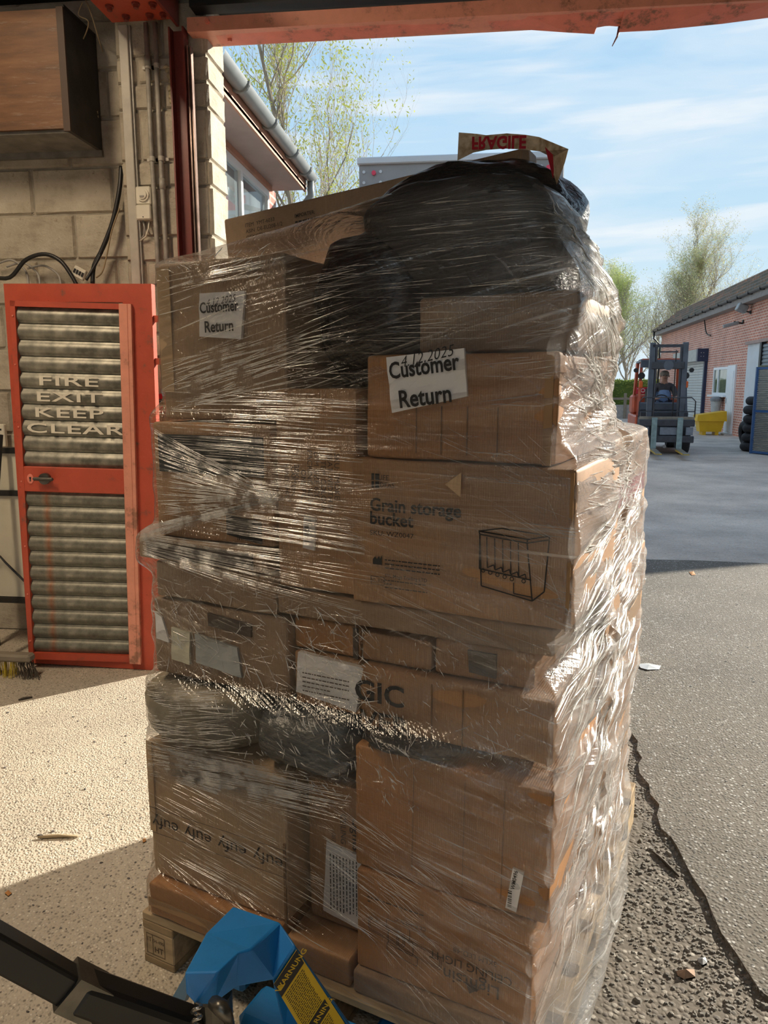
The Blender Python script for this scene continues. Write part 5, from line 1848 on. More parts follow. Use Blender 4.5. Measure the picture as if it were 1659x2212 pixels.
mb.add([(XG + 0.06, 4.9, 3.56), (-4.5, 4.9, 4.6), (-4.5, YE, 4.6), (XG + 0.06, YE, 3.56), (XG + 0.06, 4.9, 3.53), (-4.5, 4.9, 4.57), (-4.5, YE, 4.57), (XG + 0.06, YE, 3.53)], [(0, 3, 2, 1), (4, 5, 6, 7), (3, 0, 4, 7), (2, 3, 7, 6)])
mb.build('roof', m_tile, off_)
n = 10
gp = [(XG + 0.10 + 0.062 * math.cos(math.pi + math.pi * i / n), 3.53 + 0.062 * math.sin(math.pi + math.pi * i / n)) for i in range(n + 1)]
vs = [(x, y, z) for y in (4.9, YE + 0.03) for x, z in gp]
gu = MB().add(vs, [(i, i + 1, n + 2 + i, n + 1 + i) for i in range(n)]).build('gutter', m_gutter, off_, True)
for y in (5.4, 6.15, 6.9, 7.45):
    MB().tube([(XG + 0.10 + 0.068 * math.cos(math.pi + math.pi * i / 8), y, 3.53 + 0.068 * math.sin(math.pi + math.pi * i / 8)) for i in range(9)], 0.012, 6).build('bracket', m_gutter, gu)
MB().tube([(XG + 0.10, YE - 0.02, 3.49), (XG + 0.10, YE - 0.02, 3.34), (XG + 0.02, YE + 0.02, 3.27), (XW + 0.04, YE + 0.05, 3.20), (XW + 0.04, YE + 0.05, 0.0)], 0.034, 12).build('downpipe', m_gutter, off_, True)
w0_, w1_ = 4.95, 7.55
for nm_, zt in (('window', 3.35),):
    fr = MB()
    fr.box(XW - 0.01, XW + 0.05, w0_, w1_, zt - 0.06, zt).box(XW - 0.01, XW + 0.05, w0_, w1_, 2.0, 2.06)
    for y in (w0_, 5.5, 6.62, w1_ - 0.06):
        fr.box(XW - 0.01, XW + 0.05, y, y + 0.06, 2.06, zt - 0.06)
    wf = fr.build('window_frame', m_upvc, off_)
    for a, b_ in ((w0_ + 0.06, 5.5), (5.56, 6.62), (6.68, w1_ - 0.06)):
        MB().box(XW, XW + 0.02, a, b_, 2.06, zt - 0.06).build('pane', m_glass, wf)
    MB().box(XW, XW + 0.075, w0_ - 0.02, w1_ + 0.02, 3.35, 3.40).build('timber_head', m_fascia, off_)

# ================================================================== lorry behind the load
lo = thing('lorry', 'grey box lorry parked behind the load, rear top edge showing', 'lorry', (-0.16, 9.3, 0))
m_lorry = mat('lorry_grey', (0.30, 0.295, 0.29), 0.45, var=0.15, scale=2)
m_lorry_w = mat('lorry_rail', (0.58, 0.59, 0.60), 0.35, 0.2, var=0.1, scale=2)
MB().box(-1.2, 1.2, 0.0, 7.0, 1.0, 4.06, 0.01).build('body', m_lorry, lo)
MB().box(-1.22, 1.22, -0.04, 7.0, 4.05, 4.13, 0.012).build('top_rail', m_lorry_w, lo)
MB().box(-1.0, 1.0, -0.03, 0.0, 1.1, 3.72).build('door', m_lorry_w, lo)
MB().box(-1.2, 1.2, -0.06, 0.1, 0.92, 1.04).build('rear_sill', m_blk, lo)
for x in (-1.08, 1.08):
    MB().cyl((x + (0.06 if x < 0 else -0.06), -0.03, 3.955), 0.026, 0.03, 'y', 16).build('marker_lamp', mat('red_lens', (0.7, 0.03, 0.08), 0.2, var=0.05), lo)
    for dx, dz in ((-0.06, 3.97), (-0.06, 3.85), (0.14 if x < 0 else -0.14, 3.97), (0.14 if x < 0 else -0.14, 3.85)):
        MB().cyl((x + dx, -0.012, dz), 0.018, 0.014, 'y', 12, 0.010).build('rivet', m_lorry_w, lo)
    pl = MB().box(x - 0.11 if x < 0 else x - 0.25, x + 0.25 if x < 0 else x + 0.11, -0.045, -0.03, 3.52, 3.77).build('reflector_board', m_lorry_w, lo)
    MB().box(x - 0.07 if x < 0 else x - 0.22, x + 0.22 if x < 0 else x + 0.07, -0.05, -0.045, 3.57, 3.74).build('red_field', mat('signal_red2', (0.65, 0.03, 0.03), 0.4, var=0.05), pl)
tyre_m = mat('tyre_rubber', (0.022, 0.022, 0.023), 0.75, var=0.4, scale=30, bmp=0.3)
for x in (-1.0, 1.0):
    for y in (1.4, 5.4):
        w_ = MB().lathe([(0.22, -0.14), (0.46, -0.14), (0.50, -0.09), (0.50, 0.09), (0.46, 0.14), (0.22, 0.14)], 28)
        me = w_.mesh('wheel', tyre_m)
        me.transform(Matrix.Rotation(R(90), 4, 'Y'))
        link('wheel', me, lo, (x, y, 0.505))
MB().box(-0.9, 0.9, 0.2, 6.8, 0.75, 1.0).build('chassis', m_blk, lo)

# ================================================================== outside, right: brick workshop
E_ANG = R(86.5)
e_d = Vector((math.cos(E_ANG), math.sin(E_ANG), 0))
ws = thing('brick_workshop', 'long red brick workshop with mossy tiled roof, shutters and white door', 'building', (7.845, 23.327, 0), E_ANG - R(90))
# local frame: y runs along the wall away from the viewer, x = into the building
MB().box(0.0, 2.6, -10.35, 12.2, 0.0, 3.78).build('wall', m_brick, ws)  # unseen near end set so its shadow stops at the apron
tile = None
def tiles():
    m, nt, b = new_mat('mossy_tiles')
    v = coords(nt)
    br_ = N(nt, 'ShaderNodeTexBrick', Scale=1.0)
    tc = N(nt, 'ShaderNodeTexCoord')
    sp_ = N(nt, 'ShaderNodeSeparateXYZ')
    cb = N(nt, 'ShaderNodeCombineXYZ')
    nt.links.new(tc.outputs['Object'], sp_.inputs[0])
    nt.links.new(sp_.outputs[1], cb.inputs[0])
    nt.links.new(sp_.outputs[0], cb.inputs[1])
    br_.inputs['Color1'].default_value = (0.34, 0.17, 0.10, 1)
    br_.inputs['Color2'].default_value = (0.17, 0.135, 0.11, 1)
    br_.inputs['Mortar'].default_value = (0.05, 0.045, 0.04, 1)
    br_.inputs['Mortar Size'].default_value = 0.015
    br_.inputs['Brick Width'].default_value = 0.24
    br_.inputs['Row Height'].default_value = 0.22
    nt.links.new(cb.outputs[0], br_.inputs['Vector'])
    moss = ramp(nt, noise_n(nt, v, 1.1, 5, 0.7), [(0.42, (0, 0, 0)), (0.6, (0.9, 0.9, 0.9))])
    nt.links.new(mixc(nt, moss, br_.outputs['Color'], (0.10, 0.10, 0.075)), b.inputs['Base Color'])
    b.inputs['Roughness'].default_value = 0.9
    bump(nt, b, br_.outputs['Fac'], 0.8, -0.05)
    return m
m_tiles = tiles()
mb = MB()
# tile courses stepping up the slope
for i in range(5):
    x0_, x1_ = -0.36 + i * 0.235, -0.36 + (i + 1) * 0.235 + 0.05
    z0_, z1_ = 3.98 + i * 0.185, 3.98 + (i + 1) * 0.185 + 0.005
    mb.add([(x0_, -10.55, z0_ + 0.035), (x0_, 12.5, z0_ + 0.035), (x1_, 12.5, z1_), (x1_, -10.55, z1_), (x0_, -10.55, z0_ - 0.02), (x0_, 12.5, z0_ - 0.02)], [(0, 3, 2, 1), (4, 0, 1, 5)])
mb.add([(-0.36, -10.55, 3.95), (-0.36, 12.5, 3.95), (0.85, 12.5, 4.90), (0.85, -10.55, 4.90), (2.8, 12.5, 3.75), (2.8, -10.55, 3.75)], [(0, 1, 2, 3), (3, 2, 4, 5)])
rf = mb.build('roof', m_tiles, ws)
MB().add([(0, 12.2, 3.78), (0.85, 12.2, 4.85), (2.6, 12.2, 3.78)], [(0, 1, 2)]).build('gable', m_brick, ws)
MB().box(-0.30, -0.27, -10.55, 12.45, 3.74, 3.96).build('fascia', mat('grey_fascia', (0.30, 0.28, 0.27), 0.7), ws)
MB().box(-0.30, 0.0, -10.55, 12.45, 3.72, 3.745).build('soffit', mat('grey_fascia', (0.30, 0.28, 0.27), 0.7), ws)
vs = [(-0.36 + 0.06 * math.cos(math.pi + math.pi * i / n), y, 3.94 + 0.06 * math.sin(math.pi + math.pi * i / n)) for y in (-10.55, 12.5) for i in range(n + 1)]
gt = MB().add(vs, [(i, i + 1, n + 2 + i, n + 1 + i) for i in range(n)]).build('gutter', mat('black_gutter', (0.10, 0.10, 0.10), 0.5), ws, True)
for y in np.arange(-8, 12.2, 1.0):
    MB().box(-0.43, -0.29, y, y + 0.03, 3.865, 3.945).build('bracket', m_blk, gt)
MB().tube([(-0.33, 12.3, 3.9), (-0.33, 12.3, 3.6), (-0.08, 12.1, 3.3), (-0.08, 12.1, 0.0)], 0.04, 10).build('downpipe', m_blk, ws, True)
# first roller shutter with its box and blue frame
m_blue = mat('navy_paint', (0.020, 0.035, 0.085), 0.4, var=0.2, scale=4)
m_shut = mat('grey_shutter', (0.60, 0.60, 0.58), 0.4, 0.2, var=0.1, scale=3)
m_shut_d = mat('slate_shutter', (0.20, 0.235, 0.26), 0.45, 0.2, var=0.1, scale=3)
def shutter(y0, y1, z1, x, mt, pitch=0.095):
    vs, fs = [], []
    k_ = int(z1 / pitch)
    prof = []
    for i in range(k_):
        z = i * z1 / k_
        h = z1 / k_
        prof += [(x, z), (x - 0.022, z + h * 0.25), (x - 0.022, z + h * 0.7), (x, z + h * 0.98)]
    n_ = len(prof)
    vs = [(px, y, pz) for y in (y0, y1) for px, pz in prof]
    return MB().add(vs, [(i, n_ + i, n_ + i + 1, i + 1) for i in range(n_ - 1)])
shutter(3.70, 7.55, 2.35, -0.03, m_shut).build('roller_shutter', m_shut, ws)
MB().box(-0.10, 0.0, 3.55, 3.70, 0.0, 2.72).build('shutter_frame', m_blue, ws)
MB().box(-0.10, 0.0, 7.55, 7.70, 0.0, 2.72).build('shutter_frame', m_blue, ws)
sx = MB().box(-0.34, 0.0, 3.72, 7.70, 2.32, 2.72).build('shutter_box', mat('grey_box', (0.46, 0.46, 0.43), 0.5), ws)
MB().box(-0.35, 0.01, 3.52, 3.72, 2.30, 2.73).build('box_end', m_blue, sx)
for dy, dz in ((3.57, 2.46), (3.57, 2.58), (3.66, 2.46), (3.66, 2.58)):
    MB().box(-0.22 + (dy - 3.6) * 0.9, -0.20 + (dy - 3.6) * 0.9, 3.51, 3.52, dz, dz + 0.02).build('bolt', m_lorry_w, sx)
MB().box(-0.345, -0.335, 5.7, 5.73, 2.33, 2.71).build('box_joint', m_blk, sx)
# white window and door
wf = MB()
for y0_, y1_, z0_, z1_ in ((0.80, 2.50, 1.18, 1.26), (0.80, 2.50, 1.98, 2.06), (2.42, 2.50, 1.26, 1.98), (1.86, 1.94, 1.26, 1.98), (0.80, 0.88, 1.26, 1.98)):
    wf.box(-0.05, 0.02, y0_, y1_, z0_, z1_)
wf = wf.build('window_frame', m_upvc, ws)
m_gl2 = glass('dark_window_glass', (0.34, 0.36, 0.28), 0.5)
for a, b_ in ((0.88, 1.86), (1.94, 2.42)):
    MB().box(-0.02, 0.01, a, b_, 1.26, 1.98).build('pane', m_gl2, wf)
MB().box(-0.14, 0.0, 0.80, 2.75, 1.13, 1.18).build('window_sill', m_upvc, ws)
dr = MB().box(-0.05, 0.02, 0.0, 0.80, 0.0, 2.08).build('white_door', m_upvc, ws)
MB().box(-0.065, -0.05, 0.12, 0.68, 0.10, 1.92, 0.006).build('door_panel', m_upvc, dr)
MB().box(-0.10, -0.065, 0.62, 0.65, 0.95, 1.10).build('door_handle', m_lorry_w, dr)
MB().box(-0.22, 0.0, -0.05, 1.0, 0.0, 0.05).build('door_step', mat('pale_step', (0.62, 0.60, 0.57), 0.7), ws)
# second opening with slate shutter and white jamb
MB().box(-0.06, 0.0, -2.35, -1.10, 0.0, 2.62).build('white_jamb', mat('painted_jamb', (0.62, 0.65, 0.67), 0.6, var=0.1, scale=3), ws)
shutter(-6.3, -2.4, 2.55, -0.06, m_shut_d).build('roller_shutter', m_shut_d, ws)
MB().box(-0.12, 0.0, -2.50, -2.35, 0.0, 2.62).build('shutter_frame', m_blk, ws)
MB().box(-0.13, 0.0, -6.4, -1.05, 2.60, 2.68).build('shutter_head', m_soffit, ws)
def wall_lamp(y, z, lab, kind):
    p = Vector((7.845, 23.327, 0)) + e_d * y + Vector((-e_d.y, e_d.x, 0)) * 0.02
    o = thing('security_light' if kind else 'security_camera', lab, 'light' if kind else 'camera', p + Vector((0, 0, z)), E_ANG - R(90))
    if kind:
        MB().box(-0.40, -0.12, -0.12, 0.12, -0.10, 0.12, 0.02).build('head', mat('grey_alloy', (0.35, 0.37, 0.38), 0.4, 0.4), o, rot=(0, R(24), 0))
        MB().tube([(0, 0, 0), (-0.12, 0, 0.02), (-0.2, 0, 0.02)], 0.02, 8).build('arm', m_blk, o)
    else:
        MB().box(-0.55, -0.12, -0.05, 0.05, -0.05, 0.05, 0.015).build('body', mat('grey_alloy', (0.35, 0.37, 0.38), 0.4, 0.4), o, rot=(0, R(-14), 0))
        MB().tube([(0, 0, -0.05), (-0.15, 0, -0.03), (-0.25, 0, 0.0)], 0.025, 8).build('arm', m_blk, o)
    MB().box(-0.02, 0.0, -0.05, 0.05, -0.05, 0.05).build('wall_plate', m_blk, o)
wall_lamp(-0.30, 3.30, 'slim grey camera on the brick workshop wall below the eaves', 0)
wall_lamp(-0.95, 3.50, 'square grey floodlight on the brick workshop wall below the eaves', 1)
cable('wall_cable', 'black cable drooping from the workshop eaves', [Vector((7.845, 23.327, 0)) + e_d * 4.0 + Vector((-0.1, 0, 3.7)), Vector((7.845, 23.327, 0)) + e_d * 3.6 + Vector((-0.1, 0, 3.25)), Vector((7.845, 23.327, 0)) + e_d * 3.0 + Vector((-0.1, 0, 3.12))], 0.02, m_blk)
cc = Vector((7.845, 23.327, 0)) + e_d * 1.28 + Vector((-0.20, 0, 0.64))
wb = thing('wall_bin', 'grey litter bin hanging on the workshop wall under the window', 'bin', cc, E_ANG - R(90))
MB().lathe([(0.0, 0.0), (0.13, 0.0), (0.17, 0.40), (0.0, 0.40)], 18).build('bucket', mat('grey_bin', (0.48, 0.49, 0.48), 0.5, var=0.2), wb)
MB().lathe([(0.185, 0.36), (0.185, 0.44), (0.10, 0.50), (0.0, 0.50)], 18).build('lid', mat('dark_bin_lid', (0.22, 0.23, 0.24), 0.5), wb)
gb = thing('grit_bin', 'yellow grit bin standing by the workshop door', 'bin', (7.25, 23.60, 0.006), R(-4))
m_yel = mat('grit_yellow', (0.78, 0.46, 0.015), 0.45, var=0.12, scale=4)
MB().add([(-0.30, -0.22, 0.10), (0.30, -0.22, 0.10), (0.30, 0.22, 0.10), (-0.30, 0.22, 0.10), (-0.36, -0.28, 0.42), (0.36, -0.28, 0.42), (0.36, 0.28, 0.42), (-0.36, 0.28, 0.42)], [(0, 3, 2, 1), (0, 1, 5, 4), (1, 2, 6, 5), (2, 3, 7, 6), (3, 0, 4, 7), (4, 5, 6, 7)]).build('tub', m_yel, gb)
for x in (-0.22, 0.14):
    MB().box(x, x + 0.10, -0.20, 0.20, 0.0, 0.10).build('foot', m_yel, gb)
MB().add([(-0.42, -0.32, 0.42), (0.42, -0.32, 0.42), (0.42, 0.32, 0.42), (-0.42, 0.32, 0.42), (-0.40, -0.30, 0.60), (0.40, -0.30, 0.72), (0.40, 0.30, 0.72), (-0.40, 0.30, 0.60)], [(0, 3, 2, 1), (0, 1, 5, 4), (1, 2, 6, 5), (2, 3, 7, 6), (3, 0, 4, 7), (4, 5, 6, 7)]).build('lid', m_yel, gb)

# stack of tyres and the blue mesh cage
def tyre_mesh():
    prof = []
    for i in range(13):
        a = R(-150 + 300 * i / 12)
        prof.append((0.235 + 0.095 * math.cos(a), 0.10 * math.sin(a)))
    return MB().lathe(prof, 30).mesh('tyre', tyre_m, True)
tm_ = tyre_mesh()
tx, ty = 6.47, 17.66
ordw = ('lowest', 'second', 'third', 'fourth', 'fifth', 'top')
for i in range(6):
    o = link('tyre', tm_, None, (tx + (0, 0.02, 0.03, 0.025, 0.01, 0.05)[i], ty, 0.108 + i * 0.205))
    tag(o, f'{ordw[i]} black tyre in the stack beside the blue mesh cage' if i in (0, 5) else f'{ordw[i]} black tyre from the ground in the stack by the blue cage', 'tyre', 'tyres stacked by the blue cage')
me = tm_.copy()
me.transform(Matrix.Rotation(R(80), 4, 'Y'))
o = tag(link('tyre', me, None, (6.28, 18.3, 0.335)), 'black tyre leaning behind the foot of the tyre stack', 'tyre', 'tyres stacked by the blue cage')
o.location = (6.55, 18.5, 0.335)
cg = thing('mesh_cage', 'blue framed steel mesh locker beside the tyre stack', 'cage', (6.15, 17.02, 0.006), R(0))
m_cblue = mat('cage_blue', (0.030, 0.10, 0.26), 0.45, var=0.2, scale=5)
m_cpan = mat('cage_panel', (0.33, 0.34, 0.32), 0.5, 0.3, var=0.25, scale=9, stretch=(1, 1, 6))
CH = 1.86
for x, y in ((0, 0), (0.40, -0.82), (1.45, -0.20), (1.05, 0.60)):
    MB().box(x - 0.03, x + 0.03, y - 0.03, y + 0.03, 0, CH, 0.004).build('post', m_cblue, cg)
def panel_pts(a, b, z0, z1, mt, name, th=0.012):
    d = (Vector(b) - Vector(a)).normalized()
    nn = Vector((-d.y, d.x, 0)) * th
    A3, B3 = Vector((*a, 0)), Vector((*b, 0))
    return MB().prism([A3 + _Z * z0, B3 + _Z * z0, B3 + _Z * z1, A3 + _Z * z1], nn).build(name, mt, cg)
from mathutils import Vector as V2
for a, b_ in (((0, 0), (0.40, -0.82)), ((0.40, -0.82), (1.45, -0.20)), ((1.45, -0.20), (1.05, 0.60)), ((1.05, 0.60), (0, 0))):
    a2, b2_ = V2(a), V2(b_)
    for zz in (0.04, 0.92, CH - 0.03):
        MB().obox((*a, zz), (*b_, zz), 0.035, 0.05).build('rail', m_cblue, cg)
    d2 = (Vector((*b_, 0)) - Vector((*a, 0)))
    nn = Vector((-d2.y, d2.x, 0)).normalized()
    for k_ in range(46):
        zz = 0.07 + k_ * 0.039
        if abs(zz - 0.92) < 0.03 or zz > CH - 0.06:
            continue
        MB().obox((*a, zz), (*b_, zz), 0.006, 0.018).build('mesh_slat', m_cpan, cg)
    MB().prism([Vector((*a, 0.05)) + nn * 0.012, Vector((*b_, 0.05)) + nn * 0.012, Vector((*b_, CH - 0.05)) + nn * 0.012, Vector((*a, CH - 0.05)) + nn * 0.012], nn * 0.004).build('back_sheet', m_cpan, cg)
MB().prism([(0, 0, CH), (0.40, -0.82, CH), (1.45, -0.20, CH), (1.05, 0.60, CH)], (0, 0, 0.03)).build('top', mat('mossy_board', (0.20, 0.20, 0.13), 0.8), cg)
MB().box(0.28, 0.36, -0.78, -0.70, 0.88, 0.96).build('latch', m_blk, cg)

# ================================================================== trees
def branch_tree(name, label, base, height, spread, seed, bark, leaf, n_leaf, leaf_size, levels=4, up=0.75, droop=0.0, trunk_r=0.12, first=0.15, kids=(9, 7, 5, 3), group=None, leaf_b=None):
    r_ = random.Random(seed)
    o = thing(name, label, 'tree', base, 0, group)
    wood = MB()
    tips = []
    def grow(p, d, length, rad, lev):
        steps = 6 if lev < 2 else 4
        pts, rads = [p], [rad]
        q = p.copy()
        dd = d.copy()
        for i in range(steps):
            w = 0.10 if lev == 0 else 0.22
            dd = (dd + Vector((r_.gauss(0, w), r_.gauss(0, w), r_.gauss(0, w * 0.5)))).normalized()
            if lev > 0:
                dd.z += (0.10 * up) - (droop * (lev / levels) * 0.30)
                dd.normalize()
            q = q + dd * (length / steps)
            pts.append(q.copy())
            rads.append(rad * (1 - 0.8 * (i + 1) / steps))
        wood.tube(pts, rads, 7 if lev == 0 else (5 if lev == 1 else 3), False)
        if lev >= levels - 1:
            tips.extend(pts[1:])
            return
        for k_ in range(kids[lev]):
            f = first + (1 - first) * ((k_ + r_.random()) / kids[lev]) if lev == 0 else 0.2 + 0.8 * (k_ + r_.random()) / kids[lev]
            f = min(f, 0.99)
            i = min(int(f * steps), steps - 1)
            pp = pts[i].lerp(pts[i + 1], f * steps - i)
            az = r_.uniform(0, 2 * math.pi)
            out = Vector((math.cos(az), math.sin(az), 0))
            nd = (out * spread + Vector((0, 0, up)) + (dd * 0.5 if lev else Vector((0, 0, 0.2)))).normalized()
            L = length * (0.55 - 0.22 * f if lev == 0 else r_.uniform(0.38, 0.58))
            if lev == 0:
                L = height * r_.uniform(0.34, 0.50) * (1.15 - 0.75 * f)
            grow(pp, nd, L, rads[i] * 0.5, lev + 1)
    grow(Vector((0, 0, 0)), Vector((r_.uniform(-0.05, 0.05), 0, 1)).normalized(), height, trunk_r, 0)
    wood.build('branches', bark, o)
    for nm, lm_, cnt in (('leaves', leaf, n_leaf),) + ((('leaves', leaf_b, n_leaf // 2),) if leaf_b else ()):
        b = MB()
        for _ in range(cnt):
            p = r_.choice(tips) + Vector((r_.gauss(0, 1), r_.gauss(0, 1), r_.gauss(0, 1))) * leaf_size * 1.6
            a = Vector((r_.uniform(-1, 1), r_.uniform(-1, 1), r_.uniform(-1, 1))).normalized()
            c_ = a.orthogonal().normalized()
            s = leaf_size * r_.uniform(0.6, 1.4)
            b.add([p, p + a * s + c_ * s * 0.4, p + a * s * 2, p + a * s - c_ * s * 0.4], [(0, 1, 2, 3)])
        lo_ = b.build(nm, lm_, o)
        lo_['kind'] = 'stuff'
    return o
def leaf_mat(name, c):
    m, nt, b = new_mat(name)
    v = coords(nt)
    cc_ = ramp(nt, noise_n(nt, v, 1.5, 3), [(0.3, tuple(x * 0.75 for x in c)), (0.7, c)])
    df = N(nt, 'ShaderNodeBsdfDiffuse')
    tl = N(nt, 'ShaderNodeBsdfTranslucent')
    nt.links.new(cc_, df.inputs[0])
    nt.links.new(cc_, tl.inputs[0])
    mx = N(nt, 'ShaderNodeMixShader')
    mx.inputs[0].default_value = 0.5
    nt.links.new(df.outputs[0], mx.inputs[1])
    nt.links.new(tl.outputs[0], mx.inputs[2])
    nt.links.new(mx.outputs[0], nt.nodes['Material Output'].inputs[0])
    return m
m_bark = mat('grey_bark', (0.34, 0.28, 0.20), 0.8, var=0.4, scale=5)
m_bark2 = mat('pale_birch_bark', (0.45, 0.40, 0.33), 0.8, var=0.5, scale=5)
m_bud = leaf_mat('budding_yellow_green', (0.62, 0.66, 0.16))
m_lf1 = leaf_mat('spring_green', (0.60, 0.66, 0.34))
m_lf2 = leaf_mat('bronze_leaf', (0.64, 0.58, 0.38))
m_lf3 = leaf_mat('bright_yellow_green', (0.66, 0.74, 0.26))
branch_tree('budding_tree', 'bare spring tree with yellow-green buds behind the office gutter', (-3.5, 17.2, 0), 10.4, 0.66, 12, m_bark, m_bud, 12000, 0.038, 5, 0.95, 0.0, 0.085, 0.12, (24, 11, 7, 4))
for i, (x, y, h, sp_, lf, lf2, lab) in enumerate((
        (6.6, 39, 6.3, 0.50, m_lf3, m_lf1, 'bright green slender birch just right of the wrapped load'),
        (8.5, 42, 6.8, 0.50, m_lf1, m_lf2, 'thin birch between the bright green one and the bronze one'),
        (10.0, 43, 7.9, 0.42, m_lf2, m_lf1, 'bronze-leaved birch standing above the forklift mast'),
        (11.8, 43, 7.4, 0.45, m_lf1, m_lf2, 'short birch above the workshop roof corner'),
        (13.6, 44, 9.5, 0.55, m_lf2, m_lf1, 'tallest birch with drooping twigs behind the workshop roof'),
        (5.4, 44, 6.5, 0.45, m_lf1, m_lf3, 'distant birch half hidden behind the load'))):
    branch_tree('birch_tree', lab, (x, y, 0), h, sp_, 40 + i, m_bark2, lf, 9500, 0.038, 4, 0.85, 0.7, 0.10, 0.16, (30, 11, 7, 3), 'birch trees beyond the yard', lf2)
# hedge and low wall at the far end of the yard
hg = thing('hedge', 'clipped green hedge at the far end of the yard', 'hedge', (6.0, 37.0, 0))
P = np.zeros((10, 200, 3))
for j in range(10):
    for i in range(200):
        a = math.pi * j / 9
        x = -30 + 35 * i / 199
        P[j, i] = (x, -0.5 * math.cos(a), 1.75 * math.sin(a) ** 0.5 * (1 + 0.06 * mnoise.noise(Vector((x * 2, a * 2, 0)))) + 0.0)
link('core', grid_mesh('core', P, leaf_mat('hedge_green', (0.16, 0.22, 0.07))), hg)
b = MB()
r_ = random.Random(3)
for _ in range(16000):
    a = math.pi * r_.random()
    p = Vector((-30 + 35 * r_.random(), -0.5 * math.cos(a) * 1.05, 1.75 * math.sin(a) ** 0.5 + r_.gauss(0, 0.04)))
    d = Vector((r_.gauss(0, 1), r_.gauss(0, 1), r_.gauss(0, 1))).normalized() * 0.06
    e = d.orthogonal().normalized() * 0.03
    b.add([p - d, p + e, p + d, p - e], [(0, 1, 2, 3)])
o = b.build('leaves', leaf_mat('hedge_leaf', (0.30, 0.38, 0.10)), hg)
o['kind'] = 'stuff'
wl_ = thing('low_wall', 'low pale wall in front of the far hedge', 'wall', (6.0, 35.2, 0.006))
MB().box(-30, 5, 0, 0.2, 0, 0.62).build('panel', mat('pale_concrete', (0.46, 0.43, 0.39), 0.8), wl_)
for k_ in range(18):
    MB().box(-12 + k_, -11.88 + k_, -0.06, 0.0, 0, 1.15).build('post', mat('fence_timber', (0.30, 0.25, 0.19), 0.8), wl_)
MB().box(-12, 5, -0.05, -0.01, 0.85, 0.95).build('rail', mat('fence_timber', (0.30, 0.25, 0.19), 0.8), wl_)

# ================================================================== forklift with its driver
fk = thing('forklift', 'forklift truck with dark mast, orange body and two forks facing the viewer', 'forklift', (4.12, 16.2, 0.006), R(-7))
m_mast = mat('mast_grey', (0.105, 0.120, 0.150), 0.45, 0.3, var=0.35, scale=5)
m_carr = mat('carriage_black', (0.065, 0.068, 0.080), 0.6, 0.2, var=0.4, scale=6)
m_orange = mat('orange_body', (0.52, 0.09, 0.035), 0.45, var=0.3, scale=4)
m_fork = mat('fork_steel', (0.30, 0.27, 0.22), 0.55, 0.4, var=0.4, scale=6)
m_forky = mat('fork_yellow', (0.50, 0.33, 0.03), 0.5, var=0.3, scale=6)
m_turq = mat('worn_turquoise', (0.26, 0.36, 0.36), 0.6, var=0.4, scale=10)
for sx_ in (-1, 1):
    MB().box(sx_ * 0.325 - 0.055, sx_ * 0.325 + 0.055, 0.30, 0.42, 0.12, 2.36, 0.006).build('mast_channel', m_mast, fk)
    MB().box(sx_ * 0.245 - 0.018, sx_ * 0.245 + 0.018, 0.28, 0.38, 0.15, 2.27, 0.005).build('inner_channel', m_carr, fk)
    MB().tube([(sx_ * 0.20 - 0.05, 0.36, 0.3), (sx_ * 0.20 - 0.05, 0.36, 2.2)], 0.012, 8).build('lift_chain', m_blk, fk)
MB().box(-0.33, 0.33, 0.30, 0.38, 2.26, 2.32).build('mast_top_bar', m_carr, fk)
MB().box(-0.18, 0.18, 0.28, 0.34, 2.15, 2.18).build('chain_anchor', m_carr, fk)
cb_ = MB().box(-0.32, 0.32, 0.26, 0.36, 1.81, 1.96, 0.01).build('mast_cross_bar', m_carr, fk)
MB().cyl((0, 0.25, 1.885), 0.10, 0.02, 'y', 20).build('bar_plate', m_mast, cb_)
# carriage
MB().box(-0.54, 0.56, 0.02, 0.10, 0.62, 0.76, 0.012).build('carriage_bar', m_carr, fk)
MB().box(-0.54, 0.56, 0.02, 0.10, 0.28, 0.42, 0.012).build('carriage_bar', m_carr, fk)
MB().box(-0.54, 0.56, 0.10, 0.16, 0.76, 0.82).build('carriage_lip', m_fork, fk)
for x0_, x1_ in ((-0.50, -0.34), (-0.12, 0.22), (0.40, 0.54)):
    MB().box(x0_, x1_, 0.06, 0.10, 0.44, 0.60).build('carriage_plate', mat('worn_blue_grey', (0.22, 0.25, 0.30), 0.6, var=0.3, scale=9), fk)
for x0_ in (-0.20, 0.28):
    MB().box(x0_, x0_ + 0.06, 0.05, 0.12, 0.42, 0.62).build('carriage_web', m_carr, fk)
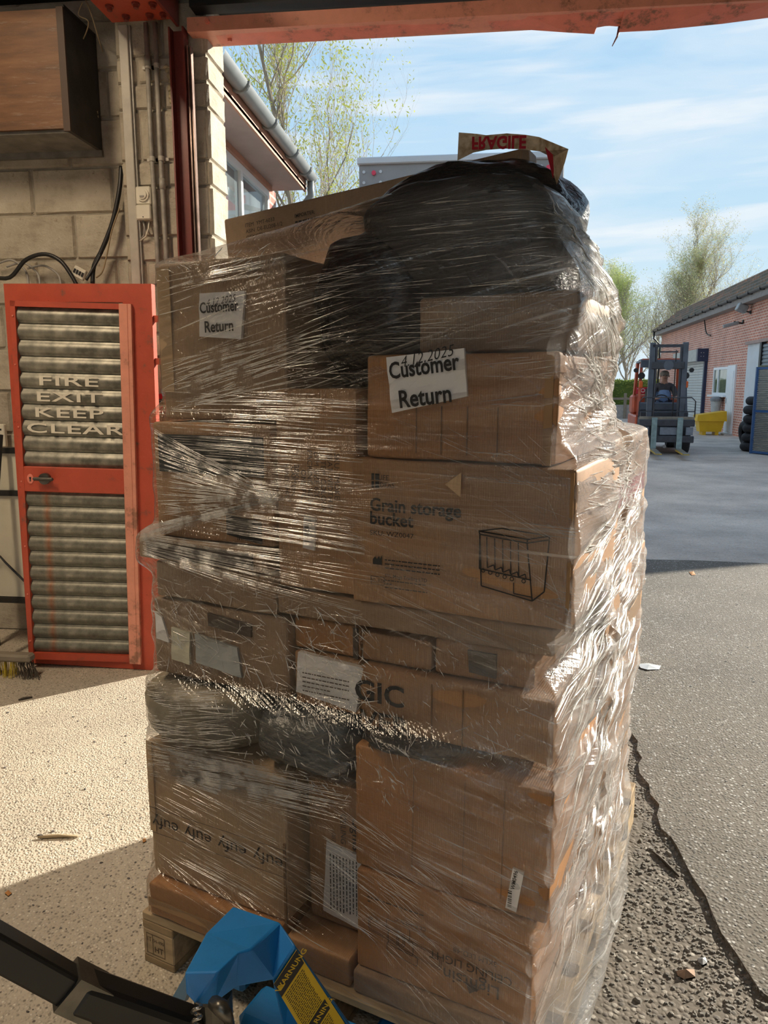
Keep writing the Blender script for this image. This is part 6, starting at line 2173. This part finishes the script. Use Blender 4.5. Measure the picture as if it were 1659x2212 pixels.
# load guard
gd = MB()
gd.tube([(-0.55, 0.12, 0.80), (-0.55, 0.12, 1.12), (-0.48, 0.12, 1.22), (0.48, 0.12, 1.22), (0.56, 0.12, 1.14), (0.56, 0.12, 0.80)], 0.013, 8)
gd.tube([(-0.55, 0.12, 0.93), (0.56, 0.12, 0.93)], 0.010, 6)
gd.build('load_guard', m_carr, fk, True)
for sx_, x in ((-1, -0.24), (1, 0.27)):
    f_ = MB().box(x - 0.055, x + 0.055, -0.02, 0.03, 0.12, 0.80, 0.006).build('fork_shank', m_turq, fk)
    MB().add([(x - 0.06, 0.03, 0.10), (x + 0.06, 0.03, 0.10), (x + 0.055, -1.05, 0.115), (x - 0.055, -1.05, 0.115), (x - 0.06, 0.03, 0.155), (x + 0.06, 0.03, 0.155), (x + 0.055, -1.05, 0.130), (x - 0.055, -1.05, 0.130)], [(4, 7, 6, 5), (0, 1, 2, 3), (3, 2, 6, 7), (1, 5, 6, 2), (0, 3, 7, 4), (0, 4, 5, 1)]).build('fork_blade', m_fork, f_)
    MB().box(x - 0.064, x - 0.060, -1.0, 0.02, 0.105, 0.14).build('fork_edge', m_forky, f_)
    MB().box(x - 0.055, x + 0.055, -1.056, -1.049, 0.113, 0.131).build('fork_tip', m_forky, f_)
# body
MB().box(-0.55, 0.55, 0.95, 2.9, 0.28, 0.80, 0.03).build('chassis', m_orange, fk)
MB().box(-0.53, 0.53, 2.15, 2.95, 0.80, 1.25, 0.05).build('counterweight', m_orange, fk)
MB().box(-0.50, 0.50, 0.55, 0.95, 0.30, 0.92, 0.03).build('front_cowl', m_carr, fk)
MB().box(-0.48, 0.48, 0.85, 0.95, 0.92, 1.10, 0.02).build('dashboard', m_mast, fk)
MB().box(-0.28, 0.28, 1.45, 2.0, 0.80, 0.95, 0.04).build('seat', m_blk, fk)
MB().box(-0.26, 0.26, 1.95, 2.10, 0.95, 1.42, 0.05).build('seat_back', m_blk, fk)
for sx_ in (-1, 1):
    MB().obox((sx_ * 0.50, 0.92, 0.80), (sx_ * 0.45, 1.20, 1.98), 0.06, 0.07).build('guard_pillar', m_orange if sx_ < 0 else m_mast, fk)
    MB().obox((sx_ * 0.48, 2.25, 1.2), (sx_ * 0.45, 2.15, 1.98), 0.06, 0.07).build('guard_pillar', m_orange, fk)
    hl = MB().cyl((sx_ * 0.46, 0.98, 1.68), 0.075, 0.06, 'y', 16, 0.055).build('head_lamp', m_blk, fk)
    MB().box(sx_ * 0.47 - 0.04, sx_ * 0.47 + 0.04, 0.90, 0.96, 1.42, 1.56, 0.01).build('indicator', mat('amber_lens', (0.75, 0.13, 0.02), 0.3, var=0.05), fk)
    MB().cyl((sx_ * 0.58, 1.02, 1.80), 0.05, 0.05, 'y', 12).build('mirror', m_blk, fk)
rf_ = MB().box(-0.48, 0.48, 1.10, 2.25, 1.98, 2.03, 0.01).build('guard_roof', m_mast, fk)
for k_ in range(7):
    MB().box(-0.44, 0.44, 1.2 + k_ * 0.15, 1.24 + k_ * 0.15, 2.03, 2.06).build('guard_slat', m_orange if k_ == 0 else m_mast, rf_)
MB().box(-0.48, 0.48, 1.06, 1.10, 1.86, 2.02).build('guard_header', m_mast, fk)
rp2 = MB().box(-0.46, -0.14, 2.10, 2.13, 1.27, 1.43).build('red_name_plate', mat('toy_red', (0.60, 0.02, 0.05), 0.4, var=0.05), fk)
text_on(MB(), 'TO', -0.345, 1.35, 0.13, 2.098, 0.01).build('lettering', m_upvc, rp2)
MB().tube([(0.0, 1.30, 0.95), (0.0, 1.15, 1.10)], 0.025, 8).build('steering_column', m_blk, fk)
sw = MB()
ring = [Vector((0.17 * math.cos(a * math.pi / 10), 1.16 - 0.05 * math.sin(a * math.pi / 10), 1.12 + 0.14 * math.sin(a * math.pi / 10))) for a in range(21)]
sw.tube(ring, 0.014, 6)
sw.build('steering_wheel', m_blk, fk, True)
for sx_ in (-1, 1):
    for y, rr in ((0.62, 0.33), (2.45, 0.27)):
        w_ = MB().lathe([(rr * 0.5, -0.10), (rr * 0.92, -0.11), (rr, -0.07), (rr, 0.07), (rr * 0.92, 0.11), (rr * 0.5, 0.10)], 26)
        me = w_.mesh('wheel', tyre_m)
        me.transform(Matrix.Rotation(R(90), 4, 'Y'))
        wh = link('wheel', me, fk, (sx_ * 0.43, y, rr))
        h_ = MB().cyl((-0.02, 0, 0), rr * 0.5, 0.04, 'x', 16).build('hub', m_orange, wh)
MB().cyl((0.05, 0.50, 0.16), 0.035, 0.04, 'y', 12).build('tow_pin', m_lorry_w, fk)

def skin_figure(name, joints, edges, root, subdiv=2):
    me = bpy.data.meshes.new(name + '_skeleton')
    names = list(joints)
    me.from_pydata([joints[k][0] for k in names], [(names.index(a), names.index(b)) for a, b in edges], [])
    o = bpy.data.objects.new(name + '_skeleton', me)
    COL.objects.link(o)
    o.modifiers.new('skin', 'SKIN')
    sv = me.skin_vertices[0].data
    for i, k in enumerate(names):
        r_ = joints[k][1]
        sv[i].radius = (r_, r_) if isinstance(r_, (int, float)) else r_
        sv[i].use_root = (k == root)
    sd_ = o.modifiers.new('sub', 'SUBSURF')
    sd_.levels = sd_.render_levels = subdiv
    dg = bpy.context.evaluated_depsgraph_get()
    out = bpy.data.meshes.new_from_object(o.evaluated_get(dg))
    bpy.data.objects.remove(o)
    out.name = name
    out.polygons.foreach_set('use_smooth', [True] * len(out.polygons))
    return out
DX, DY = 0.10 * math.cos(R(-7)) + 1.62 * math.sin(R(7)), 1.62 * math.cos(R(7))
pe = thing('person', 'person in a blue top with dark sleeves driving the forklift', 'person', (4.12 + DX, 16.2 + DY, 0.006), R(-7))
J = {'pelvis': ((0, 0, 1.02), 0.14), 'waist': ((0, -0.02, 1.17), 0.135), 'chest': ((0, -0.03, 1.36), (0.165, 0.12)), 'collar': ((0, -0.02, 1.47), 0.085), 'neck': ((0, -0.03, 1.55), 0.052), 'skull': ((0, -0.05, 1.66), 0.085), 'crown': ((0, -0.04, 1.74), 0.075)}
E2 = [('pelvis', 'waist'), ('waist', 'chest'), ('chest', 'collar'), ('collar', 'neck'), ('neck', 'skull'), ('skull', 'crown')]
for nm, s in (('l', -1), ('r', 1)):
    J.update({nm + 'sh': ((s * 0.19, -0.02, 1.44), 0.065), nm + 'el': ((s * 0.27, -0.16, 1.19), 0.045), nm + 'wr': ((s * 0.17, -0.44, 1.18), 0.030), nm + 'pa': ((s * 0.155, -0.52, 1.20), 0.030),
              nm + 'hip': ((s * 0.11, -0.04, 1.00), 0.095), nm + 'kn': ((s * 0.16, -0.46, 1.03), 0.065), nm + 'an': ((s * 0.16, -0.58, 0.62), 0.045), nm + 'to': ((s * 0.17, -0.74, 0.57), 0.04)})
    E2 += [('collar', nm + 'sh'), (nm + 'sh', nm + 'el'), (nm + 'el', nm + 'wr'), (nm + 'wr', nm + 'pa'), ('pelvis', nm + 'hip'), (nm + 'hip', nm + 'kn'), (nm + 'kn', nm + 'an'), (nm + 'an', nm + 'to')]
    for k_ in range(4):
        J[f'{nm}f{k_}'] = ((s * (0.135 + 0.016 * k_), -0.575 - 0.006 * (k_ in (1, 2)), 1.215 - 0.006 * k_), 0.010)
        J[f'{nm}g{k_}'] = ((s * (0.135 + 0.016 * k_), -0.590, 1.185 - 0.006 * k_), 0.008)
        E2 += [(nm + 'pa', f'{nm}f{k_}'), (f'{nm}f{k_}', f'{nm}g{k_}')]
    J[nm + 'th'] = ((s * 0.115, -0.52, 1.225), 0.010)
    E2 += [(nm + 'wr', nm + 'th')]
m_skin = mat('skin', (0.50, 0.28, 0.20), 0.5, var=0.15, scale=10)
link('body', skin_figure('body', J, E2, 'pelvis', 1), pe).data.materials.append(m_skin)
sub = lambda ks, grow: ({k: (J[k][0], tuple(x + grow for x in J[k][1]) if isinstance(J[k][1], tuple) else J[k][1] + grow) for k in ks})
ks = ['pelvis', 'waist', 'chest', 'collar', 'lsh', 'rsh', 'lel', 'rel']
link('jumper', skin_figure('jumper', sub(ks, 0.016), [e for e in E2 if e[0] in ks and e[1] in ks], 'pelvis', 1), pe, label='dark sleeved jumper').data.materials.append(mat('charcoal_cloth', (0.09, 0.09, 0.10), 0.9, var=0.3))
ks = ['pelvis', 'waist', 'chest']
vj = sub(ks, 0.040)
vj['chest'] = ((0, -0.06, 1.44), (0.205, 0.165))
link('apron', skin_figure('apron', vj, [('pelvis', 'waist'), ('waist', 'chest')], 'pelvis', 1), pe, label='blue work vest').data.materials.append(mat('blue_cloth', (0.22, 0.34, 0.58), 0.9, var=0.3))
ks = ['pelvis', 'lhip', 'rhip', 'lkn', 'rkn', 'lan', 'ran']
link('trousers', skin_figure('trousers', sub(ks, 0.014), [e for e in E2 if e[0] in ks and e[1] in ks], 'pelvis', 1), pe).data.materials.append(mat('navy_cloth', (0.04, 0.05, 0.09), 0.9, var=0.3))
b = MB()
for i in range(9):
    a0 = math.pi * 0.5 * i / 8
    pass
hair = MB().lathe([(0.092, -0.02), (0.098, 0.03), (0.085, 0.075), (0.05, 0.10), (0.0, 0.108)], 18, (0, -0.025, 1.70))
hair.build('hair', mat('grey_hair', (0.30, 0.27, 0.24), 0.8), pe, True)
MB().tube([(0, -0.125, 1.70), (0, -0.152, 1.665), (0, -0.125, 1.655)], [0.010, 0.016, 0.010], 6).build('nose', m_skin, pe, True)
for s in (-1, 1):
    MB().tube([(s * 0.034, -0.122, 1.695), (s * 0.034, -0.132, 1.695)], 0.009, 8).build('eye', m_blk, pe)
    MB().tube([(s * 0.088, -0.05, 1.70), (s * 0.094, -0.045, 1.66)], 0.016, 6).build('ear', m_skin, pe)
MB().tube([(-0.028, -0.126, 1.625), (0, -0.132, 1.622), (0.028, -0.126, 1.625)], 0.006, 5).build('mouth', mat('lip', (0.40, 0.15, 0.12), 0.5), pe)

# ================================================================== blue pallet truck
def gloss_blue(name, col, rough):
    m, nt, b = new_mat(name)
    v = coords(nt)
    c = ramp(nt, noise_n(nt, v, 7, 5), [(0.3, tuple(x * 0.75 for x in col)), (0.65, col)])
    nt.links.new(c, b.inputs['Base Color'])
    b.inputs['Roughness'].default_value = rough
    return m
m_jack = gloss_blue('jack_blue', (0.010, 0.20, 0.56), 0.4)
jk = thing('pallet_truck', 'blue hand pallet truck pushed under the pallet with a black handle bar', 'pallet truck', S_O, S_ANG)
def jp(px, py, t):
    s, z = FP(px, py, t)
    return Vector((s, t, z))
V_ = [jp(504, 1963, -0.17), jp(604, 1996, -0.17), jp(636, 2040, -0.19), jp(540, 2053, -0.26), jp(514, 2060, -0.28), jp(446, 2021, -0.25),
      jp(401, 2103, -0.36), jp(404, 2142, -0.36), jp(422, 2163, -0.355), jp(456, 2165, -0.33), jp(508, 2128, -0.29), jp(588, 2113, -0.23), jp(757, 2216, -0.10), jp(612, 2216, -0.15),
      jp(470, 2100, -0.34)]
fcs = [(0, 5, 4, 3, 1), (1, 3, 11, 2), (3, 4, 10, 11), (5, 6, 14, 4), (4, 14, 9, 10), (6, 7, 8, 14), (14, 8, 9), (2, 11, 13, 12)]
import bmesh
bm_ = bmesh.new()
bv = [bm_.verts.new(p) for p in V_]
for f in fcs:
    bm_.faces.new([bv[i] for i in f])
bmesh.ops.recalc_face_normals(bm_, faces=bm_.faces)
me = bpy.data.meshes.new('hood')
bm_.to_mesh(me)
bm_.free()
me.materials.append(m_jack)
hood = link('hood', me, jk)
# make every face look towards the viewer before thickening
so = hood.modifiers.new('thickness', 'SOLIDIFY')
so.thickness = 0.012
so.offset = 0.0
bv_ = hood.modifiers.new('rounding', 'BEVEL')
bv_.width = 0.016
bv_.segments = 3
bv_.limit_method = 'ANGLE'
bv_.angle_limit = R(25)
# left arm flange
A0, A1 = jp(500, 1968, -0.165), jp(362, 2172, -0.11)
A2, A3 = jp(398, 2165, -0.15), jp(446, 2026, -0.24)
MB().prism([A0, A3, A2, A1], (0.0, 0.012, -0.004)).build('side_arm', gloss_blue('jack_blue_light', (0.030, 0.21, 0.42), 0.3), jk)
for s0 in (0.17, 0.66):
    MB().box(s0, s0 + 0.15, -0.01, 1.05, 0.035, 0.092, 0.01).build('fork', m_jack, jk)
    MB().cyl((s0 + 0.04, 0.95, 0.036), 0.035, 0.07, 'x', 16).build('roller', tyre_m, jk)
MB().box(0.40, 0.72, -0.14, -0.03, 0.05, 0.13, 0.015).build('cross_frame', m_jack, jk)
# pump, spring and wheels below the hood
pc = jp(470, 2190, -0.28)
MB().cyl((pc.x, -0.29, 0.12), 0.035, 0.22, 'z', 18).build('pump_body', m_steel, jk)
for dx in (-0.06, 0.06):
    MB().cyl((pc.x + dx - 0.02, -0.28, 0.09), 0.09, 0.045, 'x', 26).build('steer_wheel', tyre_m, jk)
sp_pts = [jp(425 + 10 * math.sin(q * 1.25), 2168 + q * 4.5, -0.37 + 0.01 * math.cos(q * 1.25)) for q in range(14)]
MB().tube(sp_pts, 0.0035, 6).build('spring', mat('bright_steel', (0.5, 0.48, 0.45), 0.25, 0.9), jk, True)
MB().tube([jp(462, 2166, -0.36), jp(480, 2178, -0.37), jp(492, 2196, -0.36), jp(498, 2216, -0.35)], [0.012, 0.014, 0.010, 0.008], 8).build('release_lever', m_steel, jk, True)
# warning sticker on the right arm
def arm_pt(px, py):
    n_ = (V_[12] - V_[2]).cross(V_[11] - V_[2]).normalized()
    # intersect the view ray with the arm plane in the pallet frame
    p0 = SW(*V_[2])
    nw = S_u * n_.x + S_v * n_.y + _Z * n_.z
    w_ = at_plane(px, py, p0, nw) - S_O
    q = Vector((w_.dot(S_u), w_.dot(S_v), w_.z))
    if n_.dot(Vector((0, -1, 0.3))) < 0:
        n_ = -n_
    return q + n_ * 0.0075, n_
ST = [(588, 2120), (637, 2046), (752, 2222), (690, 2290)]
q4 = [arm_pt(*p)[0] for p in ST]
nn = arm_pt(600, 2150)[1]
MB().prism(q4, nn * 0.0008).build('warning_sticker', mat('sticker_yellow', (0.72, 0.47, 0.015), 0.4, var=0.1, scale=10), jk)
stick = jk.children[-1]
o_ = q4[0]
ex = (q4[1] - q4[0])
ey = (q4[3] - q4[0])
def sq(a, b, lift=0.0014):
    return o_ + ex * a + ey * b + nn * lift
for b0, b1 in ((0.0, 0.155), (0.60, 0.72)):
    MB().add([sq(0, b0), sq(1, b0), sq(1, b1), sq(0, b1)], [(0, 1, 2, 3)]).build('black_header', m_blk, stick)
def st_text(mb, s, a, bb, size):
    mb.marks.append((len(mb.v), len(mb.f), ''))
    vs, fs = text_pts(s, size, 0.015)
    exn, eyn = ex.normalized(), -(ey - ex * (ey.dot(ex) / ex.length_squared)).normalized()
    c_ = sq(a, bb, 0.0020)
    mb.add([c_ + exn * x + eyn * y for x, y in vs], fs)
b = MB()
st_text(b, 'WARNUNG', 0.60, 0.075, 0.0165)
st_text(b, 'WARNING', 0.60, 0.66, 0.0165)
c_ = sq(0.13, 0.075, 0.0020)
exn = ex.normalized()
eyn = -(ey - ex * (ey.dot(ex) / ex.length_squared)).normalized()
b.marks.append((len(b.v), len(b.f), 'warning_triangle'))
b.add([c_ - exn * 0.007 - eyn * 0.006, c_ + exn * 0.007 - eyn * 0.006, c_ + eyn * 0.007], [(0, 1, 2)])
b.build('lettering', mat('sticker_yellow', (0.72, 0.47, 0.015)), stick)
b = MB()
r_ = random.Random(9)
for rr in list(np.arange(0.18, 0.58, 0.022)) + list(np.arange(0.74, 1.0, 0.022)):
    a = 0.10
    while a < 0.88:
        e = min(a + r_.uniform(0.03, 0.12), 0.9)
        b.add([sq(a, rr), sq(e, rr), sq(e, rr + 0.009), sq(a, rr + 0.009)], [(0, 1, 2, 3)])
        a = e + 0.02
b.build('small_print', m_blk, stick)
# handle bar coming out to the left foreground
def hp(px, py, dist):
    d = ray(px, py)
    w_ = _C + d * (dist / d.dot(_f)) - S_O
    return Vector((w_.dot(S_u), w_.dot(S_v), w_.z))
m_hand = mat('black_handle', (0.007, 0.0065, 0.0065), 0.45, var=0.4, scale=12)
ha = [hp(-150, 1962, 1.12), hp(-40, 2040, 1.17), hp(190, 2152, 1.26), hp(300, 2196, 1.31), hp(420, 2226, 1.36)]
h1 = MB()
h1.obox(ha[0], ha[2], 0.046, 0.052)
h1 = h1.build('handle_bar', m_hand, jk)
bvm = h1.modifiers.new('rounding', 'BEVEL')
bvm.width = 0.006
bvm.segments = 2
h2 = MB().obox(ha[2] - (ha[2] - ha[0]).normalized() * 0.03, ha[4], 0.062, 0.060)
h2 = h2.build('handle_socket', m_hand, jk)
bvm = h2.modifiers.new('rounding', 'BEVEL')
bvm.width = 0.012
bvm.segments = 2
MB().obox(ha[2] - (ha[2] - ha[0]).normalized() * 0.05, ha[2] + (ha[4] - ha[2]).normalized() * 0.02, 0.058, 0.062).build('collar', m_steel, jk)

# ================================================================== small litter
def stick_(label, a, b_, r, mt):
    A, B = at_z(*a), at_z(*b_)
    A.z = B.z = r * 0.9
    m_ = (A + B) / 2 + Vector((0, 0.004, 0.001))
    return tag(MB().tube([A, A.lerp(m_, 0.5), m_, B], [r * 0.6, r, r, r * 0.7], 6).build('wood_splinter', mt, smooth=True), label, 'splinter')
stick_('pale wood splinter lying in the sun patch on the floor', (82, 1812), (168, 1810), 0.006, mat('splinter_wood', (0.40, 0.30, 0.17), 0.7))
stick_('dark twig lying in the shade before the red door', (40, 1514), (70, 1508), 0.006, mat('dark_twig', (0.06, 0.045, 0.03), 0.8))
def scrap(label, corners, mt, name='plastic_scrap', cat='scrap', z=0.014, h=0.012, seed=1):
    r_ = random.Random(seed)
    pts = [at_z(x, y, z) for x, y in corners]
    c_ = sum(pts, Vector()) / len(pts)
    n_ = len(pts)
    b = MB().add([p + Vector((0, 0, r_.uniform(0.0, h * 0.4))) for p in pts] + [c_ + Vector((0, 0, h))], [(i, (i + 1) % n_, n_) for i in range(n_)])
    b.add([Vector((p.x, p.y, z - 0.002)) for p in pts], [tuple(range(n_))[::-1]])
    return tag(b.build(name, mt), label, cat)
scrap('scrap of clear film lying on the yard right of the load', [(1378, 1436), (1400, 1434), (1428, 1438), (1424, 1446), (1398, 1448), (1384, 1444)], mat('film_scrap', (0.75, 0.78, 0.80), 0.25), seed=2)
scrap('small clear film scrap close to the load on the yard', [(1388, 1249), (1396, 1250), (1394, 1253), (1387, 1253)], mat('film_scrap', (0.75, 0.78, 0.80), 0.25), seed=3, h=0.01)
scrap('broken piece of orange brick on the concrete at the lower right', [(1460, 2098), (1500, 2094), (1502, 2112), (1478, 2116), (1464, 2108)], mat('brick_piece', (0.38, 0.25, 0.17), 0.85, var=0.3, scale=40), 'brick_fragment', 'brick', 0.002, 0.016, 4)
scrap('grey flint pebble on the concrete at the lower right', [(1507, 2072), (1524, 2070), (1528, 2082), (1518, 2088), (1508, 2080)], mat('flint', (0.40, 0.41, 0.42), 0.6), 'pebble', 'stone', 0.002, 0.012, 5)
scrap('orange dead leaf on the sunlit floor at the left', [(10, 1930), (18, 1924), (26, 1930), (18, 1936)], mat('dead_leaf', (0.50, 0.22, 0.06), 0.7), 'dead_leaf', 'leaf', 0.002, 0.006, 6)
scrap('small orange leaf near the foot of the load in the sun', [(308, 1813), (314, 1810), (316, 1818), (309, 1820)], mat('dead_leaf', (0.50, 0.22, 0.06), 0.7), 'dead_leaf', 'leaf', 0.002, 0.006, 7)
scrap('fallen orange leaf on the brown yard strip', [(1488, 1236), (1498, 1234), (1503, 1242), (1494, 1243)], mat('dead_leaf', (0.50, 0.22, 0.06), 0.7), 'dead_leaf', 'leaf', 0.014, 0.006, 8)
stick_('short splintered stick on the concrete beside the crack', (1410, 1842), (1466, 1896), 0.005, mat('dark_twig', (0.06, 0.045, 0.03), 0.8))
